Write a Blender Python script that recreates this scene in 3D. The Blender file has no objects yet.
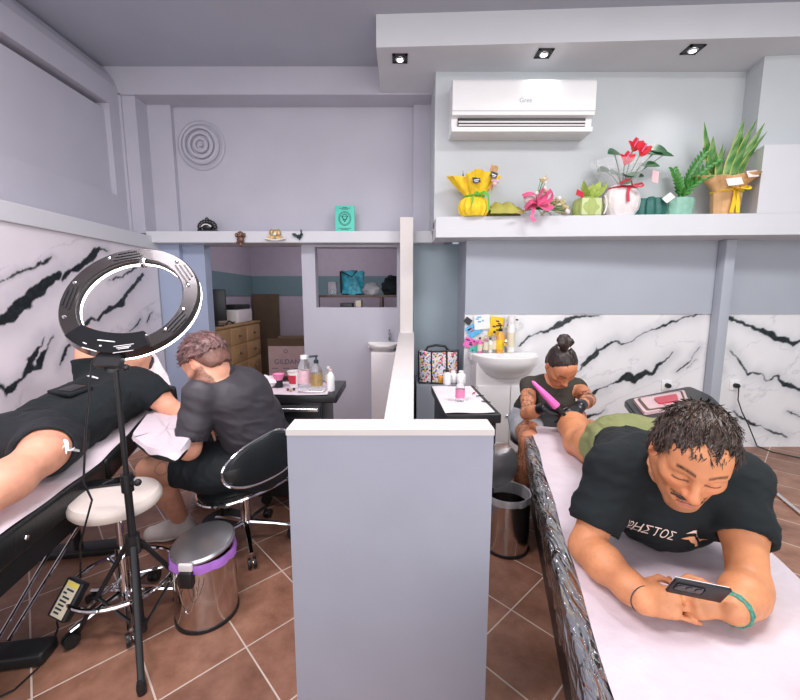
import bpy, bmesh, math, random
import numpy as np
from mathutils import Matrix, Vector
from mathutils.bvhtree import BVHTree
R = math.radians
random.seed(7)
C = bpy.context.scene.collection
SC = bpy.context.scene

# ------------------------------------------------------------------ camera model (used to work out where things stand)
FPX, TILT, EYE = 395.0, 0.135, 1.30
def at(px, py, Y=None, X=None, Z=None):
    """world point seen in the photograph at (px, py) lying at a known depth, side or height"""
    x = (px - 400) / FPX; v = -(py - 350) / FPX
    r = Vector((x, math.cos(TILT) + v * math.sin(TILT), -math.sin(TILT) + v * math.cos(TILT)))
    t = Y / r.y if Y is not None else (X / r.x if X is not None else (Z - EYE) / r.z)
    return r * t + Vector((0, 0, EYE))

# ------------------------------------------------------------------ materials
def new_mat(name):
    m = bpy.data.materials.new(name); m.use_nodes = True
    nt = m.node_tree; nt.nodes.clear()
    out = nt.nodes.new('ShaderNodeOutputMaterial'); b = nt.nodes.new('ShaderNodeBsdfPrincipled')
    nt.links.new(b.outputs[0], out.inputs[0])
    return m, nt, b
def mat(name, col, rough=.5, metal=0, var=.06, scale=12, bump=0, bscale=60, alpha=1, trans=0, coat=0, attr=False, emit=None, sheen=0, ior=None, sss=0, stretch=None):
    m, nt, b = new_mat(name); N = nt.nodes; L = nt.links
    tc = N.new('ShaderNodeTexCoord')
    vec = tc.outputs['Object']
    if stretch:
        mp = N.new('ShaderNodeMapping'); mp.inputs['Scale'].default_value = stretch
        L.new(vec, mp.inputs[0]); vec = mp.outputs[0]
    nz = N.new('ShaderNodeTexNoise'); nz.inputs['Scale'].default_value = scale; nz.inputs['Detail'].default_value = 5
    L.new(vec, nz.inputs['Vector'])
    mx = N.new('ShaderNodeMix'); mx.data_type = 'RGBA'; mx.blend_type = 'MULTIPLY'; mx.inputs[0].default_value = 1
    rp = N.new('ShaderNodeMapRange'); rp.inputs[1].default_value = .3; rp.inputs[2].default_value = .7
    rp.inputs[3].default_value = 1 - var; rp.inputs[4].default_value = 1 + var
    L.new(nz.outputs['Fac'], rp.inputs[0])
    if attr:
        a = N.new('ShaderNodeAttribute'); a.attribute_name = 'Col'; L.new(a.outputs['Color'], mx.inputs[6])
    else:
        mx.inputs[6].default_value = (*col, 1)
    L.new(rp.outputs[0], mx.inputs[7]); L.new(mx.outputs[2], b.inputs['Base Color'])
    b.inputs['Roughness'].default_value = rough; b.inputs['Metallic'].default_value = metal
    if alpha < 1: b.inputs['Alpha'].default_value = alpha
    if trans: b.inputs['Transmission Weight'].default_value = trans
    if ior: b.inputs['IOR'].default_value = ior
    if coat: b.inputs['Coat Weight'].default_value = coat
    if sheen: b.inputs['Sheen Weight'].default_value = sheen
    if sss:
        b.inputs['Subsurface Weight'].default_value = sss; b.inputs['Subsurface Scale'].default_value = .01
        b.inputs['Subsurface Radius'].default_value = (1, .35, .2)
    if emit: b.inputs['Emission Color'].default_value = (*emit[0], 1); b.inputs['Emission Strength'].default_value = emit[1]
    if bump:
        n2 = N.new('ShaderNodeTexNoise'); n2.inputs['Scale'].default_value = bscale; n2.inputs['Detail'].default_value = 4
        L.new(vec, n2.inputs['Vector'])
        bp = N.new('ShaderNodeBump'); bp.inputs['Strength'].default_value = bump; bp.inputs['Distance'].default_value = .01
        L.new(n2.outputs['Fac'], bp.inputs['Height']); L.new(bp.outputs[0], b.inputs['Normal'])
    return m
M = {}
M['wall'] = mat('wall_paint', (.50, .495, .56), .75, var=.03, scale=3, bump=.05, bscale=150)
M['wall_white'] = mat('niche_paint', (.545, .58, .60), .7, var=.03, scale=3, bump=.04, bscale=150)
M['lip'] = mat('shelf_paint', (.64, .655, .685), .6, var=.02, scale=4)
M['ceil'] = mat('ceiling_paint', (.43, .455, .52), .8, var=.04, scale=2)
M['grey'] = mat('grey_paint', (.40, .435, .49), .7, var=.03, scale=3)
M['recess'] = mat('recess_shade_paint', (.30, .37, .41), .7, var=.05, scale=3)  # shade of the recess under the shelf, put into a darker wall colour
M['blue'] = mat('pale_blue_paint', (.36, .42, .56), .65, var=.03, scale=3)
M['part'] = mat('partition_paint', (.375, .395, .475), .6, var=.03, scale=5, bump=.04, bscale=120)
M['cap'] = mat('partition_lit_top_paint', (.68, .64, .62), .5, var=.03, scale=5)  # paler partition paint: the brighter light on its top is in the colour
M['teal'] = mat('teal_band_paint', (.17, .27, .30), .7, var=.04)
M['mauve'] = mat('mauve_paint', (.48, .43, .51), .75, var=.04)
M['white'] = mat('white_plastic', (.85, .85, .85), .35, var=.01)
M['ceramic'] = mat('white_ceramic', (.86, .84, .83), .12, var=.01, coat=.5)
M['laminate'] = mat('white_laminate', (.80, .77, .76), .35, var=.02)
M['black'] = mat('black_plastic', (.012, .013, .015), .4, var=.1)
M['black_gloss'] = mat('black_gloss', (.008, .009, .01), .12, var=.1, coat=.6)
M['vinyl'] = mat('black_vinyl', (.007, .010, .011), .38, var=.1, bump=.12, bscale=90)
M['metal_black'] = mat('black_powder_coat', (.014, .015, .017), .45, metal=.2, var=.1)
M['chrome'] = mat('chrome', (.78, .78, .80), .08, metal=1, var=.02)
M['steel'] = mat('brushed_steel', (.62, .58, .56), .17, metal=1, var=.05, scale=40, stretch=(1, 1, .05))
M['alu'] = mat('aluminium', (.8, .8, .82), .25, metal=1, var=.02)
M['paper'] = mat('paper_sheet', (.66, .575, .62), .85, var=.04, scale=14, bump=.45, bscale=22)
M['towel'] = mat('white_towel', (.82, .76, .79), .9, var=.04, bump=.4, bscale=60)
M['cream_vinyl'] = mat('cream_vinyl', (.80, .72, .66), .4, var=.03, bump=.05)
M['skin'] = mat('skin', (1, 1, 1), .5, attr=True, var=.07, scale=40, bump=.06, bscale=300, sss=.06)
M['cloth_black'] = mat('black_cotton', (.004, .0085, .0105), .9, var=.15, bump=.15, bscale=400)
M['cloth_char'] = mat('charcoal_cotton', (.038, .035, .043), .58, var=.12, bump=.15, bscale=400)
M['cloth_navy'] = mat('dark_jersey', (.005, .009, .013), .75, var=.15, bump=.12, bscale=300)
M['cloth_olive'] = mat('olive_cotton', (.23, .25, .10), .85, var=.12, bump=.2, bscale=300)
M['cloth_brown'] = mat('dark_olive_cotton', (.050, .046, .036), .85, var=.12, bump=.2, bscale=300)
M['cloth_light'] = mat('pale_denim', (.55, .58, .62), .85, var=.15, bump=.2, bscale=200)
M['hair'] = mat('hair', (1, 1, 1), .45, attr=True, var=.25, scale=160)
M['painted'] = mat('painted_surface', (1, 1, 1), .5, attr=True, var=.03)
M['marble'] = mat('marble_panel', (1, 1, 1), .35, attr=True, var=.02, scale=4)
M['glove'] = mat('black_nitrile', (.012, .014, .018), .3, var=.1)
M['rose'] = mat('rose_ribbon', (.80, .11, .27), .45, var=.12)
M['pink'] = mat('pink_plastic', (.85, .16, .52), .35, var=.03)
M['pink_pale'] = mat('pale_pink_label', (.78, .52, .58), .5, var=.1, scale=60)
M['ring_black'] = mat('ring_black_gloss', (.030, .026, .026), .24, var=.1, coat=.15)
M['pink_soft'] = mat('soft_pink', (.85, .25, .45), .5, var=.08)
M['red'] = mat('red_petal', (.65, .02, .04), .4, var=.15, scale=60)
M['yellow'] = mat('yellow_tissue', (.90, .60, .02), .6, var=.12, scale=25, bump=.3, bscale=30)
M['olive_paper'] = mat('olive_tissue', (.42, .40, .08), .65, var=.12, bump=.4, bscale=30)
M['lime'] = mat('lime_tulle', (.42, .55, .12), .7, var=.12, scale=50, bump=.3, bscale=120)
M['green_ribbon'] = mat('green_ribbon', (.10, .42, .04), .4, var=.08)
M['leaf'] = mat('green_leaf', (.05, .22, .035), .35, var=.25, scale=30)
M['leaf_dark'] = mat('dark_leaf', (.02, .10, .03), .35, var=.25, scale=30)
M['leaf_attr'] = mat('variegated_leaf', (1, 1, 1), .4, attr=True, var=.12, scale=60)
M['dgreen_paper'] = mat('dark_green_tissue', (.015, .12, .10), .5, var=.2, scale=25, bump=.5, bscale=35)
M['mint_paper'] = mat('mint_tissue', (.25, .48, .38), .6, var=.1, scale=25, bump=.4, bscale=30)
M['kraft'] = mat('kraft_paper', (.66, .40, .19), .75, var=.12, scale=18, bump=.5, bscale=25)
M['white_tissue'] = mat('white_tissue', (.80, .74, .74), .7, var=.06, scale=25, bump=.5, bscale=40)
M['cellophane'] = mat('cellophane', (.9, .92, .95), .1, alpha=.22, var=.02, bump=.6, bscale=30)
def film_mat():
    m, nt, b = new_mat('clear_wrap'); N = nt.nodes; L = nt.links; N.remove(b); out = [n for n in N if n.type == 'OUTPUT_MATERIAL'][0]
    tr = N.new('ShaderNodeBsdfTransparent'); tr.inputs[0].default_value = (.86, .87, .88, 1); gl = N.new('ShaderNodeBsdfGlossy'); gl.inputs['Roughness'].default_value = .13
    tc = N.new('ShaderNodeTexCoord'); mp = N.new('ShaderNodeMapping'); mp.inputs['Scale'].default_value = (1.7, .30, 1.0); L.new(tc.outputs['Object'], mp.inputs[0])
    n2 = N.new('ShaderNodeTexNoise'); n2.inputs['Scale'].default_value = 17; n2.inputs['Detail'].default_value = 2; n2.inputs['Distortion'].default_value = 1.1; L.new(mp.outputs[0], n2.inputs['Vector'])
    bp = N.new('ShaderNodeBump'); bp.inputs['Strength'].default_value = 1; bp.inputs['Distance'].default_value = .03; L.new(n2.outputs['Fac'], bp.inputs['Height']); L.new(bp.outputs[0], gl.inputs['Normal'])
    fr = N.new('ShaderNodeFresnel'); fr.inputs['IOR'].default_value = 1.7; L.new(bp.outputs[0], fr.inputs['Normal'])
    mr = N.new('ShaderNodeMapRange'); mr.inputs[3].default_value = .035; mr.inputs[4].default_value = .8; L.new(fr.outputs[0], mr.inputs[0])
    mx = N.new('ShaderNodeMixShader'); L.new(mr.outputs[0], mx.inputs[0]); L.new(tr.outputs[0], mx.inputs[1]); L.new(gl.outputs[0], mx.inputs[2]); L.new(mx.outputs[0], out.inputs[0]); return m
M['film'] = film_mat()
M['cork'] = mat('tan_wood', (.45, .28, .13), .55, var=.1, scale=6, stretch=(1, 1, .2))
M['brown'] = mat('dark_board', (.13, .085, .05), .6, var=.12, scale=6)
M['carton'] = mat('cardboard', (.58, .42, .43), .8, var=.06)
M['wood_dark'] = mat('dark_wood', (.10, .06, .05), .5, var=.15, scale=8)
M['clear'] = mat('clear_plastic', (.92, .93, .95), .06, trans=.85, ior=1.2, var=.01)
M['amber'] = mat('amber_liquid', (.85, .38, .05), .15, var=.05, coat=.5)
M['gold'] = mat('antique_gold', (.55, .38, .16), .4, metal=.6, var=.2, scale=60)
M['bronze'] = mat('brown_bronze', (.16, .08, .06), .4, metal=.3, var=.3, scale=60)
M['mintcard'] = mat('mint_card', (.10, .62, .48), .5, var=.03)
M['ink'] = mat('dark_ink', (.01, .03, .04), .5)
M['print_pale'] = mat('pale_print', (.85, .68, .60), .6, var=.05)
M['print_orange'] = mat('orange_print', (.85, .42, .22), .6, var=.05)
M['logo_white'] = mat('white_print', (.85, .85, .85), .5)
M['label_yellow'] = mat('yellow_label', (.85, .72, .12), .5)
M['label_pale'] = mat('pale_label', (.72, .66, .50), .5)
M['purple'] = mat('lilac_bin_liner', (.48, .20, .72), .35, var=.1, scale=30, bump=.4, bscale=40)
M['bag_film'] = mat('clear_bin_liner', (.6, .6, .62), .2, alpha=.5, var=.1, bump=.6, bscale=40)
M['lid_grey'] = mat('bin_lid_steel', (.52, .52, .54), .3, metal=.9, var=.04)
M['teal_bag'] = mat('teal_print_bag', (.03, .30, .40), .5, var=.6, scale=26)
M['shoe'] = mat('pale_shoe', (.62, .56, .54), .7, var=.1, bump=.2, bscale=200)
M['shoe_sole'] = mat('shoe_sole', (.85, .82, .80), .6)
M['screen'] = mat('lit_screen', (.7, .8, .85), .2, emit=((.75, .9, 1.0), .9))
M['led'] = mat('led_diffuser', (.9, .9, .9), .4, emit=((1, .95, .98), 11.0))
M['bulb'] = mat('spot_bulb', (.9, .9, .9), .4, emit=((1, .98, .95), 6.0))
M['gloss_red'] = mat('red_object', (.55, .03, .06), .35)
M['sleeve_pink'] = mat('pale_pink_pack', (.72, .50, .52), .3, var=.06)
M['mint_band'] = mat('bracelet_green', (.05, .25, .18), .5, var=.5, scale=120)

# ------------------------------------------------------------------ objects and parts
WM = {}          # world matrix of every empty / part
def props(o, label=None, cat=None, group=None, kind=None):
    if label: o['label'] = label
    if cat: o['category'] = cat
    if group: o['group'] = group
    if kind: o['kind'] = kind
    return o
def thing(name, label, cat, loc=(0, 0, 0), rz=0, group=None):
    o = bpy.data.objects.new(name, None); C.objects.link(o); o.empty_display_size = .05
    o.location = loc; o.rotation_euler = (0, 0, rz)
    WM[o.name] = Matrix.Translation(loc) @ Matrix.Rotation(rz, 4, 'Z')
    return props(o, label, cat, group)
def link_mesh(name, me, m, parent=None, local=False):
    """verts are in world coordinates (or in the parent's, if local)"""
    o = bpy.data.objects.new(name, me); C.objects.link(o)
    if m is not None: me.materials.append(m)
    if parent is not None:
        if not local: me.transform(WM[parent.name].inverted())
        o.parent = parent; WM[o.name] = WM[parent.name]
    else:
        n = len(me.vertices); a = np.empty(n * 3, np.float32); me.vertices.foreach_get('co', a); a = a.reshape(-1, 3)
        lo, hi = a.min(0), a.max(0); c = Vector(((lo[0] + hi[0]) / 2, (lo[1] + hi[1]) / 2, lo[2]))
        me.transform(Matrix.Translation(-c)); o.location = c; WM[o.name] = Matrix.Translation(c)
    me.update()
    return o
def copy_tree(o, parent=None):
    c = o.copy(); C.objects.link(c); c.parent = parent
    for ch in list(o.children): copy_tree(ch, c)
    return c

class MB:
    def __init__(s): s.v = []; s.f = []; s.c = []; s.col = None
    def add(s, vs, fs, Mx=None):
        n = len(s.v)
        for p in vs:
            p = Vector(p)
            if Mx is not None: p = Mx @ p
            s.v.append(p); s.c.append(s.col or (1, 1, 1))
        for f in fs: s.f.append(tuple(i + n for i in f))
        return s
    def box(s, x0, x1, y0, y1, z0, z1, Mx=None):
        return s.add([(x0, y0, z0), (x1, y0, z0), (x1, y1, z0), (x0, y1, z0), (x0, y0, z1), (x1, y0, z1), (x1, y1, z1), (x0, y1, z1)],
                     [(0, 3, 2, 1), (4, 5, 6, 7), (0, 1, 5, 4), (1, 2, 6, 5), (2, 3, 7, 6), (3, 0, 4, 7)], Mx)
    def rbox(s, x0, x1, y0, y1, z0, z1, r=.01, Mx=None, seg=3):
        bm = bmesh.new(); bmesh.ops.create_cube(bm, size=1)
        for v in bm.verts:
            v.co = Vector(((x0 + x1) / 2 + v.co.x * (x1 - x0), (y0 + y1) / 2 + v.co.y * (y1 - y0), (z0 + z1) / 2 + v.co.z * (z1 - z0)))
        bmesh.ops.bevel(bm, geom=list(bm.edges), offset=r, segments=seg, affect='EDGES', profile=.5)
        bm.verts.index_update()
        s.add([v.co.copy() for v in bm.verts], [[v.index for v in f.verts] for f in bm.faces], Mx); bm.free(); return s
    def prism(s, poly, z0, z1, Mx=None):
        n = len(poly); a = sum(poly[i][0] * poly[(i + 1) % n][1] - poly[(i + 1) % n][0] * poly[i][1] for i in range(n))
        if a < 0: poly = poly[::-1]
        vs = [(p[0], p[1], z0) for p in poly] + [(p[0], p[1], z1) for p in poly]
        fs = [tuple(range(n))[::-1], tuple(range(n, 2 * n))] + [(i, (i + 1) % n, n + (i + 1) % n, n + i) for i in range(n)]
        return s.add(vs, fs, Mx)
    def lathe(s, prof, Mx=None, seg=24, a0=0, a1=2 * math.pi):
        full = abs(a1 - a0 - 2 * math.pi) < 1e-6; n = seg if full else seg + 1
        vs = []
        for r, z in prof:
            for i in range(n):
                a = a0 + (a1 - a0) * i / seg; vs.append((max(r, 1e-5) * math.cos(a), max(r, 1e-5) * math.sin(a), z))
        fs = []
        for j in range(len(prof) - 1):
            for i in range(seg if full else n - 1):
                k = (i + 1) % n; fs.append((j * n + i, j * n + k, (j + 1) * n + k, (j + 1) * n + i))
        return s.add(vs, fs, Mx)
    def tube(s, pts, r, seg=8, closed=False, caps=True, flat=1):
        pts = [Vector(p) for p in pts]; n = len(pts); rr = r if hasattr(r, '__len__') else [r] * n
        prev = None; vs = []; fs = []
        for i in range(n):
            if closed: t = pts[(i + 1) % n] - pts[i - 1]
            else: t = pts[min(i + 1, n - 1)] - pts[max(i - 1, 0)]
            t.normalize()
            if prev is None:
                u = t.orthogonal().normalized()
                if abs(t.z) < .9: u = t.cross(Vector((0, 0, 1))).normalized()
            else: u = (prev - t * prev.dot(t)).normalized()
            prev = u; w = t.cross(u)
            for k in range(seg):
                a = 2 * math.pi * k / seg; vs.append(pts[i] + u * (math.cos(a) * rr[i]) + w * (math.sin(a) * rr[i] * flat))
        for i in range(n if closed else n - 1):
            for k in range(seg):
                a, b = i * seg, ((i + 1) % n) * seg; fs.append((a + k, a + (k + 1) % seg, b + (k + 1) % seg, b + k))
        if caps and not closed: fs += [tuple(range(seg))[::-1], tuple((n - 1) * seg + k for k in range(seg))]
        return s.add(vs, fs)
    def ball(s, c, r, Mx=None, seg=16, rings=10):
        r = r if hasattr(r, '__len__') else (r, r, r)
        vs = [(c[0], c[1], c[2] - r[2])]; fs = []
        for j in range(1, rings):
            a = -math.pi / 2 + math.pi * j / rings
            for i in range(seg):
                b = 2 * math.pi * i / seg; vs.append((c[0] + r[0] * math.cos(a) * math.cos(b), c[1] + r[1] * math.cos(a) * math.sin(b), c[2] + r[2] * math.sin(a)))
        vs.append((c[0], c[1], c[2] + r[2])); L = len(vs) - 1
        for i in range(seg): fs.append((0, 1 + (i + 1) % seg, 1 + i)); fs.append((L, 1 + (rings - 2) * seg + i, 1 + (rings - 2) * seg + (i + 1) % seg))
        for j in range(rings - 2):
            for i in range(seg):
                a = 1 + j * seg; k = (i + 1) % seg; fs.append((a + i, a + k, a + seg + k, a + seg + i))
        return s.add(vs, fs, Mx)
    def grid(s, P, thick=0, Mx=None):
        """P: rows of points; with thick the sheet gets a second skin below"""
        a, b = len(P), len(P[0]); vs = [p for row in P for p in row]
        fs = [(i * b + j, i * b + j + 1, (i + 1) * b + j + 1, (i + 1) * b + j) for i in range(a - 1) for j in range(b - 1)]
        if thick:
            vv = [Vector(p) for p in vs]; nn = [Vector((0, 0, 0)) for _ in vv]
            for f in fs:
                n = (vv[f[1]] - vv[f[0]]).cross(vv[f[3]] - vv[f[0]])
                for i in f: nn[i] += n
            off = len(vs); vs = vs + [vv[i] - nn[i].normalized() * thick for i in range(len(vv))]
            fs2 = [tuple(off + i for i in f[::-1]) for f in fs]
            rim = [j for j in range(b)] + [i * b + b - 1 for i in range(1, a)] + [(a - 1) * b + j for j in range(b - 2, -1, -1)] + [i * b for i in range(a - 2, 0, -1)]
            fs = fs + fs2 + [(rim[(i + 1) % len(rim)], rim[i], rim[i] + off, rim[(i + 1) % len(rim)] + off) for i in range(len(rim))]
        return s.add(vs, fs, Mx)
    def leaf(s, base, tip, up, w, bend=0, n=6, fold=.25, thick=.0012, prof=None):
        base, tip, up = Vector(base), Vector(tip), Vector(up); ax = tip - base; side = ax.cross(up).normalized(); nrm = side.cross(ax).normalized()
        P = []
        for i in range(n + 1):
            t = i / n; c = base + ax * t + nrm * (bend * math.sin(math.pi * t) * ax.length)
            ww = w * (prof(t) if prof else (math.sin(math.pi * min(1, t * .92 + .06)) ** .8))
            P.append([c - side * ww + nrm * ww * fold, c, c + side * ww + nrm * ww * fold])
        return s.grid(P, thick)
    def build(s, name, m, parent=None, smooth=True, angle=38, local=False):
        me = bpy.data.meshes.new(name); me.from_pydata(s.v, [], s.f)
        if s.col is not None:
            ca = me.color_attributes.new('Col', 'FLOAT_COLOR', 'POINT')
            ca.data.foreach_set('color', np.array([(*c, 1) for c in s.c], np.float32).ravel())
        if smooth:
            me.polygons.foreach_set('use_smooth', [True] * len(me.polygons)); me.update(); me.set_sharp_from_angle(angle=R(angle))
        return link_mesh(name, me, m, parent, local)
def frame(o, x, y):
    """matrix with the given origin, x axis and approximate y axis"""
    x = Vector(x).normalized(); y = Vector(y); z = x.cross(y).normalized(); y = z.cross(x)
    return Matrix(((x.x, y.x, z.x, o[0]), (x.y, y.y, z.y, o[1]), (x.z, y.z, z.z, o[2]), (0, 0, 0, 1)))
def text_geo(s, size=1):
    cu = bpy.data.curves.new('t', 'FONT'); cu.body = s; cu.size = size; cu.align_x = 'CENTER'; cu.align_y = 'CENTER'; cu.extrude = 0
    o = bpy.data.objects.new('t', cu); C.objects.link(o)
    me = bpy.data.meshes.new_from_object(o.evaluated_get(bpy.context.evaluated_depsgraph_get()))
    vs = [v.co.copy() for v in me.vertices]; fs = [tuple(p.vertices) for p in me.polygons]
    bpy.data.objects.remove(o); bpy.data.curves.remove(cu); bpy.data.meshes.remove(me)
    return vs, fs
def struct(name, mb, m, smooth=False):
    o = mb.build(name, m, None, smooth); o['kind'] = 'structure'; return o

# ------------------------------------------------------------------ numpy noise
def _h(i, j, k, s):
    n = (i * 374761393 + j * 668265263 + k * 2147483647 + s * 974634777) & 0xffffffff
    n = ((n ^ (n >> 13)) * 1274126177) & 0xffffffff
    return ((n ^ (n >> 16)) & 0xffff) / 65535.0
def vnoise(p, scale=1, seed=0):
    p = np.asarray(p, np.float64) * scale; i = np.floor(p).astype(np.int64); f = p - i; f = f * f * (3 - 2 * f)
    out = 0
    for a in (0, 1):
        for b in (0, 1):
            for c in (0, 1):
                w = (f[:, 0] if a else 1 - f[:, 0]) * (f[:, 1] if b else 1 - f[:, 1]) * (f[:, 2] if c else 1 - f[:, 2])
                out = out + w * _h(i[:, 0] + a, i[:, 1] + b, i[:, 2] + c, seed)
    return out * 2 - 1
def fbm(p, scale=1, octv=3, seed=0):
    o = 0; a = 1
    for q in range(octv): o = o + a * vnoise(p, scale * 2 ** q, seed + q); a *= .5
    return o
# ================================================================== THE SETTING
# floor: square tiles laid on the diagonal
def floor_mat():
    m, nt, b = new_mat('floor_tiles'); N = nt.nodes; L = nt.links
    tc = N.new('ShaderNodeTexCoord'); T = .2928
    def dot(v):
        d = N.new('ShaderNodeVectorMath'); d.operation = 'DOT_PRODUCT'; d.inputs[1].default_value = v; L.new(tc.outputs['Object'], d.inputs[0]); return d.outputs['Value']
    def mth(op, a, bb):
        n = N.new('ShaderNodeMath'); n.operation = op
        for i, q in enumerate((a, bb)):
            if q is None: continue
            if isinstance(q, (int, float)): n.inputs[i].default_value = q
            else: L.new(q, n.inputs[i])
        return n.outputs[0]
    a = .7575
    u = mth('DIVIDE', mth('SUBTRACT', dot((math.cos(a), math.sin(a), 0)), -.1007), T)
    w = mth('DIVIDE', mth('SUBTRACT', dot((math.sin(a), -math.cos(a), 0)), -1.9359), T)
    def edge(q):
        f = mth('FRACT', q, None); return mth('MINIMUM', f, mth('SUBTRACT', 1.0, f))
    g = mth('LESS_THAN', mth('MINIMUM', edge(u), edge(w)), .0095)
    cv = N.new('ShaderNodeCombineXYZ'); L.new(mth('FLOOR', u, None), cv.inputs[0]); L.new(mth('FLOOR', w, None), cv.inputs[1])
    wn = N.new('ShaderNodeTexWhiteNoise'); wn.noise_dimensions = '3D'; L.new(cv.outputs[0], wn.inputs['Vector'])
    n1 = N.new('ShaderNodeTexNoise'); n1.inputs['Scale'].default_value = 9; n1.inputs['Detail'].default_value = 8; n1.inputs['Roughness'].default_value = .65
    L.new(tc.outputs['Object'], n1.inputs['Vector'])
    rp = N.new('ShaderNodeValToRGB'); L.new(n1.outputs['Fac'], rp.inputs[0])
    e = rp.color_ramp.elements; e[0].position = .3; e[0].color = (.20, .088, .052, 1); e[1].position = .72; e[1].color = (.40, .205, .135, 1)
    hs = N.new('ShaderNodeHueSaturation'); L.new(rp.outputs[0], hs.inputs['Color'])
    mr = N.new('ShaderNodeMapRange'); mr.inputs[3].default_value = .82; mr.inputs[4].default_value = 1.18; L.new(wn.outputs['Value'], mr.inputs[0]); L.new(mr.outputs[0], hs.inputs['Value'])
    mx = N.new('ShaderNodeMix'); mx.data_type = 'RGBA'; L.new(g, mx.inputs[0]); L.new(hs.outputs[0], mx.inputs[6]); mx.inputs[7].default_value = (.66, .56, .48, 1)
    L.new(mx.outputs[2], b.inputs['Base Color']); b.inputs['Roughness'].default_value = .42
    bp = N.new('ShaderNodeBump'); bp.inputs['Strength'].default_value = .25; bp.inputs['Distance'].default_value = .004
    hh = mth('SUBTRACT', mth('MULTIPLY', n1.outputs['Fac'], .6), g); L.new(hh, bp.inputs['Height']); L.new(bp.outputs[0], b.inputs['Normal'])
    return m
f = MB().box(-3.0, 4.6, -2.6, 6.1, -.08, 0)
me = bpy.data.meshes.new('floor'); me.from_pydata(f.v, [], f.f); me.materials.append(floor_mat())
fl = bpy.data.objects.new('floor', me); C.objects.link(fl); fl['kind'] = 'structure'

# marble wall panels with their veins
def marble(name, O, U, V, w, h, veins, step=.008, seed=1, tint=(.80, .775, .805)):
    O, U, V = np.array(O, float), np.array(U, float), np.array(V, float)
    nu, nv = int(w / step), int(h / step)
    uu, vv = np.meshgrid(np.linspace(0, w, nu + 1), np.linspace(0, h, nv + 1))
    p2 = np.stack([uu.ravel(), vv.ravel()], 1); p3 = np.c_[p2, np.zeros(len(p2))]
    jit = np.c_[fbm(p3, 22, 3, seed), fbm(p3, 22, 3, seed + 9)] * .011
    big = fbm(p3, 5, 2, seed + 30)
    q = p2 + jit; mask = np.zeros(len(q)); halo = np.zeros(len(q))
    for wd, poly in veins:
        poly = np.array(poly); n = len(poly) - 1
        for i in range(n):
            a, b = poly[i], poly[i + 1]; ab = b - a; t = np.clip(((q - a) @ ab) / (ab @ ab + 1e-9), 0, 1)
            d = np.linalg.norm(q - a - t[:, None] * ab, axis=1)
            s = (i + t) / n; ww = wd * (.3 + .7 * np.sin(np.pi * np.clip(s * .9 + .05, 0, 1))) * (.75 + .7 * big)
            ww = np.maximum(ww, wd * .18)
            mask = np.maximum(mask, np.clip((ww - d) / .005 + .5, 0, 1)); halo = np.maximum(halo, np.exp(-(d / (wd * 2.2 + .01)) ** 2) * .22)
    # faint secondary veins
    g = fbm(p3 @ np.array([[.6, -1.4, 0], [1.0, 2.6, 0], [0, 0, 1]]), 1.7, 5, seed + 60); faint = np.exp(-(g / .035) ** 2) * .20
    g2 = fbm(p3, 2.2, 3, seed + 90) * .06
    base = np.array(tint)[None] * (1 + g2[:, None]) * (1 - np.maximum(faint, halo)[:, None] * np.array([1.0, .95, .85]))
    dark = np.array([.012, .020, .022]); tex = .6 + .8 * (vnoise(p3, 60, seed) > .25)
    col = base * (1 - mask[:, None]) + dark[None] * tex[:, None] * mask[:, None]
    P = O[None] + p2[:, :1] * U[None] + p2[:, 1:] * V[None]
    idx = np.arange((nu + 1) * (nv + 1)).reshape(nv + 1, nu + 1)
    F = np.stack([idx[:-1, :-1], idx[:-1, 1:], idx[1:, 1:], idx[1:, :-1]], -1).reshape(-1, 4)
    me = bpy.data.meshes.new(name); me.from_pydata(P.tolist(), [], F.tolist())
    ca = me.color_attributes.new('Col', 'FLOAT_COLOR', 'POINT'); ca.data.foreach_set('color', np.c_[col, np.ones(len(col))].astype(np.float32).ravel())
    o = link_mesh(name, me, M['marble']); o['kind'] = 'structure'; return o
WR = 3.30
def rw(l): return [((q := at(x, y, Y=WR)).x - .54, q.z) for x, y in l]
rv = [(.016, [(519, 346), (530, 337), (549, 330), (564, 322), (578, 317), (599, 315)]),
      (.020, [(583, 365), (592, 356), (600, 349), (617, 340), (621, 344), (631, 342), (642, 334), (658, 328), (673, 322), (687, 317), (702, 314)]),
      (.012, [(578, 372), (589, 361), (595, 358), (598, 353), (597, 347)]),
      (.024, [(560, 412), (572, 406), (583, 401), (592, 394), (605, 387), (615, 382), (629, 376), (633, 380), (646, 373), (652, 374), (658, 367), (673, 353)]),
      (.016, [(677, 371), (687, 363), (696, 353), (699, 347)]), (.008, [(687, 369), (692, 364), (696, 360)]),
      (.018, [(622, 425), (632, 421), (644, 419)]), (.012, [(575, 421), (591, 416), (604, 411)]),
      (.020, [(712, 314), (727, 317), (743, 324), (758, 330), (770, 334), (775, 339), (787, 340), (793, 345), (804, 339), (815, 330)]),
      (.016, [(709, 354), (715, 359), (723, 371)]), (.008, [(707, 362), (711, 368)]),
      (.023, [(731, 350), (742, 365), (748, 374), (758, 373), (766, 380), (777, 376), (785, 384), (800, 390), (830, 402)]),
      (.020, [(733, 411), (746, 421), (766, 429), (773, 432), (787, 436)]), (.010, [(787, 411), (795, 415), (806, 418)])]
marble('wall_right_marble', (.54, WR, 0), (1, 0, 0), (0, 0, 1), 3.64, 1.155, [(w, rw(l)) for w, l in rv], seed=3, tint=(.79, .79, .80))
XL = -2.22
def lw(l): return [((q := at(x, y, X=XL)).y - .3, q.z) for x, y in l]
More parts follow.
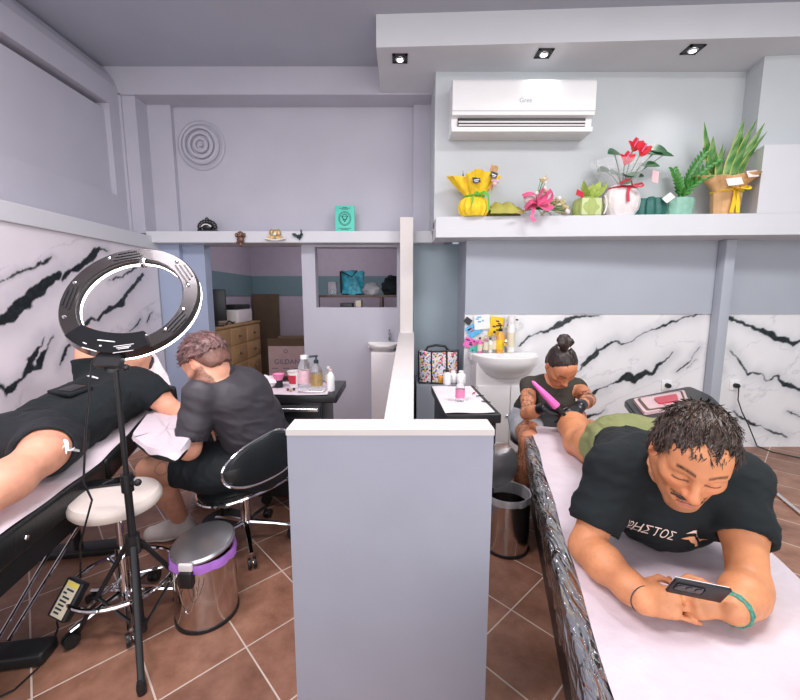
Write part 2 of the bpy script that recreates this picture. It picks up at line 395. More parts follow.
lv = [(.040, [(-25, 330), (0, 320), (13, 314), (17, 306), (31, 296), (43, 287), (60, 273)]),
      (.010, [(-20, 290), (0, 281), (17, 273), (36, 267), (53, 257)]),
      (.022, [(61, 280), (70, 271), (86, 263), (91, 257), (99, 248), (107, 251)]),
      (.034, [(84, 327), (91, 319), (99, 319), (103, 313), (120, 303), (129, 291), (143, 274)]),
      (.010, [(109, 281), (123, 276), (137, 267)]),
      (.026, [(-25, 372), (0, 386), (6, 393), (17, 384), (29, 370), (31, 362), (43, 339)]),
      (.022, [(30, 369), (38, 367), (41, 358), (47, 347), (54, 334)]),
      (.016, [(60, 364), (67, 350), (72, 340)]), (.014, [(129, 332), (135, 326), (141, 319)]), (.010, [(147, 322), (152, 312)])]
marble('wall_left_marble', (XL, .3, 0), (0, 1, 0), (0, 0, 1), 3.38, 1.74, [(w, lw(l)) for w, l in lv], seed=8, step=.009, tint=(.80, .755, .80))

# left wall: core behind the marble, ledge, recessed upper panel, cove
b = MB().box(-2.62, XL - .004, -1.0, 3.78, 0, 1.74)
b.box(-2.62, -2.40, -1.0, 3.78, 1.74, 2.15); b.box(-2.62, -2.40, -1.0, 3.62, 2.88, 3.05)
b.box(-2.62, -2.40, 3.50, 3.78, 2.15, 2.88); b.box(-2.62, -2.40, 3.62, 3.78, 2.88, 3.05); b.box(-2.62, -2.445, -1.0, 3.50, 2.15, 2.835); b.box(-2.62, -2.56, -1.0, 3.50, 2.835, 2.88)
b.prism([(-2.62, 3.05), (-2.40, 3.05), (-2.43, 3.12), (-2.49, 3.20), (-2.55, 3.22), (-2.62, 3.22)], -3.78, 1.0, Matrix.Rotation(R(90), 4, 'X'))
struct('wall_left', b, M['wall'])
struct('trim_1', MB().rbox(-2.42, -2.20, -1.0, 3.72, 1.715, 1.83, .006), M['lip'])
# back wall on the left above the shelf: nested frames around a flat panel
b = MB().box(-2.41, -2.27, 3.64, 3.9, 1.86, 3.01); b.box(-2.30, -2.06, 3.80, 3.9, 1.86, 3.01); b.box(-2.08, .14, 3.85, 3.95, 1.86, 3.01)
b.box(.12, .30, 3.80, 3.95, 1.86, 3.01); b.box(-2.42, -2.38, 3.62, 3.9, 1.0, 3.01)
struct('wall_back', b, M['wall'])
struct('trim_2', MB().box(-2.60, .30, 3.62, 3.95, 3.0, 3.22), M['wall'])
struct('trim_3', MB().rbox(-2.25, .29, 3.60, 3.90, 1.772, 1.872, .005), M['lip'])
# lower back wall on the left with the opening to the back room and the hatch
b = MB().box(-.915, -.79, 3.75, 3.87, 0, 1.775); b.box(-.79, .56, 3.75, 3.87, 0, 1.195); b.box(-.03, .56, 3.75, 3.87, 1.195, 1.775); b.box(-.79, -.03, 3.75, 3.87, 1.752, 1.775)
struct('wall_back_lower', b, M['wall'])
b = MB().box(-2.22, -2.02, 3.70, 3.86, 0, 1.775); b.box(-2.03, -1.82, 3.76, 3.88, 0, 1.775)
struct('wall_back_column', b, M['blue'])
struct('wall_recess', MB().box(.125, .56, 3.72, 3.749, 0, 1.775), M['recess'])
# right wall: core, grey band above marble, niche, shelf, end block
b = MB().box(.54, 4.2, 3.305, 3.5, 0, 1.155); b.box(.54, 4.2, 3.29, 3.5, 1.155, 1.80); b.box(.54, .60, 3.5, 3.75, 0, 1.80)
struct('wall_right', b, M['grey'])
struct('wall_niche', MB().box(.275, 4.2, 3.30, 3.80, 1.85, 3.06), M['wall_white'])
def yf(x, a): return a - .062 * (x - .27) / 1.0 * .9
struct('trim_4', MB().prism([(.275, yf(.275, 3.12)), (4.2, yf(4.2, 3.12)), (4.2, 3.4), (.275, 3.4)], 1.748, 1.900), M['lip'])
struct('trim_5', MB().prism([(2.60, yf(2.6, 3.118)), (4.2, yf(4.2, 3.118)), (4.2, 3.4), (2.72, 3.4)], 1.9, 2.37), M['lip'])
struct('trim_6', MB().prism([(2.625, 3.10), (4.2, 3.0), (4.2, 3.4), (2.69, 3.4)], 2.36, 3.05), M['wall_white'])
# ceilings
b = MB().box(-3.0, 4.6, -2.6, 3.95, 3.22, 3.3)
struct('ceiling', b, M['ceil'])
struct('trim_7', MB().prism([(-.165, 3.0), (4.6, 2.80), (4.6, 3.9), (-.165, 3.9)], 3.012, 3.25), M['lip'])
# pole on the right wall
q0 = at(718.5, 240, Y=3.24); q1 = at(703, 395, Y=3.24)
pl = thing('wall_post', 'grey square post running down the marble wall from the plant shelf', 'post', (2.62, 3.24, 0))
MB().rbox(2.58, 2.66, 3.20, 3.285, .006, 1.746, .004).build('post_shaft', M['grey'], pl)
MB().rbox(2.565, 2.675, 3.185, 3.289, 0, .012, .003).build('base_plate', M['grey'], pl)
# front partition: T-shaped half wall with slim post at its far end
b = MB().box(-.325, .269, 1.09, 1.185, 0, .905)
b.prism([(-.047, 1.18), (.040, 1.18), (.125, 3.56), (-.005, 3.56)], 0, .90)
struct('wall_partition', b, M['part'])
b = MB().add([(-.327, 1.088, .905), (.271, 1.088, .905), (.271, 1.187, .905), (-.327, 1.187, .905), (-.327, 1.088, .922), (.271, 1.088, .922), (.271, 1.187, .922), (-.327, 1.187, .922)],
             [(0, 3, 2, 1), (4, 5, 6, 7), (0, 1, 5, 4), (1, 2, 6, 5), (2, 3, 7, 6), (3, 0, 4, 7)])
b.add([(-.049, 1.187, .895), (.042, 1.187, .895), (.127, 3.56, .895), (-.007, 3.56, .895), (-.049, 1.187, .922), (.042, 1.187, .922), (.127, 3.56, .985), (-.007, 3.56, .985)],
      [(0, 3, 2, 1), (4, 5, 6, 7), (0, 1, 5, 4), (1, 2, 6, 5), (2, 3, 7, 6), (3, 0, 4, 7)])
struct('trim_8', b, M['cap'])
struct('trim_9', MB().rbox(0.0, .113, 3.46, 3.57, .96, 1.965, .004), M['cap'])
# low boxed ledge in the recess beside the sink
struct('trim_10', MB().box(.14, .545, 3.24, 3.72, 0, .555), M['grey'])
# back room
b = MB().box(-2.34, -2.22, 3.88, 6.1, 0, 2.3); struct('wall_storage_left', b, M['mauve'])
struct('wall_storage_back', MB().box(-2.34, .5, 6.0, 6.1, 0, 2.3), M['mauve'])
struct('wall_storage_right', MB().box(.42, .5, 3.87, 6.0, 0, 2.3), M['mauve'])
struct('wall_storage_header', MB().box(-2.34, .5, 3.96, 6.1, 2.3, 2.38), M['ceil'])
struct('trim_11', MB().box(-2.22, .42, 5.988, 6.0, 1.305, 1.60), M['teal'])
struct('trim_12', MB().box(-2.22, -2.208, 3.88, 5.988, 1.305, 1.60), M['teal'])
# outlet plates are things; wall rosette
def socket(px, label):
    p = at(px, 385, Y=WR)
    s = thing('wall_socket', label, 'socket', (p.x, WR, p.z - .04), group='white sockets on the marble wall')
    MB().rbox(p.x - .042, p.x + .042, WR - .012, WR - .0005, p.z - .042, p.z + .042, .004).build('socket_plate', M['white'], s)
    MB().lathe([(0, 0), (.02, 0), (.02, .03), (.014, .04), (0, .04)], frame((p.x, WR - .011, p.z), (1, 0, 0), (0, 0, 1)), 14).build('plug', M['black'], s)
    return p
socket(666, 'white wall socket with a black plug, left of the grey post')
sp = socket(734, 'white wall socket with a black cable hanging down, right of the grey post')
pts = [(sp.x, WR - .05, sp.z)] + [tuple(at(x, y, Y=d)) for x, y, d in ((738, 400, 3.24), (742, 412, 3.22), (748, 424, 3.2))]
pts += [tuple(at(x, y, Z=.012)) for x, y in ((757, 446), (772, 452), (800, 458), (840, 462))]
props(MB().tube(pts, .005, 6).build('power_cable', M['black']), 'thin black power cable from the right wall socket to the floor', 'cable')
t = thing('ceiling_rose', 'round ribbed plaster rosette on the upper left back wall', 'vent', (at(202, 146, Y=3.85).x, 3.85, at(202, 146, Y=3.85).z - .2))
pc = at(202, 146, Y=3.85); mx = frame((pc.x, 3.849, pc.z), (1, 0, 0), (0, 0, 1))
rs = .215
MB().lathe([(r_ * rs, z_ * 1.2) for r_, z_ in ((1, 0), (1, .010), (.93, .02), (.86, .012), (.86, .002), (.79, .002), (.78, .022), (.72, .034), (.64, .034), (.62, .006), (.56, .006), (.54, .03), (.48, .036), (.42, .034), (.40, .006), (.34, .006), (.32, .03), (.26, .038), (.20, .034), (.18, .008), (.10, .008), (.07, .03), (0, .034))], mx, 48).build('rosette_rings', M['wall'], t, angle=25)
# ================================================================== FIXED FITTINGS
# air conditioner
a0 = at(453, 77, Y=3.08); a1 = at(594, 130, Y=3.08); x0, x1, zt, zb = a0.x, a1.x, a0.z, a1.z
t = thing('air_conditioner', 'white wall air conditioner above the plant shelf', 'air conditioner', ((x0 + x1) / 2, 3.3, zb))
prof = [(3.299, zb + .02), (3.299, zt), (3.12, zt), (3.092, zt - .012), (3.08, zt - .04), (3.078, zb + .13), (3.085, zb + .105), (3.13, zb + .098), (3.13, zb + .03), (3.10, zb + .03), (3.105, zb), (3.28, zb)]
MY = Matrix(((0, 0, 1, 0), (1, 0, 0, 0), (0, 1, 0, 0), (0, 0, 0, 1)))     # (a,b,c) -> X=c, Y=a, Z=b
MB().prism(prof, x0, x1, MY).build('casing', M['white'], t, angle=50)
MB().box(x0 + .045, x1 - .05, 3.118, 3.129, zb + .032, zb + .096).build('air_outlet', M['black'], t)
MB().prism([(3.10, zb + .058), (3.13, zb + .070), (3.128, zb + .078), (3.094, zb + .068)], x0 + .05, x1 - .055, MY).build('louvre', M['white'], t)
MB().prism([(3.098, zb + .036), (3.13, zb + .046), (3.128, zb + .052), (3.092, zb + .046)], x0 + .05, x1 - .055, MY).build('louvre', M['white'], t)
MB().box(x0, x1, 3.0765, 3.0785, zb + .128, zb + .132).build('panel_seam', M['grey'], t)
v, f = text_geo('Gree', .045); MB().add(v, f, frame((x0 + .53, 3.0765, zb + .20), (1, 0, 0), (0, 0, 1))).build('badge', M['grey'], t, smooth=False)
# recessed spots in the soffit
for px_, py_, lab in ((400, 58, 'black square spotlight in the soffit, nearest its left corner'), (544, 53, 'black square spotlight in the soffit, middle of three, above the air conditioner'), (693, 49, 'black square spotlight in the soffit, rightmost, above the wrapped plants')):
    p = at(px_, py_, Z=3.012); t = thing('recessed_spotlight', lab, 'spotlight', (p.x, p.y, 2.99), group='soffit spotlights')
    mx = Matrix.Translation((p.x, p.y, 3.012))
    b = MB()
    for k in range(4): b.box(-.055, .055, -.055, -.036, -.008, -.0005, mx @ Matrix.Rotation(R(90 * k), 4, 'Z'))
    b.lathe([(.05, -.001), (.05, -.003), (.037, -.006), (.036, -.002)], mx, 24)
    b.build('bezel', M['black'], t)
    MB().lathe([(.036, -.002), (.034, -.010), (.024, -.016), (.023, -.012), (.030, -.004)], mx, 24).build('reflector', M['chrome'], t)
    MB().ball((0, 0, -.010), (.021, .021, .009), mx).build('bulb', M['bulb'], t)

# ================================================================== PLANT SHELF
SZ = 1.90
def SX(px): return at(px, 205, Y=3.13).x
def SH(py): return at(600, py, Y=3.13).z - .022
def pleats(b, c, prof, amp, n, seg=72, seed=0, lean=(0, 0)):
    """a lathe with pleated, crumpled radius"""
    rnd = random.Random(seed); ph = [rnd.uniform(0, 6.28) for _ in range(4)]; vs = []; fs = []
    for j, (r, z, k) in enumerate(prof):
        for i in range(seg):
            a = 2 * math.pi * i / seg
            rr = r * (1 + amp * k * (math.sin(n * a + ph[0]) * .6 + .4 * math.sin((n * 2 + 1) * a + ph[1] + j * .4) + .35 * math.sin(3 * a + ph[2])))
            zz = z + amp * k * .25 * r * math.sin((n - 2) * a + ph[3])
            vs.append((c[0] + rr * math.cos(a) + lean[0] * z, c[1] + rr * math.sin(a) * .72 + lean[1] * z, c[2] + zz))
    for j in range(len(prof) - 1):
        for i in range(seg):
            k = (i + 1) % seg; fs.append((j * seg + i, j * seg + k, (j + 1) * seg + k, (j + 1) * seg + i))
    return b.add(vs, fs)
def ribbon(b, pts, w, side, thick=.0015):
    side = Vector(side); P = [[Vector(p) - side * w / 2, Vector(p) + side * w / 2] for p in pts]; return b.grid(P, thick)
def card(b, c, w, h, rx=0, rz=0, tilt=0):
    return b.box(-w / 2, w / 2, -.001, .001, -h / 2, h / 2, Matrix.Translation(c) @ Matrix.Rotation(rz, 4, 'Z') @ Matrix.Rotation(rx, 4, 'X') @ Matrix.Rotation(tilt, 4, 'Y'))
# yellow wrapped pot
cx = SX(474); c = (cx, 3.12, SZ); t = thing('gift_plant', 'potted plant wrapped in bright yellow tissue with a green ribbon', 'plant', c, group='gift plants on the shelf')
b = pleats(MB(), c, [(.001, .001, 0), (.085, .001, .3), (.108, .03, .6), (.115, .07, .6), (.10, .115, .8), (.07, .14, .6), (.066, .15, .6), (.060, .14, .5), (.001, .12, 0)], .13, 13, seed=2)
b.build('pot_wrap', M['yellow'], t)
b = pleats(MB(), c, [(.062, .142, .4), (.085, .17, .8), (.13, .23, 1.5), (.165, .29, 2.0), (.16, .293, 2.0), (.125, .232, 1.5), (.08, .17, .8), (.058, .142, .4)], .16, 5, seed=5)
b.build('tissue_flare', M['yellow'], t)
b = MB(); b.tube([(cx + .07 * math.cos(a), 3.12 + .053 * math.sin(a), SZ + .145) for a in np.linspace(0, 2 * math.pi, 25)[:-1]], .009, 6, closed=True)
for s in (-1, 1): ribbon(b, [(cx + .02, 3.045, SZ + .145), (cx + s * .03 + .02, 3.03, SZ + .16), (cx + s * .055 + .03, 3.03, SZ + .135), (cx + s * .06 + .03, 3.035, SZ + .08), (cx + s * .075 + .02, 3.04, SZ + .03)], .022, (.5, 0, .85))
b.build('ribbon', M['green_ribbon'], t)
for q, (dx, dz, w) in enumerate(((-.01, .235, .055), (.115, .27, .05))):
    b = MB(); card(b, (cx + dx, 3.0, SZ + dz), w, .042, R(-12), 0, R(-8 + 30 * q)); b.build('gift_card', M['ink'], t)
    b = MB(); card(b, (cx + dx, 2.997, SZ + dz), w * .7, .006, R(-12), 0, R(-8 + 30 * q)); card(b, (cx + dx, 2.9965, SZ + dz - .012), w * .5, .004, R(-12), 0, R(-8 + 30 * q)); b.build('card_print', M['logo_white'], t)
b = MB()
for k in range(7):
    a = random.uniform(0, 6.28); b.leaf((cx, 3.12, SZ + .15), (cx + .1 * math.cos(a), 3.12 + .06 * math.sin(a), SZ + random.uniform(.28, .36)), (math.cos(a), math.sin(a), .3), .014, .08)
b.build('leaves', M['leaf_dark'], t)
b = MB(); P = []
for i in range(7):
    P.append([(cx + .09 + .05 * j / 4 + .012 * i * .6 - .02, 3.07 + .015 * math.sin(j * 1.6), SZ + .20 + .028 * i - .006 * j) for j in range(5)])
b.grid(P, .0015); b.build('paper_cone', M['kraft'], t)
b = MB()
for dx, dz in ((.13, .215), (.145, .235), (.12, .24)): b.ball((cx + dx, 3.03, SZ + dz), .018, seg=8, rings=6)
b.build('blossom', M['sleeve_pink'], t)
# olive wrap lying flat
b = MB(); P = []; x0, x1 = SX(488), SX(522)
for i in range(15):
    P.append([(x0 + (x1 - x0) * i / 14 + .01 * math.sin(j * 2 + i), 3.045 + .17 * j / 8, SZ + .004 + (.095 + .016 * math.sin(i * 1.3 + j)) * math.sin(math.pi * min(1, j / 8 + .02)) * math.sin(math.pi * (.15 + .8 * i / 14)) ** .6) for j in range(9)])
props(b.grid(P, .004).build('tissue_wrap', M['olive_paper']), 'crumpled olive green tissue wrap lying on the shelf beside the yellow pot', 'wrapping')
# pink ribbon bouquet
cx = SX(535); t = thing('bouquet', 'lying bouquet of small pale flowers tied with a wide pink ribbon', 'bouquet', (cx, 3.08, SZ))
b = MB()
def bow(b, c, loops, w):
    for (dx, dz, L, dy) in loops:
        pts = [Vector(c) + Vector((dx * u, dy * math.sin(math.pi * u) * .5 - .01, dz * u)) for u in np.linspace(0, 1, 6)]
        pts += [Vector(c) + Vector((dx * u + dz * .3 * math.sin(math.pi * u), -.03 - .03 * math.sin(math.pi * u), dz * u - dx * .3 * math.sin(math.pi * u))) for u in np.linspace(1, 0, 6)][1:]
        ribbon(b, pts, w, (0, .8, .6))
bow(b, (cx - .03, 3.03, SZ + .07), [(.11, .10, 0, .03), (-.10, .06, 0, .03), (-.08, -.03, 0, .02), (.13, -.01, 0, .02), (.05, .11, 0, .03)], .055)
ribbon(b, [(cx - .03, 3.02, SZ + .06), (cx - .06, 2.985, SZ + .02), (cx - .07, 2.975, SZ - .03), (cx - .05, 2.975, SZ - .06)], .03, (.9, 0, .3))
ribbon(b, [(cx - .03, 3.02, SZ + .06), (cx - .11, 3.0, SZ + .02), (cx - .17, 2.99, SZ + .012), (cx - .18, 3.0, SZ + .005)], .03, (.2, .9, .1))
b.build('ribbon', M['rose'], t)
b = MB(); bl = MB(); gr = MB()
rnd = random.Random(4)
for k in range(46):
    big = k < 38
    e = Vector((cx + rnd.uniform(.03, .24), rnd.uniform(3.02, 3.2), SZ + rnd.uniform(.02, .13))) if big else Vector((cx + rnd.uniform(-.01, .06), 3.08, SZ + rnd.uniform(.16, .27)))
    s0 = Vector((cx - .02, 3.08, SZ + .05)); b.tube([s0, (s0 + e) / 2 + Vector((0, 0, .015)), e], .0022, 5)
    (bl if k % 2 else gr).ball(e, rnd.uniform(.009, .017), seg=8, rings=6)
    gr.leaf(e, e + Vector((rnd.uniform(-.03, .05), rnd.uniform(-.03, .02), rnd.uniform(-.02, .04))), (0, -1, .5), .008)
for k in range(6): b.tube([(cx - .02, 3.08, SZ + .05), (cx - .18, 3.06 + .02 * k, SZ + .012 + .006 * k)], .003, 5)
b.build('stems', M['leaf'], t)['kind'] = 'stuff'; bl.build('blossoms', M['white_tissue'], t)['kind'] = 'stuff'
M['straw'] = mat('straw_flower', (.55, .45, .22), .7, var=.2); gr.build('dry_flowers', M['straw'], t)['kind'] = 'stuff'
b = MB(); b.ball((cx - .075, 3.03, SZ + .105), (.045, .035, .03)); b.build('tissue_tuft', M['white_tissue'], t)
# green gift box with tulle
cx = SX(587); t = thing('gift_box', 'small pale green gift box wrapped in lime tulle', 'box', (cx, 3.12, SZ))
MB().rbox(cx - .075, cx + .075, 3.05, 3.19, SZ + .001, SZ + .125, .006).build('box_body', mat('pale_green_card', (.55, .62, .32), .6), t)
b = pleats(MB(), (cx, 3.12, SZ), [(.10, .002, .2), (.115, .06, .5), (.10, .12, .5), (.045, .14, .5), (.03, .15, .4)], .10, 9, seed=9)
b.build('tulle_wrap', mat('sheer_lime_tulle', (.50, .62, .18), .7, alpha=.55, bump=.4, bscale=120), t)
b = MB()
for k in range(16):
    a = k * .7; b.leaf((cx + .01, 3.12, SZ + .14), (cx + .045 + .10 * math.cos(a) * (.4 + .6 * (k % 3) / 2), 3.12 + .06 * math.sin(a), SZ + .18 + .05 * math.sin(k * 1.9) + .03), (math.cos(a), math.sin(a), .2), .032, .1)
b.build('tulle_tuft', M['lime'], t)
b = MB(); b.tube([(cx + .085 + .02 * math.sin(u * 3), 3.04, SZ + .14 - .135 * u) for u in np.linspace(0, 1, 8)], .006, 6); b.build('cord', M['white_tissue'], t)
b = MB(); card(b, (cx - .09, 3.06, SZ + .155), .06, .05, R(-20), R(15), R(25)); b.build('gift_card', M['gloss_red'], t)
# white wrapped pot with anthurium
cx = SX(621); c = (cx, 3.13, SZ); t = thing('gift_plant', 'red anthurium in a round white wrapped pot with a red bow', 'plant', c, group='gift plants on the shelf')
pleats(MB(), c, [(.001, .001, 0), (.09, .001, .3), (.125, .05, .4), (.135, .11, .4), (.125, .17, .5), (.095, .21, .6), (.09, .225, .6), (.08, .21, .5), (.001, .19, 0)], .06, 17, seed=12).build('pot_wrap', M['white_tissue'], t)
b = pleats(MB(), c, [(.09, .215, .3), (.12, .26, .8), (.16, .33, 1.2), (.18, .40, 1.5)], .14, 7, seed=14, lean=(-.12, 0)); b.build('cellophane', M['cellophane'], t)
b = MB(); b.tube([(cx + .098 * math.cos(a), 3.13 + .072 * math.sin(a), SZ + .205) for a in np.linspace(0, 2 * math.pi, 25)[:-1]], .008, 6, closed=True)
bow(b, (cx + .01, 3.05, SZ + .205), [(.09, .02, 0, .03), (-.08, .015, 0, .03)], .03)
ribbon(b, [(cx + .0, 3.035, SZ + .205), (cx - .012, 3.025, SZ + .15), (cx - .008, 3.02, SZ + .09)], .022, (1, 0, 0))
b.build('bow', M['gloss_red'], t)
st = MB(); lv_ = MB(); rnd = random.Random(3)
for px_, py_ in ((624, 147), (617, 160), (632, 152)):
    e = Vector((SX(px_), 3.06, SH(py_)))
    st.tube([(cx, 3.13, SZ + .2), (cx * .5 + e.x * .5, 3.1, SZ + .32), e], .004, 6)
    fl_ = MB()
    for s in (-1, 1): fl_.leaf(e + Vector((0, .01, -.03)), e + Vector((s * .055, -.03, .03)), (0, -1, .6), .028, .12, fold=.1)
    fl_.leaf(e + Vector((0, .01, -.02)), e + Vector((.0, -.03, .055)), (0, -1, .6), .028, .1)
    fo = fl_.build('red_flower', M['red'], t); MB().tube([e + Vector((0, -.005, 0)), e + Vector((.01, -.045, .04))], .006, 6).build('spadix', M['pink_soft'], fo)
for px_, py_, w in ((606, 152, .05), (612, 170, .05), (650, 148, .055), (660, 151, .035), (632, 172, .045), (640, 165, .04), (618, 176, .045), (603, 165, .04), (645, 152, .045)):
    e = Vector((SX(px_), rnd.uniform(3.03, 3.18), SH(py_))); s0 = Vector((cx, 3.13, SZ + .2)); mdl = (s0 + e) / 2 + Vector((0, 0, .02))
    st.tube([s0, mdl, e], .003, 5); d = Vector((e.x - cx, -.05, .0)).normalized()
    lv_.leaf(e - d * .06, e + d * .06 - Vector((0, 0, .02)), (0, -1, .9), w, .06, fold=.15)
st.build('stems', M['leaf'], t); lv_.build('leaves', M['leaf_dark'], t); 
b = MB(); card(b, (SX(644), 3.02, SH(178)), .055, .09, R(-10), R(10), R(12)); b.build('gift_card', M['sleeve_pink'], t)
# dark green wrapped parcel + zz plant in mint wrap
cx = SX(650); c = (cx, 3.12, SZ)
t = thing('gift_plant', 'low parcel in dark green crumpled tissue between the white pot and the mint pot', 'parcel', c, group='gift plants on the shelf')
pleats(MB(), c, [(.001, .001, 0), (.10, .001, .5), (.105, .05, 1), (.095, .10, 1.2), (.07, .135, 1.5), (.03, .12, 1), (.001, .10, 0)], .16, 6, seed=21).build('tissue_wrap', M['dgreen_paper'], t)
b = MB(); card(b, (cx + .075, 3.035, SZ + .12), .10, .05, R(-25), R(5), R(-35)); b.build('gift_card', M['white_tissue'], t)
cx = SX(680); c = (cx, 3.14, SZ); t = thing('gift_plant', 'green plant with upright feathery stems in a mint wrapped pot', 'plant', c, group='gift plants on the shelf')
pleats(MB(), c, [(.001, .001, 0), (.098, .001, .3), (.105, .06, .4), (.108, .12, .5), (.10, .135, .5), (.09, .12, .5), (.001, .10, 0)], .07, 11, seed=23).build('pot_wrap', M['mint_paper'], t)
st = MB(); lf = MB()
for px_, py_, y_ in ((699, 149, 3.10), (704, 162, 3.06), (668, 176, 3.08), (694, 178, 3.04), (676, 165, 3.2), (686, 182, 3.2)):
    e = Vector((SX(px_), y_, SH(py_))); s0 = Vector((cx, 3.14, SZ + .11)); mdl = s0.lerp(e, .5) + Vector(((cx - e.x) * .25, 0, .015))
    pts = [s0, s0.lerp(mdl, .5), mdl, mdl.lerp(e, .5), e]; st.tube(pts, [.006, .005, .0045, .0035, .002], 6)
    L = (e - s0).length; n = int(L / .027)
    for k in range(2, n + 1):
        u = k / n; p = (s0 * (1 - u) + e * u) + (mdl - s0.lerp(e, .5)) * (4 * u * (1 - u)) * .9; ax = (e - s0).normalized(); sd = ax.cross(Vector((0, -1, .2))).normalized()
        for s in (-1, 1): lf.leaf(p, p + sd * s * .034 + ax * .030 + Vector((0, -.01, 0)), (0, -1, .3), .0125, .08, n=5)
st.build('stems', M['leaf'], t); lf.build('leaves', M['leaf'], t)
# snake plant in kraft paper
cx = SX(722); c = (cx, 3.10, SZ); t = thing('gift_plant', 'tall snake plant wrapped in brown paper with a yellow ribbon', 'plant', c, group='gift plants on the shelf')
pleats(MB(), c, [(.001, .001, 0), (.092, .001, .4), (.10, .08, .5), (.105, .17, .5), (.098, .19, .5), (.09, .17, .4), (.001, .15, 0)], .07, 8, seed=31).build('pot_wrap', M['kraft'], t)
b = pleats(MB(), c, [(.10, .175, .3), (.125, .215, .8), (.155, .25, 1.4), (.185, .285, 2.2), (.18, .287, 2.2), (.15, .253, 1.4), (.12, .217, .8), (.095, .177, .3)], .16, 3, seed=38, lean=(-.05, -.05)); b.build('paper_flare', M['kraft'], t)
b = MB(); b.tube([(cx + .106 * math.cos(a), 3.10 + .078 * math.sin(a), SZ + .175) for a in np.linspace(0, 2 * math.pi, 25)[:-1]], .009, 6, closed=True)
for s in (-.25, .35): ribbon(b, [(cx, 3.015, SZ + .175), (cx + s * .04, 3.008, SZ + .10), (cx + s * .08, 3.012, SZ + .01)], .03, (1, 0, 0))
bow(b, (cx, 3.015, SZ + .18), [(.08, .02, 0, .02), (-.07, .03, 0, .02)], .028)
b.build('ribbon', M['yellow'], t)
b = MB(); rnd = random.Random(8)
def blade(b, base, tip, w, twist):
    base, tip = Vector(base), Vector(tip); ax = (tip - base); sd = Vector((math.cos(twist), math.sin(twist), 0)); n = 12; nrm = ax.normalized().cross(sd)
    off = len(b.v); rows = []
    for i in range(n + 1):
        u = i / n; cpt = base + ax * u + nrm * .03 * math.sin(math.pi * u); ww = w * (1 - max(0, (u - .35) / .65) ** 1.8) * (.75 + .25 * min(1, u * 4)) + .0008
        for k, s in enumerate((-1, -.72, 0, .72, 1)):
            stripe = .5 + .5 * math.sin(u * 46 + s * 2 + twist * 9)
            b.col = (.55, .56, .10) if abs(s) == 1 else ((.06, .22, .05) if stripe > .45 else (.20, .36, .13))
            b.add([cpt + sd * ww * s + nrm * ww * .3 * (s * s)], [])
    for i in range(n):
        for k in range(4): b.f.append((off + i * 5 + k, off + i * 5 + k + 1, off + i * 5 + 5 + k + 1, off + i * 5 + 5 + k))
for px_, py_, bx, w, tw in ((706, 123, .00, .032, .2), (742, 122, .0, .03, -.3), (750, 123, .02, .028, .3), (757, 128, .04, .026, -.2), (763, 135, .05, .024, .4), (712, 140, -.04, .032, -.1), (728, 150, 0, .03, .5), (735, 138, .01, .03, .1), (720, 148, -.02, .028, .3), (747, 145, .03, .024, 0)):
    blade(b, (cx + bx, 3.10 + rnd.uniform(-.03, .04), SZ + .13), (SX(px_ - 13), 3.06 + rnd.uniform(-.05, .04), SH(py_ - 3)), w * 1.6, tw)
b.build('leaves', M['leaf_attr'], t)
b = MB(); card(b, (SX(711), 2.93, SH(186)), .10, .06, R(-25), R(-8), R(-6)); card(b, (SX(729), 2.95, SH(178)), .09, .05, R(-20), R(8), R(-8)); b.build('gift_card', M['white_tissue'], t)

# ================================================================== ORNAMENTS ON THE LEFT SHELF
p = at(208, 231, Y=3.68); x, y = p.x, 3.68; z = 1.872
t = thing('ornament', 'black carved ornament standing on the left end of the shelf', 'ornament', (x, y, z))
b = MB().rbox(x - .085, x + .085, y - .03, y + .03, z + .0005, z + .025, .008)
for k in range(9):
    a = math.pi * k / 8; b.ball((x + .07 * math.cos(a), y - .005, z + .045 + .05 * math.sin(a)), (.022, .02, .022), seg=10, rings=8)
b.ball((x, y, z + .055), (.055, .03, .045)); b.ball((x, y - .005, z + .115), (.018, .015, .018), seg=10, rings=8)
b.build('carved_body', M['black_gloss'], t)
b = MB().tube([(x + .045 * math.cos(a), y - .031, z + .032 + .035 * math.sin(a)) for a in np.linspace(.35, math.pi - .35, 9)], .005, 6); b.build('pale_arc', M['logo_white'], t)
p = at(240, 233, Y=3.58); x, z = p.x, p.z
t = thing('figurine', 'small brown hanging figure on the front edge of the left shelf', 'ornament', (x, 3.585, z - .11))
b = MB().ball((x, 3.582, z - .01), (.028, .018, .026), seg=12, rings=8); b.ball((x, 3.582, z - .055), (.034, .018, .03), seg=12, rings=8); b.ball((x, 3.582, z - .095), (.018, .014, .025), seg=10, rings=8)
for s in (-1, 1): b.ball((x + s * .034, 3.582, z - .018), (.014, .012, .02), seg=8, rings=6); b.tube([(x + s * .02, 3.58, z - .06), (x + s * .03, 3.575, z - .09)], .009, 6)
b.build('figure_body', M['bronze'], t)
b = MB()
for s in (-1, 1): b.ball((x + s * .010, 3.565, z - .008), .0055, seg=8, rings=6)
b.tube([(x - .012, 3.564, z - .024), (x + .012, 3.564, z - .024)], .003, 6); b.build('face_marks', M['gold'], t)
p = at(275, 233, Y=3.58); x, z = p.x, p.z
t = thing('figurine', 'gold winged figure with a pale beaded base on the front edge of the left shelf', 'ornament', (x, 3.585, z - .08))
b = MB().ball((x, 3.58, z + .0), (.028, .018, .03), seg=12, rings=8)
for s in (-1, 1):
    b.ball((x + s * .03, 3.582, z + .002), (.022, .012, .03), seg=10, rings=8); b.leaf((x, 3.58, z - .03), (x + s * .085, 3.578, z - .055), (0, -1, 0), .018, 0, thick=.006)
b.build('figure_body', M['gold'], t)
b = MB()
for k in range(13): b.ball((x - .085 + .0142 * k, 3.572, z - .06 - .012 * math.sin(math.pi * k / 12) + .012), .008, seg=8, rings=6)
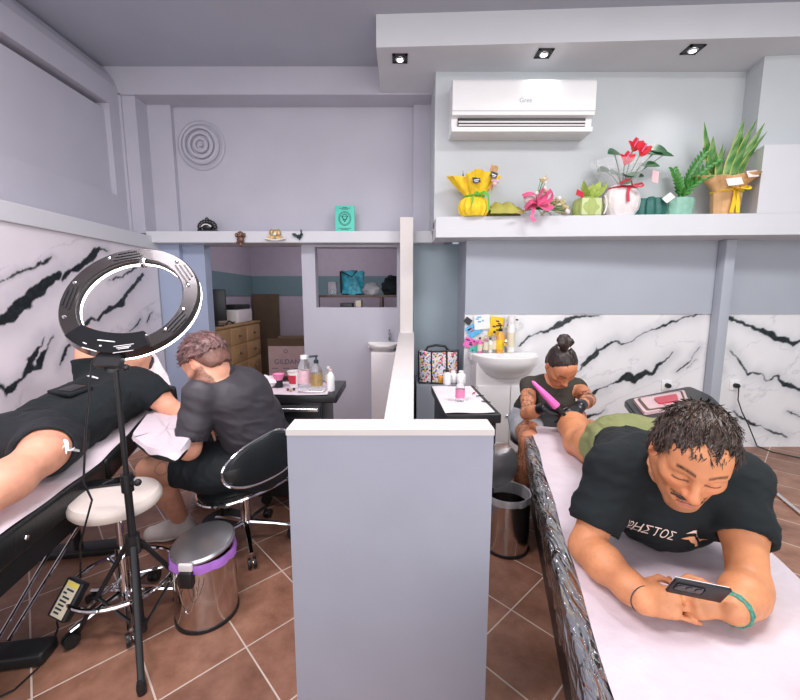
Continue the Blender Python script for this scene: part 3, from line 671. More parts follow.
b.ball((x, 3.567, z - .012), (.016, .01, .014), seg=10, rings=8); b.build('beads', M['logo_white'], t)
p = at(299, 236, Y=3.58); x, z = p.x, p.z
t = thing('figurine', 'small dark bird-like figure on the shelf edge, right of the gold one', 'ornament', (x, 3.585, z - .035))
b = MB().ball((x, 3.582, z - .005), (.024, .016, .018), seg=12, rings=8); b.ball((x + .022, 3.58, z + .014), (.013, .011, .012), seg=10, rings=8)
b.leaf((x + .02, 3.58, z + .02), (x + .02, 3.576, z + .06), (0, -1, 0), .006, thick=.003); b.leaf((x - .015, 3.58, z), (x - .06, 3.575, z + .018), (0, -1, 0), .014, thick=.003); b.tube([(x, 3.58, z - .015), (x + .005, 3.578, z - .035)], .005, 6)
b.build('figure_body', M['ink'], t)
p = at(345, 231, Y=3.70); x = p.x; z = 1.872
t = thing('greeting_card', 'mint green card with a dark round emblem standing on the left shelf', 'card', (x, 3.70, z))
mx = Matrix.Translation((x, 3.70, z)) @ Matrix.Rotation(R(-6), 4, 'X')
MB().rbox(-.088, .088, -.012, .012, .001, .24, .003, mx).build('card_panel', M['mintcard'], t)
b = MB()
for r_ in (.055, .046): b.tube([mx @ Vector((r_ * math.cos(a), -.0125, .125 + r_ * 1.15 * math.sin(a))) for a in np.linspace(0, 2 * math.pi, 33)[:-1]], .002, 5, closed=True)
b.tube([mx @ Vector((.02 * math.cos(a), -.0125, .14 + .024 * math.sin(a))) for a in np.linspace(0, 2 * math.pi, 21)[:-1]], .003, 5, closed=True)
for s in (-1, 1): b.tube([mx @ Vector((s * .03, -.0125, .15)), mx @ Vector((s * .012, -.0125, .115)), mx @ Vector((0, -.0125, .095))], .003, 5); b.ball(mx @ Vector((s * .008, -.0125, .143)), .004, seg=8, rings=6)
for zz, w in ((.215, .05), (.205, .03), (.035, .055), (.024, .035), (.222, .02)): b.box(-w, w, -.0135, -.0118, zz, zz + .004, mx)
b.build('printed_emblem', M['ink'], t)
# ================================================================== BACK ROOM
t = thing('chest_of_drawers', 'tan wooden chest of drawers in the back room', 'cabinet', (-2.03, 4.7, 0))
FX = -1.93
MB().rbox(-2.20, FX, 3.95, 5.42, .0, .95, .006).build('body', M['cork'], t)
MB().rbox(-2.20, FX + .015, 3.94, 5.43, .95, .975, .004).build('top', M['cork'], t)
ys = [3.97, 4.45, 4.93, 5.40]
for k in range(3):
    for j, (z0, z1) in enumerate(((.74, .93), (.52, .73), (.28, .51), (.05, .27))):
        d = MB().rbox(FX, FX + .014, ys[k] + .008, ys[k + 1] - .008, z0, z1, .004).build('drawer', M['cork'], t)
        MB().ball((FX + .028, (ys[k] + ys[k + 1]) / 2, (z0 + z1) / 2), .016, seg=10, rings=8).build('knob', M['brown'], d)
t = thing('monitor', 'black computer monitor seen from behind on the tan chest', 'monitor', (-2.05, 4.35, .975))
mx = Matrix.Translation((-2.02, 4.32, .975)) @ Matrix.Rotation(R(20), 4, 'Z')
MB().rbox(-.14, .12, -.02, .02, .06, .40, .008, mx).build('screen_panel', M['black'], t)
MB().rbox(-.03, .03, -.01, .03, .005, .2, .004, mx).build('stand', M['black'], t); MB().rbox(-.09, .09, -.07, .07, .0005, .012, .004, mx).build('stand_base', M['black'], t)
t = thing('printer', 'white printer with a black lid on the tan chest', 'printer', (-2.04, 5.0, .975))
MB().rbox(-2.18, -1.93, 4.72, 5.18, .976, 1.14, .02).build('casing', M['laminate'], t)
MB().rbox(-2.19, -1.945, 4.74, 5.17, 1.14, 1.20, .02).build('lid', M['black'], t)
b = MB().tube([(-1.96, 4.45, .985), (-1.97, 4.55, 1.02), (-1.95, 4.62, .99), (-1.97, 4.7, 1.0)], .009, 6)
props(b.build('cable', M['black']), 'coiled black cable on the tan chest in front of the printer', 'cable')
p0, p1 = at(253, 294, Y=5.93), at(281, 352, Y=5.93)
t = MB().box(p0.x, p1.x, 5.90, 5.93, .0, p0.z)
props(t.build('board', M['brown']), 'tall dark brown board leaning on the back room wall behind the carton', 'board')
p0, p1 = at(268, 346, Y=5.0), at(306, 376, Y=5.0)
bt = p1.z
t = thing('bench', 'low dark bench under the carton in the back room', 'bench', ((p0.x + p1.x) / 2, 5.2, 0))
MB().rbox(p0.x - .12, p1.x + .25, 4.96, 5.5, bt - .04, bt - .001, .005).build('bench_top', M['wood_dark'], t)
for sx in (p0.x - .1, p1.x + .2):
    for sy in (5.0, 5.45): MB().box(sx - .02, sx + .02, sy - .02, sy + .02, 0, bt - .04).build('leg', M['wood_dark'], t)
t = thing('cardboard_box', 'pinkish cardboard carton printed GILDAN in the back room', 'box', ((p0.x + p1.x) / 2, 5.2, bt))
MB().box(p0.x, p1.x, 5.0, 5.4, bt, p0.z).build('carton_body', M['carton'], t)
MB().box(p0.x, p1.x, 5.19, 5.21, p0.z - .002, p0.z + .0015).build('tape', M['kraft'], t)
for y_ in (5.0, 5.4):
    b = MB().box(p0.x, p1.x, y_ - .004, y_ + .004, p0.z, p0.z + .10, Matrix.Translation((0, y_, p0.z)) @ Matrix.Rotation(R(8 if y_ < 5.2 else -30), 4, 'X') @ Matrix.Translation((0, -y_, -p0.z))); b.build('flap', M['brown'], t)
w = p1.x - p0.x; h = p0.z - bt; xc = (p0.x + p1.x) / 2
b = MB(); v, f = text_geo('GILDAN', .090); b.add(v, f, frame((xc, 4.998, bt + h * .47), (1, 0, 0), (0, 0, 1)))
b.tube([(xc - w * .03 + .022 * math.cos(a_), 4.998, bt + h * .83 + .022 * math.sin(a_)) for a_ in np.linspace(0, 2 * math.pi, 17)[:-1]], .004, 5, closed=True)
for k in range(3): b.box(xc - w * .42 + k * w * .3, xc - w * .25 + k * w * .3, 4.9975, 4.999, bt + h * .25, bt + h * .27)
b.build('printed_name', mat('blue_grey_print', (.10, .12, .22), .6), t, smooth=False)
# hatch rack and what stands on it
t = thing('storage_rack', 'dark wooden rack seen through the hatch in the back room', 'rack', (-.42, 4.35, 0))
rz = at(350, 295, Y=4.15).z
MB().rbox(-.95, .30, 4.15, 4.60, rz - .025, rz, .003).build('shelf', M['wood_dark'], t); MB().rbox(-.95, .30, 4.15, 4.60, rz - .21, rz - .185, .003).build('shelf', M['wood_dark'], t)
for x in (-.94, -.2, .27): MB().box(x - .015, x + .015, 4.16, 4.59, 0, rz - .0255).build('upright', M['wood_dark'], t)
def hx(px): return at(px, 290, Y=4.28).x
x = hx(332); props(MB().lathe([(0, .001), (.052, .001), (.055, .02), (.055, .13), (.048, .14), (.045, .13), (.045, .01), (0, .008)], Matrix.Translation((x, 4.3, rz)), 20).build('glass_jar', M['clear']), 'clear glass jar on the rack behind the hatch', 'jar')
x0, x1 = hx(341), hx(364); xc = (x0 + x1) / 2
t = thing('carrier_bag', 'teal printed carrier bag standing on the rack behind the hatch', 'bag', (xc, 4.3, rz))
w = (x1 - x0) / 2
b = MB(); P = []
for i in range(9):
    u = i / 8; P.append([(xc + (w * (.92 + .12 * u)) * math.cos(a) * (1 if abs(math.cos(a)) > .3 else 1), 4.32 + .07 * (1 - .5 * u) * math.sin(a) + .01 * math.sin(5 * a + i), rz + .001 + .25 * u + .012 * u * math.sin(3 * a)) for a in np.linspace(0, 2 * math.pi, 33)])
b.grid(P, .002); b.box(xc - w * .9, xc + w * .9, 4.27, 4.37, rz + .001, rz + .006); b.build('bag_body', M['teal_bag'], t)
b = MB(); b.tube([(xc - w * .9, 4.262, rz + .008), (xc + w * .9, 4.262, rz + .008)], .008, 6); b.tube([(xc - w, 4.29, rz + .02), (xc - w * 1.03, 4.29, rz + .25)], .01, 6); b.tube([(xc - w, 4.29, rz + .25), (xc, 4.27, rz + .19), (xc + w * .4, 4.28, rz + .26)], .007, 6); b.build('bag_trim', M['black'], t)
def lump(name, c, r, m, lab, cat, amp=.2, seed=0, seg=28):
    b = MB(); vs = []; n = 18
    b.ball((0, 0, 0), (1, 1, 1), seg=seg, rings=n); a = np.array([tuple(v) for v in b.v]); nz = 1 + amp * fbm(a, 1.6, 3, seed)
    a = a * nz[:, None] * np.array(r); a[:, 2] = np.maximum(a[:, 2], -r[2] * .8) + r[2] * .8 + .001
    b.v = [Vector(q) + Vector(c) for q in a]; return props(b.build(name, m), lab, cat)
lump('plastic_bag', (hx(372), 4.3, rz), (.085, .07, .075), M['bag_film'], 'crumpled translucent plastic bag on the rack behind the hatch', 'bag', .3, 3)
lump('cloth_bag', (hx(391), 4.3, rz), (.10, .08, .11), M['cloth_black'], 'black cloth bag at the right end of the rack behind the hatch', 'bag', .3, 9)
for k, (px_, w, h, m, lab) in enumerate(((324, .10, .05, 'laminate', 'flat white pack on the lower shelf of the rack'), (347, .13, .10, 'black', 'black box on the lower shelf of the rack'), (359, .06, .13, 'label_pale', 'small pale carton on the lower shelf of the rack'))):
    x = hx(px_); z0 = rz - .185; props(MB().rbox(x - w / 2, x + w / 2, 4.2, 4.36, z0 + .0005, z0 + h, .005).build('storage_box', M[m]), lab, 'box')

# ================================================================== SINKS
t = thing('wash_basin', 'small white hand basin on a white cabinet left of the half wall', 'sink', (-.16, 3.62, 0))
def basin(b, xc, yw, rim, w, d, h, flat=1.0):
    """half-oval basin against a wall at y = yw"""
    seg = 40; rows = [(1.0, 0), (1.0, -.16 * h), (.96, -.32 * h), (.80, -.62 * h), (.55, -.86 * h), (.35, -h)]
    top = [(.93, -.004), (.86, -.02), (.7, -.07), (.45, -.10), (.1, -.11)]
    vs = []; fs = []
    allr = [(k, z) for k, z in rows[::-1]] + [(.97, .006)] + top; n = seg + 1
    for k, z in allr:
        for i in range(n):
            a = math.pi + math.pi * i / seg; ca, sa = math.cos(a), math.sin(a)
            vs.append((xc + w / 2 * k * (abs(ca) ** .8) * (1 if ca > 0 else -1), yw - .002 + (d * k) * (-(abs(sa) ** .75)), rim + z))
    for j in range(len(allr) - 1):
        for i in range(seg): fs.append((j * n + i, j * n + i + 1, (j + 1) * n + i + 1, (j + 1) * n + i))
    b.add(vs, fs); return b
b = basin(MB(), -.158, 3.745, .865, .29, .26, .08); b.box(-.30, -.016, 3.68, 3.748, .82, .875); b.build('basin', M['ceramic'], t)
MB().rbox(-.262, -.02, 3.53, 3.748, .0, .80, .006).build('cabinet', M['laminate'], t)
b = MB().tube([(-.10, 3.71, .87), (-.10, 3.71, .95), (-.10, 3.68, .975), (-.10, 3.61, .965), (-.10, 3.605, .945)], .012, 8); b.tube([(-.10, 3.71, .95), (-.10, 3.70, .985), (-.10, 3.65, 1.0)], .008, 8); b.build('tap', M['chrome'], t)
t = thing('vanity_sink', 'white bathroom sink with a bowed front on a white cabinet by the marble wall', 'sink', (.86, 3.1, 0))
MB().rbox(.60, 1.04, 3.06, 3.288, .04, .78, .004).build('cabinet', M['laminate'], t)
d = MB().rbox(.615, .87, 3.044, 3.0595, .06, .60, .003).build('door', M['laminate'], t); MB().ball((.85, 3.036, .36), .011, seg=10, rings=8).build('knob', M['chrome'], d)
d = MB().rbox(.876, 1.03, 3.044, 3.0595, .06, .60, .003).build('door', M['laminate'], t); MB().ball((.895, 3.036, .36), .011, seg=10, rings=8).build('knob', M['chrome'], d)
b = basin(MB(), .845, 3.285, .835, .54, .37, .23); b.box(.575, 1.115, 3.17, 3.288, .79, .842); b.build('basin', M['ceramic'], t)
b = MB().lathe([(.012, .0), (.012, .01), (.006, .012)], Matrix.Translation((.845, 3.0, .80)), 12); b.build('overflow_cap', M['chrome'], t)
b = MB().tube([(.845, 3.2, .84), (.845, 3.2, .90), (.845, 3.16, .925), (.845, 3.08, .91)], .011, 8); b.tube([(.845, 3.2, .90), (.845, 3.19, .94), (.845, 3.13, .95)], .008, 8); b.build('tap', M['chrome'], t)
def bottle(name, x, y, z, r, h, m, cap, lab, neck=.4, caph=.12, group=None, band=None, pump=False, seg=16):
    t = thing(name, lab, 'bottle', (x, y, z), group=group); mx = Matrix.Translation((x, y, z))
    MB().lathe([(0, .001), (r * .9, .001), (r, .01 * h / .15), (r, h * .62), (r * .85, h * .74), (r * neck, h * (1 - caph) - .004), (r * neck, h * (1 - caph)), (0, h * (1 - caph))], mx, seg).build('body', m, t)
    b = MB().lathe([(r * neck * 1.15, h * (1 - caph)), (r * neck * 1.15, h - .002), (0, h)], mx, seg)
    if pump: b.tube([(x, y, z + h * .98), (x, y, z + h * 1.12)], r * .16, 6); b.tube([(x + r * .3, y, z + h * 1.12), (x - r * 1.1, y - r * .3, z + h * 1.1)], r * .2, 6)
    b.build('cap', cap, t)
    if band: MB().lathe([(r * 1.012, h * .15), (r * 1.012, h * .55)], mx, seg).build('label', band, t)
    return t
def rx_(px): return at(px, 350, Y=3.22).x
bottle('dispenser', rx_(511), 3.235, .842, .033, .30, M['white'], M['laminate'], 'tall white dispenser bottle at the right end of the sink', neck=.85, caph=.2, band=M['label_pale'])
bottle('soap_bottle', rx_(500), 3.22, .842, .036, .20, M['amber'], M['black'], 'amber soap bottle with black cap on the sink', pump=True, band=M['yellow'])
for px_, r_, h_, m, c, lab in ((479, .02, .13, 'pink', 'black', 'small pink bottle at the left end of the sink'), (485, .022, .17, 'clear', 'white', 'slim clear bottle with white cap on the sink'), (490, .02, .12, 'white', 'ink', 'short white bottle with dark cap on the sink'), (494, .021, .18, 'clear', 'black', 'clear bottle with black cap beside the amber soap bottle')):
    bottle('toiletry_bottle', rx_(px_), 3.225 - .03 * (px_ % 2), .842, r_, h_, M[m], M[c], lab, group='bottles on the right sink', band=M['label_pale'])
fly = [(496, 327, .11, .17, 8, 'yellow', 'yellow sheet pinned above the sink'), (474, 330, .12, .10, -30, 'blue_sheet', 'tilted bright blue sticker above the sink'), (470, 343, .10, .08, 20, 'pink', 'bright pink sticker left above the sink'), (482, 322, .13, .12, -5, 'logo_white', 'white sheet left of the yellow one above the sink'), (512, 322, .12, .10, 4, 'logo_white', 'white sheet with a dark dot right of the yellow one'), (484, 343, .10, .10, 12, 'label_pale', 'pale printed sheet low above the sink'), (468, 321, .06, .05, 35, 'black', 'small black sticker at the left edge of the marble wall'), (475, 350, .08, .07, -12, 'mintcard', 'mint coloured sticker just above the sink')]
M['blue_sheet'] = mat('blue_sheet', (.10, .45, .75), .6, var=.3, scale=40)
for k, (px_, py_, w, h, a, m, lab) in enumerate(fly):
    p = at(px_, py_, Y=3.287 - .0018 * k); t = thing('pinned_sheet', lab, 'paper', p, group='papers above the right sink')
    mx = Matrix.Translation(p) @ Matrix.Rotation(R(a), 4, 'Y')
    MB().box(-w / 2, w / 2, -.0008, .0008, -h / 2, h / 2, mx).build('sheet', M[m], t)
    b = MB(); rnd = random.Random(k)
    if m != 'black':
        if 'dark dot' in lab: b.lathe([(.022, 0), (.012, .001), (0, .001)], mx @ frame((0, -.001, 0), (1, 0, 0), (0, 0, 1)), 14)
        for q in range(4): xx, zz = rnd.uniform(-.3, .3) * w, rnd.uniform(-.35, .35) * h; ww = rnd.uniform(.06, .2) * w; b.box(xx - ww, xx + ww, -.0016, -.0009, zz - .006, zz + .006, mx)
        b.build('print', M[('ink', 'gloss_red', 'ink', 'blue_sheet')[k % 4]], t)

# colourful bag on the boxed ledge in the recess
x0, x1 = .150, .512; z0 = .556; xc = (x0 + x1) / 2
t = thing('tote_bag', 'clear bag full of colourful print with black piping standing in the recess', 'bag', (xc, 3.42, z0))
m, nt, bs = new_mat('colourful_print'); N = nt.nodes; L = nt.links
tc = N.new('ShaderNodeTexCoord'); vo = N.new('ShaderNodeTexVoronoi'); vo.inputs['Scale'].default_value = 80; L.new(tc.outputs['Object'], vo.inputs['Vector'])
n2 = N.new('ShaderNodeTexNoise'); n2.inputs['Scale'].default_value = 9; L.new(tc.outputs['Object'], n2.inputs['Vector'])
cr = N.new('ShaderNodeValToRGB'); cr.color_ramp.interpolation = 'CONSTANT'
cols = [(0, (.75, .72, .74)), (.25, (.70, .05, .08)), (.36, (.75, .72, .74)), (.45, (.02, .02, .03)), (.52, (.25, .42, .68)), (.62, (.78, .55, .62)), (.74, (.70, .50, .04)), (.84, (.02, .02, .03)), (.9, (.75, .7, .7))]
for i, (ps, c_) in enumerate(cols):
    e = cr.color_ramp.elements[i] if i < 2 else cr.color_ramp.elements.new(ps)
    e.position = ps; e.color = (*c_, 1)
sp_ = N.new('ShaderNodeSeparateColor'); L.new(vo.outputs['Color'], sp_.inputs[0]); L.new(sp_.outputs[0], cr.inputs[0]); L.new(cr.outputs[0], bs.inputs['Base Color']); bs.inputs['Roughness'].default_value = .15
b = MB(); P = []
for i in range(8):
    u = i / 7; hw = (x1 - x0) / 2 * (.92 + .08 * u)
    P.append([(xc + hw * np.sign(math.cos(a)) * abs(math.cos(a)) ** .5, 3.40 + (.09 - .055 * u) * np.sign(math.sin(a)) * abs(math.sin(a)) ** .6, z0 + .002 + .27 * u - .012 * math.cos(a) * u) for a in np.linspace(0, 2 * math.pi, 49)])
b.grid(P, .002); b.rbox(x0 + .015, x1 - .015, 3.33, 3.47, z0 + .001, z0 + .012, .004); b.build('bag_body', m, t)
b = MB(); yf_ = 3.355
b.tube([(x0 + .004, 3.385, z0 + .27), (xc, 3.357, z0 + .275), (x1 - .004, 3.385, z0 + .28)], .008, 6); b.tube([(x0 + .01, 3.33, z0 + .008), (xc, 3.308, z0 + .008), (x1 - .01, 3.33, z0 + .008)], .009, 6)
for x in (x0 + .01, x0 + .12, x1 - .11, x1 - .012): b.tube([(x + (xc - x) * .0, 3.335 if abs(x - xc) > .12 else 3.312, z0 + .01), (x, 3.37 if abs(x - xc) > .12 else 3.36, z0 + .273)], .007, 6)
b.build('piping', M['black'], t)
b = MB().tube([(xc - .11 + .0, 3.40, z0 + .27), (xc - .09, 3.40, z0 + .31), (xc - .02, 3.40, z0 + .325), (xc + .06, 3.40, z0 + .315), (xc + .09, 3.40, z0 + .275)], .011, 8); b.build('handle', M['black'], t)

# ================================================================== DRAWER CARTS
def cart(lab, x0, x1, y0, y1, H_, rz=0, loc=(0, 0), overhang=0, red=False):
    cxx, cyy = (x0 + x1) / 2, (y0 + y1) / 2
    t = thing('tool_cart', lab, 'cart', (cxx, cyy, 0), rz, group=None)
    hw, hd = (x1 - x0) / 2, (y1 - y0) / 2
    MB().rbox(-hw + .02, hw - .02 - overhang, -hd + .02, hd - .02, .07, H_ - .05, .006).build('body', M['vinyl'], t, local=True)
    MB().rbox(-hw, hw, -hd, hd, H_ - .05, H_, .008).build('top', M['black'], t, local=True)
    for k in range(4):
        z1 = H_ - .065 - .145 * k
        d = MB().rbox(-hw + .03, hw - .03 - overhang, -hd + .004, -hd + .0195, z1 - .135, z1, .004).build('drawer', M['black'], t, local=True)
        MB().rbox(-hw + .04, hw - .04 - overhang, -hd - .014, -hd + .0035, z1 - .035, z1 - .012, .005).build('handle', M['alu'], d, local=True)
    for sx in (-1, 1):
        for sy in (-1, 1):
            b = MB().lathe([(0, -.012), (.03, -.012), (.033, 0), (.03, .012), (0, .012)], Matrix.Translation((sx * (hw - .06) - (overhang if sx > 0 else 0), sy * (hd - .06), .033)) @ Matrix.Rotation(R(90), 4, 'X'), 16)
            b.box(sx * (hw - .06) - .006 - (overhang if sx > 0 else 0), sx * (hw - .06) + .006 - (overhang if sx > 0 else 0), sy * (hd - .06) - .006, sy * (hd - .06) + .006, .04, .072); b.build('castor', M['metal_black'], t, local=True)
    return t
H_ = .72
cart('black drawer cart with paper and bottles on top, behind the seated man', -.90, -.375, 2.28, 2.70, H_, overhang=.07)
def sheet(name, pts, z, m, lab, amp=.004, n=14, seed=0):
    """a paper lying on a top: four corners, slightly wavy"""
    a, b_, c_, d_ = [Vector((*p, 0)) for p in pts]; P = []
    for i in range(n + 1):
        row = []
        for j in range(n + 1):
            u, v = i / n, j / n; p = (a * (1 - u) + b_ * u) * (1 - v) + (d_ * (1 - u) + c_ * u) * v
            row.append((p.x, p.y, z + .0025 + amp * (1 + math.sin(u * 7 + seed) * math.cos(v * 6 + seed * 2)) * .5))
        P.append(row)
    return props(MB().grid(P, .0012).build(name, M[m]), lab, 'paper')
sheet('paper_sheet', [(-.88, 2.275), (-.43, 2.275), (-.45, 2.62), (-.88, 2.62)], H_, 'paper', 'white paper sheet spread on the left drawer cart')
ZT = H_ + .0075
def cxy(px, py): return at(px, py, Z=H_)
p = cxy(279, 388)
t = thing('ink_cup', 'pink cup standing in a black holder on the left cart', 'cup', (p.x, p.y, ZT))
MB().lathe([(0, .001), (.026, .001), (.024, .045), (0, .045)], Matrix.Translation((p.x, p.y, ZT)), 16).build('holder', M['black'], t)
MB().lathe([(0, .0455), (.024, .0455), (.038, .085), (.036, .085), (.022, .05), (0, .05)], Matrix.Translation((p.x, p.y, ZT)), 18).build('cup', M['pink_soft'], t)
p = cxy(305, 389); bottle('spray_bottle', p.x, p.y, ZT, .04, .21, M['clear'], M['white'], 'clear bottle wrapped with a pink label on the left cart', neck=.5, band=M['pink_pale'])
p = cxy(300, 387); t = thing('paper_cup', 'white and pink paper cup beside the clear bottle on the left cart', 'cup', (p.x - .02, p.y - .05, ZT)); MB().lathe([(0, .001), (.03, .001), (.042, .105), (.045, .108), (.04, .106), (.028, .006), (0, .006)], Matrix.Translation((p.x - .02, p.y - .05, ZT)), 20).build('cup_body', M['white_tissue'], t); MB().lathe([(.0345, .03), (.0415, .085)], Matrix.Translation((p.x - .02, p.y - .05, ZT)), 20, 3.6, 5.2).build('cup_print', M['gloss_red'], t)
p = cxy(317, 391); bottle('pump_bottle', p.x, p.y, ZT, .036, .19, M['clear'], M['ink'], 'clear pump bottle with a dark nozzle and tan label on the left cart', neck=.35, pump=True, band=M['gold'])
p = cxy(327, 386); bottle('small_bottle', p.x, p.y + .06, H_, .022, .12, M['clear'], M['white'], 'small clear bottle at the back right of the left cart', group='small bottles on the left cart', band=M['label_pale'])
p = cxy(331, 391); bottle('small_bottle', p.x, p.y, H_, .024, .14, M['white'], M['sleeve_pink'], 'small white bottle at the right edge of the left cart', group='small bottles on the left cart')
for k, (px_, py_) in enumerate(((288, 392), (291, 393), (294, 391.5))):
    p = cxy(px_, py_); props(MB().lathe([(0, .001), (.007, .001), (.009, .014), (.006, .013), (0, .005)], Matrix.Translation((p.x, p.y, ZT)), 12).build('pigment_pot', M[('bronze', 'gold', 'ink')[k]]), ('brown tiny pigment pot, leftmost of three on the left cart', 'gold tiny pigment pot, middle of three on the left cart', 'dark tiny pigment pot, rightmost of three on the left cart')[k], 'pot', 'pigment pots on the left cart')
lump('tissue', (*cxy(268, 388).xy, ZT), (.05, .05, .04), M['towel'], 'crumpled white tissue on the left cart', 'tissue', .5, 5)
p = cxy(312, 394); t = thing('wrapped_tray', 'clear film covered tray at the front of the left cart', 'tray', (p.x, p.y, ZT)); MB().rbox(p.x - .085, p.x + .07, p.y - .005, p.y + .07, ZT, ZT + .012, .004).build('tray', M['alu'], t); lump_ = MB().grid([[(p.x - .09 + .165 * i / 8, p.y - .008 + .08 * j / 6, ZT + .016 + .006 * math.sin(i * 2 + j * 1.7)) for j in range(7)] for i in range(9)], .0008).build('film_cover', M['cellophane'], t)
p = at(331, 412, Y=2.35); 
bottle('dark_bottle', -.41, 2.55, 0, .035, .30, M['ink'], M['ink'], 'dark bottle on the floor at the right side of the left cart', neck=.35)

# right cart
cart('black drawer cart with white paper on top, between the half wall and the sink', .215, .495, 1.90, 2.54, H_, rz=R(2.0))
sheet('paper_sheet', [(.225, 1.905), (.475, 1.915), (.455, 2.50), (.205, 2.49)], H_, 'towel', 'white paper sheet covering the right drawer cart')
p = at(460, 402, Z=H_); bottle('spray_bottle', p.x, p.y, ZT, .026, .12, M['clear'], M['white'], 'clear bottle with pink liquid at the front of the right cart', neck=.5, band=M['pink_soft'])
for px_, py_, r_, h_, lab in ((447, 386, .026, .10, 'white squeeze bottle at the back left of the right cart'), (453, 384, .028, .085, 'squat white bottle at the back of the right cart'), (461, 385, .03, .09, 'squat cloudy bottle at the back right of the right cart')):
    p = at(px_, py_, Z=H_); bottle('squeeze_bottle', p.x, p.y, ZT, r_, h_, M['white'], M['white'] if 'cloudy' in lab else M['black'] if 'squeeze' in lab else M['white'], lab, neck=.5, group='white bottles on the right cart')
p = at(441, 384, Z=H_); t = bottle('small_bottle', p.x, p.y, ZT, .02, .06, M['amber'], M['white'], 'tiny amber bottle at the back left corner of the right cart')
for k, (px_, py_, a) in enumerate(((480, 398, 20), (486, 404, -25), (474, 395, 60))):
    p = at(px_, py_, Z=H_); d = Vector((math.cos(R(a)), math.sin(R(a)), 0)) * .026; q = Vector((p.x, p.y, ZT + .006))
    props(MB().tube([q - d, q, q + d], [.003, .0045, .002], 8).build('tattoo_tool', M[('ink', 'black', 'gloss_red')[k]]), ('small dark tool lying on the right cart, the middle one', 'black tool nearest the right front corner of the right cart', 'small red tool lying farthest back on the right cart')[k], 'tool', 'tools on the right cart')
props(MB().rbox(.265, .315, 1.868, 1.884, .575, .66, .006).build('sticker_tag', M['gloss_red']), 'small red tag hanging at the front drawer of the right cart', 'tag')

# ================================================================== ARM REST BY THE RIGHT WALL
q = [at(x, y, Z=.62) for x, y in ((623, 400), (690, 386), (712, 396), (734, 417), (640, 422))]
poly = [(v.x, v.y) for v in q]
def round_poly(poly, r, n=5):
    out = []
    for i in range(len(poly)):
        a, b_, c_ = [Vector(poly[(i + k) % len(poly)]) for k in (-1, 0, 1)]; d0 = (a - b_).normalized(); d1 = (c_ - b_).normalized(); p0, p1 = b_ + d0 * r, b_ + d1 * r
        for k in range(n + 1): u = k / n; out.append(tuple(p0 * (1 - u) ** 2 + b_ * 2 * u * (1 - u) + p1 * u * u))
    return out
cxp = sum(p[0] for p in poly) / 5; cyp = sum(p[1] for p in poly) / 5
t = thing('arm_rest_stand', 'black padded rest on a stand by the right marble wall', 'stand', (cxp, cyp, 0))
rp = round_poly(poly, .07); sh = [(cxp + (x - cxp) * .97, cyp + (y - cyp) * .97) for x, y in rp]
b = MB().prism(rp, .592, .615); b.prism(sh, .615, .622); b.build('pad', M['vinyl'], t, angle=60)
MB().lathe([(.022, .03), (.022, .591)], Matrix.Translation((cxp, cyp, 0)), 16).build('column', M['metal_black'], t)
for k in range(3): MB().tube([(cxp, cyp, .06), (cxp + .26 * math.cos(k * 2.09 + 1.2), cyp + .26 * math.sin(k * 2.09 + 1.2), .016)], .015, 8).build('leg', M['metal_black'], t)
q = [at(x, y, Z=.625) for x, y in ((633, 401), (684, 392), (690, 407), (644, 415))]
t = thing('film_pack', 'pale pink plastic pack with a red piece lying on the black rest', 'pack', (sum(v.x for v in q) / 4, sum(v.y for v in q) / 4, .622))
MB().prism(round_poly([(v.x, v.y) for v in q], .03), .6225, .640).build('pack_tray', M['sleeve_pink'], t)
cq = sum(q, Vector()) / 4; MB().prism(round_poly([tuple((cq + (v - cq) * .88).xy) for v in q], .03), .640, .643).build('tray_rim', M['brown'], t); MB().prism(round_poly([tuple((cq + (v - cq) * .78).xy) for v in q], .03), .643, .646).build('paper_inlay', M['sleeve_pink'], t)
MB().prism(round_poly([tuple((cq + Vector((0.02, .0, 0)) + (v - cq) * Vector((.55, .35, 0)).x * .8).xy) for v in q], .03), .646, .655).build('red_piece', M['gloss_red'], t)
p0, p1 = at(741, 462, Z=.03), at(803, 512, Z=.03)
props(MB().tube([(p0.x, p0.y, .012), (p1.x, p1.y, .012)], .011, 10).build('metal_rod', M['alu']), 'thin grey metal rod lying on the floor beyond the lying man', 'rod')
# ================================================================== LEFT SIDE: BED, ARM REST, RING LIGHT, STOOLS
LBM = frame((-1.185, 1.08, 0), (-.173, .985, 0), (-.985, -.173, 0))
LBA = LBM @ Matrix.Translation((.58, 0, .545)) @ Matrix.Rotation(R(-10), 4, 'Y')      # raised back rest
t = thing('tattoo_bed', 'black treatment bed by the left marble wall, its back rest raised', 'bed', LBM @ Vector((.2, .3, 0)))
MB().rbox(-1.1, .575, 0, .62, .48, .59, .02, LBM).build('mattress', M['vinyl'], t)
MB().rbox(.005, .86, 0, .62, -.065, .045, .02, LBA).build('back_rest', M['vinyl'], t)
b = MB().box(-1.05, .55, .02, .60, .40, .479, LBM); b.box(.55, .62, .1, .5, .42, .479, LBM); b.build('bed_frame', M['metal_black'], t)
for sx in (.21, -.85):
    b = MB().rbox(sx - .035, sx + .035, .27, .35, .05, .44, .006, LBM); b.rbox(sx - .045, sx + .045, .05, .62, .0, .05, .012, LBM); b.build('leg', M['metal_black'], t)
MB().tube([LBM @ Vector((.24, .20, .06)), LBM @ Vector((1.0, .16, .42))], .007, 8).build('brace_rod', M['chrome'], t)
MB().tube([LBM @ Vector((.24, .25, .04)), LBM @ Vector((.95, .24, .40))], .007, 8).build('brace_rod', M['chrome'], t)
b = MB().tube([LBM @ Vector((.80, .31, .48)), LBM @ Vector((.85, .31, .0))], .02, 8); b.rbox(.80, .90, .05, .58, 0, .035, .01, LBM); b.build('leg', M['metal_black'], t)
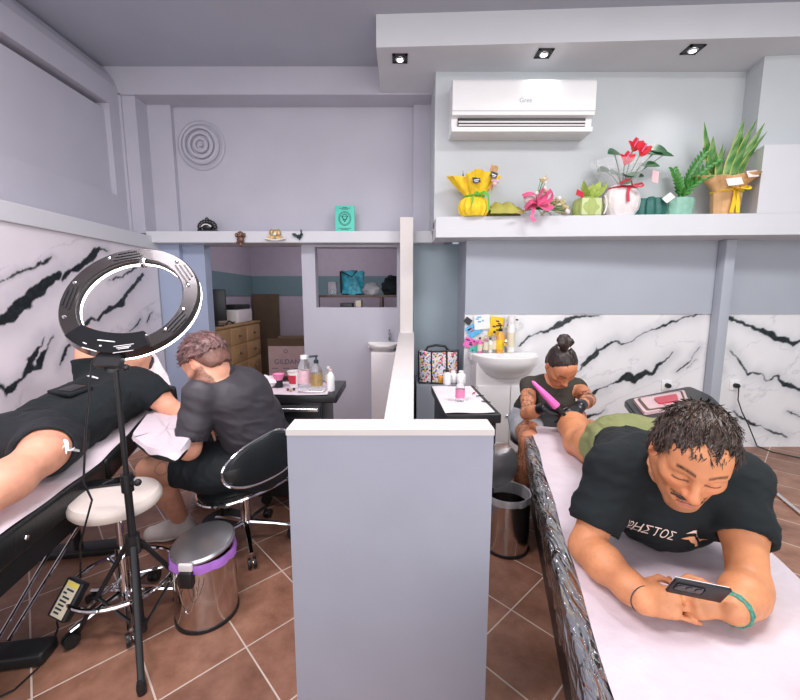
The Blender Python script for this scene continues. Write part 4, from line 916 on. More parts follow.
for s in (.1, .45): MB().lathe([(0, .004), (.008, .003), (.009, 0)], LBM @ Matrix.Translation((s, -.001, .53)) @ Matrix.Rotation(R(90), 4, 'X'), 12).build('bolt', M['chrome'], t)
b = MB(); P = []
prof = [(.010, .592), (.016, .597), (.03, .599), (.05, .599), (.31, .599), (.57, .599), (.61, .597), (.628, .56)]
for i in range(40):
    s = -1.0 + i * 1.56 / 39; P.append([LBM @ Vector((s, y, z + .002 * math.sin(s * 23 + y * 9) + 0)) for k, (y, z) in enumerate(prof)])
for i in range(1, 22):
    s = i * .80 / 21; P.append([LBA @ Vector((s, y, z - .545 + .003 * math.sin(s * 23 + y * 9) + .0025)) for (y, z) in prof])
props(b.grid(P, .0012).build('bed_paper', M['paper']), 'long white paper sheet covering the left treatment bed', 'paper')
# arm rest with paper
poly = [tuple(at(x_, y_, Z=.70).xy) for x_, y_ in ((133, 434), (150, 411), (176, 410), (190, 425), (188, 440), (176, 453), (150, 447))]
t = thing('arm_rest', 'black arm rest under a paper sheet between the left bed and the seated man', 'stand', (-1.08, 1.78, 0))
rp = round_poly(poly, .05)
MB().prism(rp, .655, .692).build('pad', M['vinyl'], t)
MB().tube([(-1.12, 1.84, .655), (-1.16, 1.88, .60), (-1.30, 1.92, .44)], .016, 10).build('bracket', M['metal_black'], t)
cp = sum((Vector(p_) for p_ in poly), Vector((0, 0))) / len(poly); b = MB(); P = []
big = [tuple(cp + (Vector(p) - cp) * 1.07) for p in rp]
for k, z_, sc in ((0, .686, 1.10), (1, .6975, 1.04), (2, .6985, .7), (3, .699, .35), (4, .699, .001)):
    row = []
    for i, p in enumerate(rp + rp[:1]):
        v = cp + (Vector(p) - cp) * sc; row.append((v.x, v.y, z_ + (.006 * math.sin(i * 1.1) - .006 if k == 0 else .003 * (1 + math.sin(i * .7 + k)))))
    P.append(row)
props(b.grid(P[::-1], .001).build('paper_sheet', M['paper']), 'white paper sheet spread over the arm rest in front of the seated man', 'paper')
# towel under the head
TW = [at(128, 352, Y=2.46), at(154, 353, Y=2.46), at(171, 385, Y=2.26), at(146, 392, Y=2.20)]
b = MB(); P = []
for i in range(15):
    u = i / 14; row = []
    for j in range(17):
        w_ = j / 16; p0 = TW[0].lerp(TW[1], u); p1 = TW[3].lerp(TW[2], u); q_ = p0.lerp(p1, w_); row.append(q_ + Vector((0, 0, .02 * math.sin(math.pi * w_) + .006 * math.sin(i * .9 + j * .6))))
    P.append(row)
props(b.grid(P, .012).build('towel', M['towel']), 'white towel under the head of the man lying on his back', 'towel')

# ring light on its tripod
TC = Vector((-.986, 1.35, 0))
RC = at(133, 301, Y=1.30); RN = Vector((.10, -.80, .55)).normalized(); RX = Vector((0, 0, 1)).cross(RN).normalized(); RX = (Matrix.Rotation(R(-3), 3, RN) @ RX); RM = frame(RC, RX, RN.cross(RX)); RO, RI = .208, .155
t = thing('ring_light', 'large black ring light on a tripod, seen from behind in front of the lying man', 'ring light', TC)
MB().lathe([(RI, -.002), (RI + .001, .012), (RI + .005, .017), (RO - .005, .017), (RO - .001, .012), (RO, -.002), (RO, -.004), (RI, -.004), (RI, -.002)], RM, 96).build('back_shell', M['ring_black'], t)
MB().lathe([(RI + .003, -.004), (RO - .003, -.004), (RO - .001, -.014), (RO - .006, -.020), (RI + .008, -.020), (RI + .001, -.014), (RI + .003, -.004)], RM, 96).build('light_diffuser', M['led'], t)
# control box at the foot of the ring
b = MB(); P = []
for i in range(25):
    a = R(-132 + 74 * i / 24); P.append([RM @ Vector((r_ * math.cos(a), r_ * math.sin(a), z_)) for r_, z_ in ((RI - .006 - .012 * math.sin(math.pi * i / 24), .006), (RI - .004 - .012 * math.sin(math.pi * i / 24), .03), (RO - .006, .03), (RO + .001, .006))])
b.grid(P[::-1], .004); cb = b.build('control_box', M['black_gloss'], t)
b = MB()
def ringpos(a, r_): return RM @ Matrix.Rotation(R(a), 4, 'Z') @ Matrix.Translation((r_, 0, .0345)) @ Matrix.Rotation(R(90), 4, 'Z')
for a, r_, w, h in ((-95, RI + .012, .05, .003), (-112, RI + .035, .012, .003), (-105, RI + .048, .045, .0025), (-78, RI + .028, .055, .0015), (-78, RI + .05, .055, .0015), (-78, RI + .039, .03, .002), (-78, RI + .034, .04, .002), (-98, RI + .03, .006, .004)):
    b.box(-w / 2, w / 2, -h / 2, h / 2, -.0005, .001, ringpos(a, r_))
b.build('printed_marks', M['logo_white'], cb)
for a in (20, 55, 125, 165, 205, 232, -40, -12):
    MB().lathe([(.0065, 0), (.005, .003), (0, .004)], RM @ Matrix.Rotation(R(a), 4, 'Z') @ Matrix.Translation((RO - .02 if a % 2 else RI + .02, 0, .018)), 12).build('screw', M['chrome'], t)
for a0_ in (38, 108, 182, -28):
    b = MB()
    for k in range(3): b.box(-.045 + .008 * k, .045 - .008 * k, -.003, .003, -.002, .0012, RM @ Matrix.Rotation(R(a0_), 4, 'Z') @ Matrix.Translation(((RI + RO) / 2 - .012 + .012 * k, 0, .0185)) @ Matrix.Rotation(R(90), 4, 'Z'))
    b.build('vent_slots', M['black'], t)
MB().rbox(-.012, .012, -.008, .01, -.004, .022, .003, RM @ Matrix.Rotation(R(90), 4, 'Z') @ Matrix.Translation((RI - .006, 0, 0))).build('hook_knob', M['chrome'], t)
foot = RM @ Vector((0, -RO - .004, .0)); PT = Vector((TC.x, TC.y, 1.10))
b = MB().tube([RM @ Vector((0, -RO + .01, .0)), RM @ Vector((0, -RO - .03, .0)), PT + Vector((0, 0, .01)), PT - Vector((0, 0, .05))], [.014, .016, .016, .015], 12)
for k in range(3): b.box(-.035, .035, -.006, .006, -.012, .012, RM @ Matrix.Translation((0, -RO - .012 * k - .004, .012)))
b.build('mount_neck', M['black'], t)
d = PT - (RM @ Vector((0, -RO - .03, 0)))
for q, (o_, r_) in enumerate(((Vector((.032, -.01, -.01)), .013), (Vector((.035, 0, -.045)), .012), (Vector((-.03, .0, -.02)), .011))): MB().ball(PT + o_, r_, seg=12, rings=8).build('clamp_knob', M['black'], t)
b = MB().tube([TC + Vector((0, 0, .62)), PT - Vector((0, 0, .02))], .009, 12); b.build('upper_pole', M['metal_black'], t)
b = MB().tube([TC + Vector((0, 0, .04)), TC + Vector((0, 0, .64))], .013, 12); b.build('lower_pole', M['metal_black'], t)
b = MB().tube([TC + Vector((0, 0, .60)), TC + Vector((0, 0, .665))], .020, 12); b.tube([TC + Vector((0, 0, .63)), TC + Vector((.045, -.015, .64))], .007, 8); b.ball(TC + Vector((.05, -.017, .642)), .013, seg=10, rings=8); b.build('height_clamp', M['black'], t)
MB().tube([TC + Vector((0, 0, .36)), TC + Vector((0, 0, .43))], .024, 12).build('leg_collar', M['black'], t); MB().tube([TC + Vector((0, 0, .035)), TC + Vector((0, 0, .075))], .02, 12).build('brace_collar', M['black'], t)
feet = [Vector((-.853, 1.142, 0)), Vector((-1.233, 1.341, 0)), Vector((-.87, 1.55, 0))]
for fpt in feet:
    dd = (fpt - TC).normalized(); top = TC + dd * .022 + Vector((0, 0, .395))
    l = MB().tube([top, fpt + Vector((0, 0, .02))], .011, 8, flat=.8).build('tripod_leg', M['metal_black'], t)
    MB().lathe([(0, 0.0005), (.014, .0005), (.016, .02), (.013, .045), (0, .045)], Matrix.Translation(fpt), 12).build('rubber_foot', M['black'], l)
    MB().tube([TC + dd * .018 + Vector((0, 0, .055)), top.lerp(fpt, .55)], .0065, 8, flat=.6).build('brace', M['metal_black'], t)
# adapter and its cables
p = at(69, 599, Y=1.34); t = thing('power_adapter', 'black power adapter with a yellow label hanging by the tripod leg', 'adapter', p)
mx = Matrix.Translation(p) @ Matrix.Rotation(R(-10), 4, 'Z') @ Matrix.Rotation(R(-32), 4, 'X') @ Matrix.Rotation(R(12), 4, 'Y')
MB().rbox(-.042, .042, -.018, .018, -.066, .066, .008, mx).build('case', M['black'], t)
MB().box(-.026, .030, -.0188, -.0178, -.058, .06, mx).build('label', M['label_pale'], t)
MB().box(-.024, .028, -.0192, -.0187, .043, .058, mx).build('label_stripe', M['label_yellow'], t)
b = MB(); rnd = random.Random(2)
for k in range(7): w = rnd.uniform(.008, .022); b.box(-.022 + rnd.uniform(0, .01), -.022 + 2 * w, -.0194, -.0187, .03 - .013 * k, .036 - .013 * k, mx)
b.build('label_print', M['ink'], t)
q = [RM @ Vector((-.02, -RO + .02, .03)), PT + Vector((-.05, -.04, -.02)), TC + Vector((-.08, -.06, .85)), TC + Vector((-.115, -.05, .66)), at(92, 500, Y=1.30), at(80, 545, Y=1.30), mx @ Vector((0, 0, .075))]
props(MB().tube(q, .0035, 6).build('power_cable', M['black']), 'thin black cable hanging from the ring light down to the adapter', 'cable')
q = [mx @ Vector((0, 0, -.075)), at(58, 628, Z=.02), at(52, 645, Z=.006), at(38, 668, Z=.006), at(14, 690, Z=.006), at(-20, 706, Z=.006)]
props(MB().tube(q, .0035, 6).build('power_cable', M['black']), 'thin black cable running over the tiles from the adapter to the bottom left', 'cable')

def star_base(t, c, n, r_, z0, ph, metal='chrome', hub=.03):
    for k in range(n):
        a = ph + 2 * math.pi * k / n; d = Vector((math.cos(a), math.sin(a), 0))
        l = MB().tube([c + d * .02 + Vector((0, 0, z0 + .03)), c + d * r_ * .6 + Vector((0, 0, z0 + .01)), c + d * r_ + Vector((0, 0, z0 - .012))], [.016, .013, .011], 8, flat=.7).build('base_leg', M[metal], t)
        w = c + d * r_ + Vector((0, 0, .026)); tang = Vector((-d.y, d.x, 0))
        b = MB()
        for s in (-1, 1): b.lathe([(0, -.007), (.024, -.007), (.026, 0), (.024, .007), (0, .007)], frame(w + tang * .012 * s, d, (0, 0, 1)), 16)
        cst = b.build('castor', M['black'], l)
        b = MB()
        for s in (-1, 1): b.lathe([(0, .0085), (.012, .008), (.013, 0)], frame(w + tang * .012 * s, d * s, (0, 0, 1)), 12)
        b.build('castor_hub', M['chrome'], cst)
# cream stool
c = Vector((-1.125, 1.475, 0)); t = thing('stool', 'round cream padded stool with chrome foot ring beside the ring light tripod', 'stool', c)
MB().lathe([(0, .470), (.11, .470), (.145, .475), (.156, .490), (.156, .510), (.147, .526), (.12, .533), (.06, .534), (0, .534)], Matrix.Translation(c), 48).build('seat', M['cream_vinyl'], t)
b = MB().lathe([(.08, .455), (.10, .469), (0, .4695)], Matrix.Translation(c), 24); b.tube([c + Vector((0, 0, .28)), c + Vector((0, 0, .46))], .014, 12); b.tube([c + Vector((0, 0, .09)), c + Vector((0, 0, .30))], .024, 12); b.build('column', M['chrome'], t)
b = MB().tube([c + Vector((.185 * math.cos(a), .185 * math.sin(a), .17)) for a in np.linspace(0, 2 * math.pi, 41)[:-1]], .009, 8, closed=True)
for k in range(3): a = k * 2.094 + .4; b.tube([c + Vector((0, 0, .17)), c + Vector((.185 * math.cos(a), .185 * math.sin(a), .17))], .007, 8)
b.build('foot_ring', M['chrome'], t)
star_base(t, c, 5, .19, .075, .35)
p = at(112, 483, Z=.535); t = thing('smartphone', 'black smartphone lying on the cream stool', 'phone', (p.x, p.y, .535), group=None)
mx = Matrix.Translation((p.x, p.y, .535)) @ Matrix.Rotation(R(16), 4, 'Z')
MB().rbox(-.075, .075, -.036, .036, 0, .008, .003, mx).build('phone_body', M['black'], t); MB().box(-.071, .071, -.033, .033, .008, .0085, mx).build('screen', M['black_gloss'], t)
# left bin
def bin_(lab, c, r_, h, liner, lid_mx, sc=1):
    t = thing('pedal_bin', lab, 'bin', c); mx = Matrix.Translation(c)
    MB().lathe([(0, .012), (r_, .012), (r_ * 1.0, h), (r_ * .97, h), (r_ * .96, .03), (0, .03)], mx, 48).build('bin_body', M['steel'], t)
    MB().lathe([(0, .001), (r_ * 1.03, .001), (r_ * 1.03, .016), (r_ * .99, .018)], mx, 48).build('base_ring', M['black'], t)
    b = pleats(MB(), c, [(r_ * .94, h - .06, 0), (r_ * .955, h + .002, .3), (r_ * 1.035, h + .006, .6), (r_ * 1.06, h - .02, 1.0), (r_ * 1.05, h - .030, 1.2)], .03, 11, seed=3)
    for i, v in enumerate(b.v): b.v[i] = Vector((v.x, c[1] + (v.y - c[1]) / .72, v.z))
    b.build('bin_liner', liner, t)
    l = MB().lathe([(0, -.012), (r_ * .9, -.012), (r_ * 1.02, -.008), (r_ * 1.03, .0), (r_ * .98, .010), (r_ * .6, .018), (0, .022)], lid_mx, 48).build('lid', M['lid_grey'], t)
    return t, l
c = Vector((-.800, 1.485, 0))
t, l = bin_('chrome pedal bin with a purple liner beside the ring light tripod', c, .118, .285, M['purple'], Matrix.Translation(c + Vector((0, 0, .312))) @ Matrix.Rotation(R(7), 4, 'X') @ Matrix.Rotation(R(-5), 4, 'Y'))
a = R(-92); d = Vector((math.cos(a), math.sin(a), 0)); mx = frame(c + d * .122 + Vector((0, 0, .245)), (-d.y, d.x, 0), (0, 0, 1))
MB().rbox(-.025, .025, -.035, .03, -.004, .016, .005, mx).build('handle_bracket', M['black'], t); MB().rbox(-.026, .026, .032, .062, -.002, .012, .004, mx).build('hinge_tab', M['laminate'], t)
MB().tube([c + d * .135 + Vector((x_, -.01 * abs(math.sin(q_)), .225 - .11 * math.sin(q_))) for q_, x_ in zip(np.linspace(0, math.pi, 13), np.linspace(-.03, .045, 13))], .0022, 6).build('reflection_wire', M['chrome'], t)  # reflections of the legs in the steel, built as thin chrome wires
MB().tube([c + Vector((-.1 + .02 * k_, -.085 - .005 * k_, .0)) + Vector((.0, 0, .22 - .11 * math.sin(math.pi * k_ / 8))) for k_ in range(9)], .0022, 6).build('reflection_wire', M['chrome'], t)
# right bin, lid open
c = Vector((.555, 1.925, 0)); lc = at(500, 467, Y=1.90)
t, l = bin_('chrome pedal bin with its round lid open, between the half wall and the right bed', c, .115, .30, M['bag_film'], frame((lc.x, 1.925, lc.z + .0), (.92, .39, 0), (-.05, .12, 1)))
MB().tube([Vector((c.x - .09, c.y + .03, .30)), Vector((lc.x - .02, 1.945, lc.z - .08))], .006, 6).build('hinge_arm', M['black'], t)

# swivel chair of the seated man
c = Vector((-.82, 1.96, 0)); t = thing('swivel_chair', 'black swivel chair with chrome edging under the seated man', 'chair', c)
star_base(t, c, 5, .235, .085, -1.1)
b = MB().tube([c + Vector((0, 0, .26)), c + Vector((0, 0, .345))], .016, 12); b.tube([c + Vector((0, 0, .07)), c + Vector((0, 0, .28))], .026, 12); b.build('gas_column', M['chrome'], t)
SMX = Matrix.Translation(c + Vector((0, 0, .0))) @ Matrix.Rotation(R(145), 4, 'Z')     # local +x is where the sitter faces
def saddle(b, k, z0, th):
    seg = 48; rows = []
    for f_, zz in ((.001, th), (.5, th), (.85, th * .95), (1.0, th * .5), (.97, 0), (.5, -.002), (.001, -.002)):
        row = []
        for i in range(seg + 1):
            a = 2 * math.pi * i / seg; x = .205 * math.cos(a) * f_ * k; y = .225 * math.sin(a) * f_ * k
            row.append(SMX @ Vector((x, y, z0 + zz - .9 * y * y + .25 * max(0, -x) ** 1.2 * .3)))
        rows.append(row)
    return b.grid(rows)
saddle(MB(), 1, .355, .055).build('seat', M['vinyl'], t)
b = MB(); b.tube([SMX @ Vector((.207 * math.cos(a), .227 * math.sin(a), .356 - .9 * (.227 * math.sin(a)) ** 2)) for a in np.linspace(0, 2 * math.pi, 49)[:-1]], .008, 6, closed=True); b.build('seat_trim', M['chrome'], t)
# back pad: kidney shape, curved, behind the sitter
BC = at(262, 460, Y=1.74); BM = frame(BC, (.62, .78, .16), (-.1, .08, 1))
def bpad(u, v): return BM @ Vector((u, v, -.55 * u * u))
out = []
for i in range(48):
    a = 2 * math.pi * i / 48; ca, sa = math.cos(a), math.sin(a)
    u = .18 * (abs(ca) ** .75) * (1 if ca > 0 else -1); v = .098 * (abs(sa) ** .8) * (1 if sa > 0 else -1) * (1 + .25 * (ca)) ; out.append((u, v))
b = MB(); P = []
for f_, dz in ((.001, .03), (.6, .028), (.92, .018), (1.0, 0), (.92, -.018), (.6, -.026), (.001, -.028)):
    P.append([BM @ Vector((u * f_, v * f_, dz - .6 * (u * f_) ** 2)) for u, v in out + out[:1]])
b.grid(P).build('back_pad', M['vinyl'], t)
MB().tube([BM @ Vector((u * 1.01, v * 1.01, -.6 * u * u)) for u, v in out], .007, 6, closed=True).build('back_trim', M['chrome'], t)
q0 = BM @ Vector((0, -.06, -.03)); 
MB().tube([q0, q0 + Vector((-.02, .06, -.12)), c + Vector((.08, -.06, .35))], .012, 8, flat=.6).build('back_bar', M['chrome'], t)
# tablet in front of the seated man
p = at(205, 385, Y=2.02); t = thing('tablet', 'tablet with a lit pale screen in front of the seated man', 'tablet', (p.x, p.y, 0))
mx = Matrix.Translation(p) @ Matrix.Rotation(R(-18), 4, 'Z') @ Matrix.Rotation(R(-20), 4, 'X') @ Matrix.Rotation(R(8), 4, 'Y')
MB().rbox(-.075, .075, -.006, .006, -.055, .055, .005, mx).build('tablet_case', M['black'], t); MB().box(-.066, .066, -.0068, -.006, -.047, .047, mx).build('screen', M['screen'], t)
b = MB().tube([mx @ Vector((0, .008, 0)), mx @ Vector((0, .05, -.06)), Vector((p.x - .02, 2.16, .5)), Vector((p.x - .02, 2.16, .02))], .008, 8); b.lathe([(0, 0), (.11, 0), (.11, .012), (0, .016)], Matrix.Translation((p.x - .02, 2.16, 0)), 20); b.build('tablet_stand', M['metal_black'], t)

# ================================================================== RIGHT BED
RBM = frame((.403, .655, 0), (.2236, .9747, 0), (-.9747, .2236, 0))
t = thing('tattoo_bed', 'black treatment bed in the right foreground, its side wrapped in clear film', 'bed', RBM @ Vector((.5, -.3, 0)))
MB().rbox(-.75, 1.655, -.60, .028, .41, .533, .025, RBM).build('mattress', M['vinyl'], t)
MB().rbox(-.72, 1.63, -.56, -.02, .03, .409, .008, RBM).build('bed_base', M['vinyl'], t)
for sx in (-.6, 1.5):
    MB().rbox(sx - .05, sx + .05, -.54, -.04, 0, .0295, .006, RBM).build('foot', M['metal_black'], t)
b = MB(); P = []
prof = [(-.66, .30), (-.632, .42), (-.615, .51), (-.59, .5385), (-.5, .54), (-.3, .54), (-.12, .54), (-.03, .5395), (-.004, .538)]
n = 110
for i in range(n):
    s = -.72 + i * 2.365 / (n - 1); row = []
    for k, (y, z) in enumerate(prof):
        dz = .0022 * (1 + math.sin(s * 17 + y * 8) * math.sin(s * 6 - y * 13)) if z > .53 else 0
        row.append(RBM @ Vector((s, y + (.02 * math.sin(s * 9 + k) if k < 2 else .003 * math.sin(s * 14) if k == 8 else 0), z + dz)))
    P.append(row)
props(b.grid(P, .0012).build('bed_paper', M['paper']), 'long white paper sheet covering the right bed under the lying man', 'paper')
b = MB(); P = []
for i in range(10):
    P.append([RBM @ Vector((-.55 + .62 * i / 9, -.34 - .28 * j / 8, .5465 + .004 * math.sin(i * 1.1 + j) + (.02 * max(0, 1 - abs(i - 9) / 1.5)))) for j in range(9)])
props(b.grid(P, .0012).build('paper_sheet', M['paper']), 'loose white paper at the right edge of the right bed, beside the elbow', 'paper')
# clear film over the near side
b = MB(); P = []; ns, nw = 150, 22
path = [(-.02, .5355), (.0, .5375), (.02, .5365), (.033, .525), (.0355, .50), (.035, .46), (.034, .42), (.022, .392)]
pts2 = []
for k in range(nw + 1):
    u = k / nw * (len(path) - 1); i = min(int(u), len(path) - 2); f_ = u - i; pts2.append((path[i][0] * (1 - f_) + path[i + 1][0] * f_, path[i][1] * (1 - f_) + path[i + 1][1] * f_))
S_ = np.array([[(-.70 + 2.35 * i / ns), y, z] for i in range(ns + 1) for (y, z) in pts2])
wob = fbm(S_ * np.array([7, 0, 2.5]) + np.array([0, 0, 0]), 3.0, 3, 5) * .5 + np.abs(fbm(S_ * np.array([3, 1, 16]), 2.2, 3, 17)) * .5
k = 0
for i in range(ns + 1):
    row = []
    for j, (y, z) in enumerate(pts2):
        a = .004 + .007 * (wob[k] + .5); k += 1
        edge = min(1, j / 4); row.append(RBM @ Vector((-.70 + 2.35 * i / ns, y + a * edge, z + (.0025 if j < 5 else 0) - (.05 * wob[k - 1] if j == nw else 0))))
    P.append(row)
props(b.grid(P).build('plastic_film', M['film'], angle=80), 'crinkled clear plastic film wrapped over the left side of the right bed', 'film')
# ================================================================== PEOPLE
class Field:
    """signed distance field on a grid; soft unions of round cones and ellipsoids; turned into one continuous surface"""
    def __init__(s, lo, hi, h):
        s.lo = np.array(lo, float); s.h = h; s.n = np.ceil((np.array(hi) - s.lo) / h).astype(int) + 1
        s.f = np.full(s.n, .2, np.float32)
        s.ax = [(s.lo[i] + h * np.arange(s.n[i])).astype(np.float32) for i in range(3)]; s.T = None
    def _sub(s, lo, hi):
        a = [max(0, int((lo[i] - s.lo[i]) / s.h)) for i in range(3)]; b = [min(int(s.n[i]), int((hi[i] - s.lo[i]) / s.h) + 2) for i in range(3)]
        if any(b[i] <= a[i] for i in range(3)): return None
        sl = tuple(slice(a[i], b[i]) for i in range(3))
        return sl, s.ax[0][sl[0]][:, None, None], s.ax[1][sl[1]][None, :, None], s.ax[2][sl[2]][None, None, :]
    def _mix(s, sl, d, k, sub):
        f = s.f[sl]
        if sub:
            h = np.maximum(k - np.abs(f + d), 0) / k; s.f[sl] = np.maximum(f, -d) + h * h * k * .25
        else:
            h = np.maximum(k - np.abs(f - d), 0) / k; s.f[sl] = np.minimum(f, d) - h * h * k * .25
    def w(s, p): return np.array(s.T @ Vector(p)) if s.T is not None else np.array(p, float)
    def sc(s): return s.T.to_scale()[0] if s.T is not None else 1
    def cone(s, a, b, ra, rb, k=.02, sub=False):
        q = s.sc(); a, b = s.w(a), s.w(b); ra, rb, k = ra * q, rb * q, max(k * q, .002); m = max(ra, rb) + k + .01
        r = s._sub(np.minimum(a, b) - m, np.maximum(a, b) + m)
        if r is None: return
        sl, X, Y, Z = r; ab = b - a; L2 = ab @ ab + 1e-12
        t = np.clip(((X - a[0]) * ab[0] + (Y - a[1]) * ab[1] + (Z - a[2]) * ab[2]) / L2, 0, 1)
        d = np.sqrt((X - a[0] - t * ab[0]) ** 2 + (Y - a[1] - t * ab[1]) ** 2 + (Z - a[2] - t * ab[2]) ** 2) - (ra + (rb - ra) * t)
        s._mix(sl, d, k, sub)
    def chain(s, pts, rs, k=.02):
        for i in range(len(pts) - 1): s.cone(pts[i], pts[i + 1], rs[i], rs[i + 1], k)
    def ell(s, c, r, k=.02, sub=False, Mr=None):
        """ellipsoid; radii along the axes of T (and of Mr, a 3x3, inside it)"""
        q = s.sc(); c = s.w(c); r = np.array(r, float) * q; k = max(k * q, .002); m = r.max() + k + .01
        g = s._sub(c - m, c + m)
        if g is None: return
        sl, X, Y, Z = g; A = np.eye(3)
        if s.T is not None: A = np.array(s.T.to_3x3().normalized())
        if Mr is not None: A = A @ np.array(Mr)
        X, Y, Z = X - c[0], Y - c[1], Z - c[2]
        u = [X * A[0, i] + Y * A[1, i] + Z * A[2, i] for i in range(3)]
        k0 = np.sqrt(sum((u[i] / r[i]) ** 2 for i in range(3))) + 1e-6; k1 = np.sqrt(sum((u[i] / r[i] ** 2) ** 2 for i in range(3))) + 1e-6
        s._mix(sl, k0 * (k0 - 1) / k1, k, sub)
    def cut(s, p, n, k=.004):
        """remove everything on the side the normal points to"""
        p, n = np.array(p, float), np.array(n, float); n = n / np.linalg.norm(n)
        X, Y, Z = s.ax[0][:, None, None], s.ax[1][None, :, None], s.ax[2][None, None, :]
        d = (X - p[0]) * n[0] + (Y - p[1]) * n[1] + (Z - p[2]) * n[2]; s.f = np.maximum(s.f, d).astype(np.float32)
    def cutfn(s, fn):
        X, Y, Z = np.meshgrid(*s.ax, indexing='ij'); s.f = np.maximum(s.f, fn(np.stack([X, Y, Z], -1))).astype(np.float32)
    def mesh(s, smooth=2, disp=None):
        f = s.f; n = f.shape; ins = f < 0
        cs = ins[:-1, :-1, :-1].astype(np.int8); tot = np.zeros_like(cs)
        for a in (0, 1):
            for b in (0, 1):
                for c in (0, 1): tot += ins[a:n[0] - 1 + a, b:n[1] - 1 + b, c:n[2] - 1 + c]
        I = np.argwhere((tot > 0) & (tot < 8)); idx = -np.ones(tot.shape, np.int64); idx[tuple(I.T)] = np.arange(len(I))
        acc = np.zeros((len(I), 3)); cnt = np.zeros(len(I)); crn = [(a, b, c) for a in (0, 1) for b in (0, 1) for c in (0, 1)]
        val = {c: f[I[:, 0] + c[0], I[:, 1] + c[1], I[:, 2] + c[2]] for c in crn}
        for c in crn:
            for ax in range(3):
                if c[ax]: continue
                e = list(c); e[ax] = 1; e = tuple(e); va, vb = val[c], val[e]; m = (va < 0) != (vb < 0)
                t = np.where(m, va / (va - vb + 1e-12), 0); p = np.array(c, float)[None].repeat(len(I), 0); p[:, ax] += t; acc[m] += p[m]; cnt[m] += 1
        V = s.lo + (I + acc / np.maximum(cnt, 1)[:, None]) * s.h; Q = []
        for ax in range(3):
            o = [i for i in range(3) if i != ax]; sh = [slice(None)] * 3; sh[ax] = slice(0, n[ax] - 1); sh2 = [slice(None)] * 3; sh2[ax] = slice(1, n[ax])
            for i in o: sh[i] = slice(1, n[i] - 1); sh2[i] = slice(1, n[i] - 1)
            A, B = ins[tuple(sh)], ins[tuple(sh2)]; E = np.argwhere(A != B); flip = A[tuple(E.T)]
            E = E.copy()
            for i in o: E[:, i] += 1
            def cell(d0, d1): c = E.copy(); c[:, o[0]] -= d0; c[:, o[1]] -= d1; return idx[tuple(c.T)]
            q = np.stack([cell(1, 1), cell(0, 1), cell(0, 0), cell(1, 0)], 1)
            if ax == 1: flip = ~flip
            q[~flip] = q[~flip][:, ::-1]; Q.append(q)
        Q = np.concatenate(Q); Q = Q[(Q >= 0).all(1)]
        for _ in range(smooth):
            S = np.zeros_like(V); K = np.zeros(len(V))
            for i in range(4):
                for j in (1, 3): np.add.at(S, Q[:, i], V[Q[:, (i + j) % 4]]); np.add.at(K, Q[:, i], 1)
            V = V * .5 + S / np.maximum(K, 1)[:, None] * .5
        if disp is not None:
            N = np.zeros_like(V); fn = np.cross(V[Q[:, 2]] - V[Q[:, 0]], V[Q[:, 3]] - V[Q[:, 1]])
            for i in range(4): np.add.at(N, Q[:, i], fn)
            N /= np.linalg.norm(N, axis=1)[:, None] + 1e-12; V = V + N * disp(V, N)[:, None]
        return V, Q
def body_mesh(name, VQ, m, parent, col=None):
    V, Q = VQ; me = bpy.data.meshes.new(name); me.from_pydata(V.tolist(), [], Q.tolist()); me.polygons.foreach_set('use_smooth', [True] * len(Q))
    if col is not None:
        ca = me.color_attributes.new('Col', 'FLOAT_COLOR', 'POINT'); ca.data.foreach_set('color', np.c_[col(V), np.ones(len(V))].astype(np.float32).ravel())
    return link_mesh(name, me, m, parent)
def wrinkle(amp, seed=0, sc=(9, 9, 26), ax=None):
    def d(V, N):
        P = V @ ax if ax is not None else V
        g = fbm(P * np.array(sc), 1, 3, seed); r = 1 - np.abs(g) * 2
        return amp * (np.clip(r, -1, 1) * .6 + fbm(P, 14, 2, seed + 5) * .6)
    return d

def add_head(F, HM, s=1, nose=1, jaw=1, male=True, ears=True):
    """head in its own frame: x to its left, y where the face looks, z up"""
    F.T = HM @ Matrix.Scale(s, 4)
    F.ell((0, -.014, .035), (.074, .096, .086), .03)
    F.ell((0, .026, -.030), (.060, .066, .074), .05)
    for e in (-1, 1):
        F.cone((e * .056 * jaw, -.006, -.045), (e * .020 * jaw, .066, -.098), .020, .017, .035)
        F.ell((e * .043, .060, -.016), (.020, .020, .016), .03)
        F.cone((e * .012, .087, .024), (e * .045, .072, .024), .010, .009, .018)
    F.ell((0, .072, -.100), (.022, .018, .017), .025)
    F.ell((0, .060, .055), (.050, .028, .035), .04)
    for e in (-1, 1): F.ell((e * .032, .098, .002), (.017, .016, .012), .014, sub=True)
    F.cone((0, .086, .012), (0, .112 + .004 * nose, -.026), .008, .0105 * nose, .014)
    F.ell((0, .112 + .005 * nose, -.030), (.0125 * nose, .011, .0095), .010)
    for e in (-1, 1):
        F.ell((e * .0125 * nose, .102, -.033), (.009, .011, .008), .008)
        F.ell((e * .032, .076, .002), (.0155, .0135, .0120), .004)              # closed / lowered lids
    F.ell((0, .082, -.064), (.030, .020, .020), .025)
    F.cone((-.017, .093, -.0590), (.017, .093, -.0590), .0052, .0052, .008); F.ell((0, .099, -.059), (.009, .005, .005), .006)
    F.cone((-.014, .093, -.0705), (.014, .093, -.0705), .0062, .0062, .008)
    F.cone((-.022, .102, -.0648), (.022, .102, -.0648), .0022, .0022, .006, sub=True)
    if ears:
        for e in (-1, 1):
            rot = Matrix.Rotation(R(-14), 3, 'X') @ Matrix.Rotation(R(e * -22), 3, 'Z')
            F.ell((e * .079, -.014, -.004), (.0085, .019, .032), .008, Mr=rot); F.ell((e * .088, -.008, .002), (.006, .010, .018), .006, sub=True, Mr=rot); F.ell((e * .077, -.006, -.03), (.007, .009, .010), .006)
    F.T = None
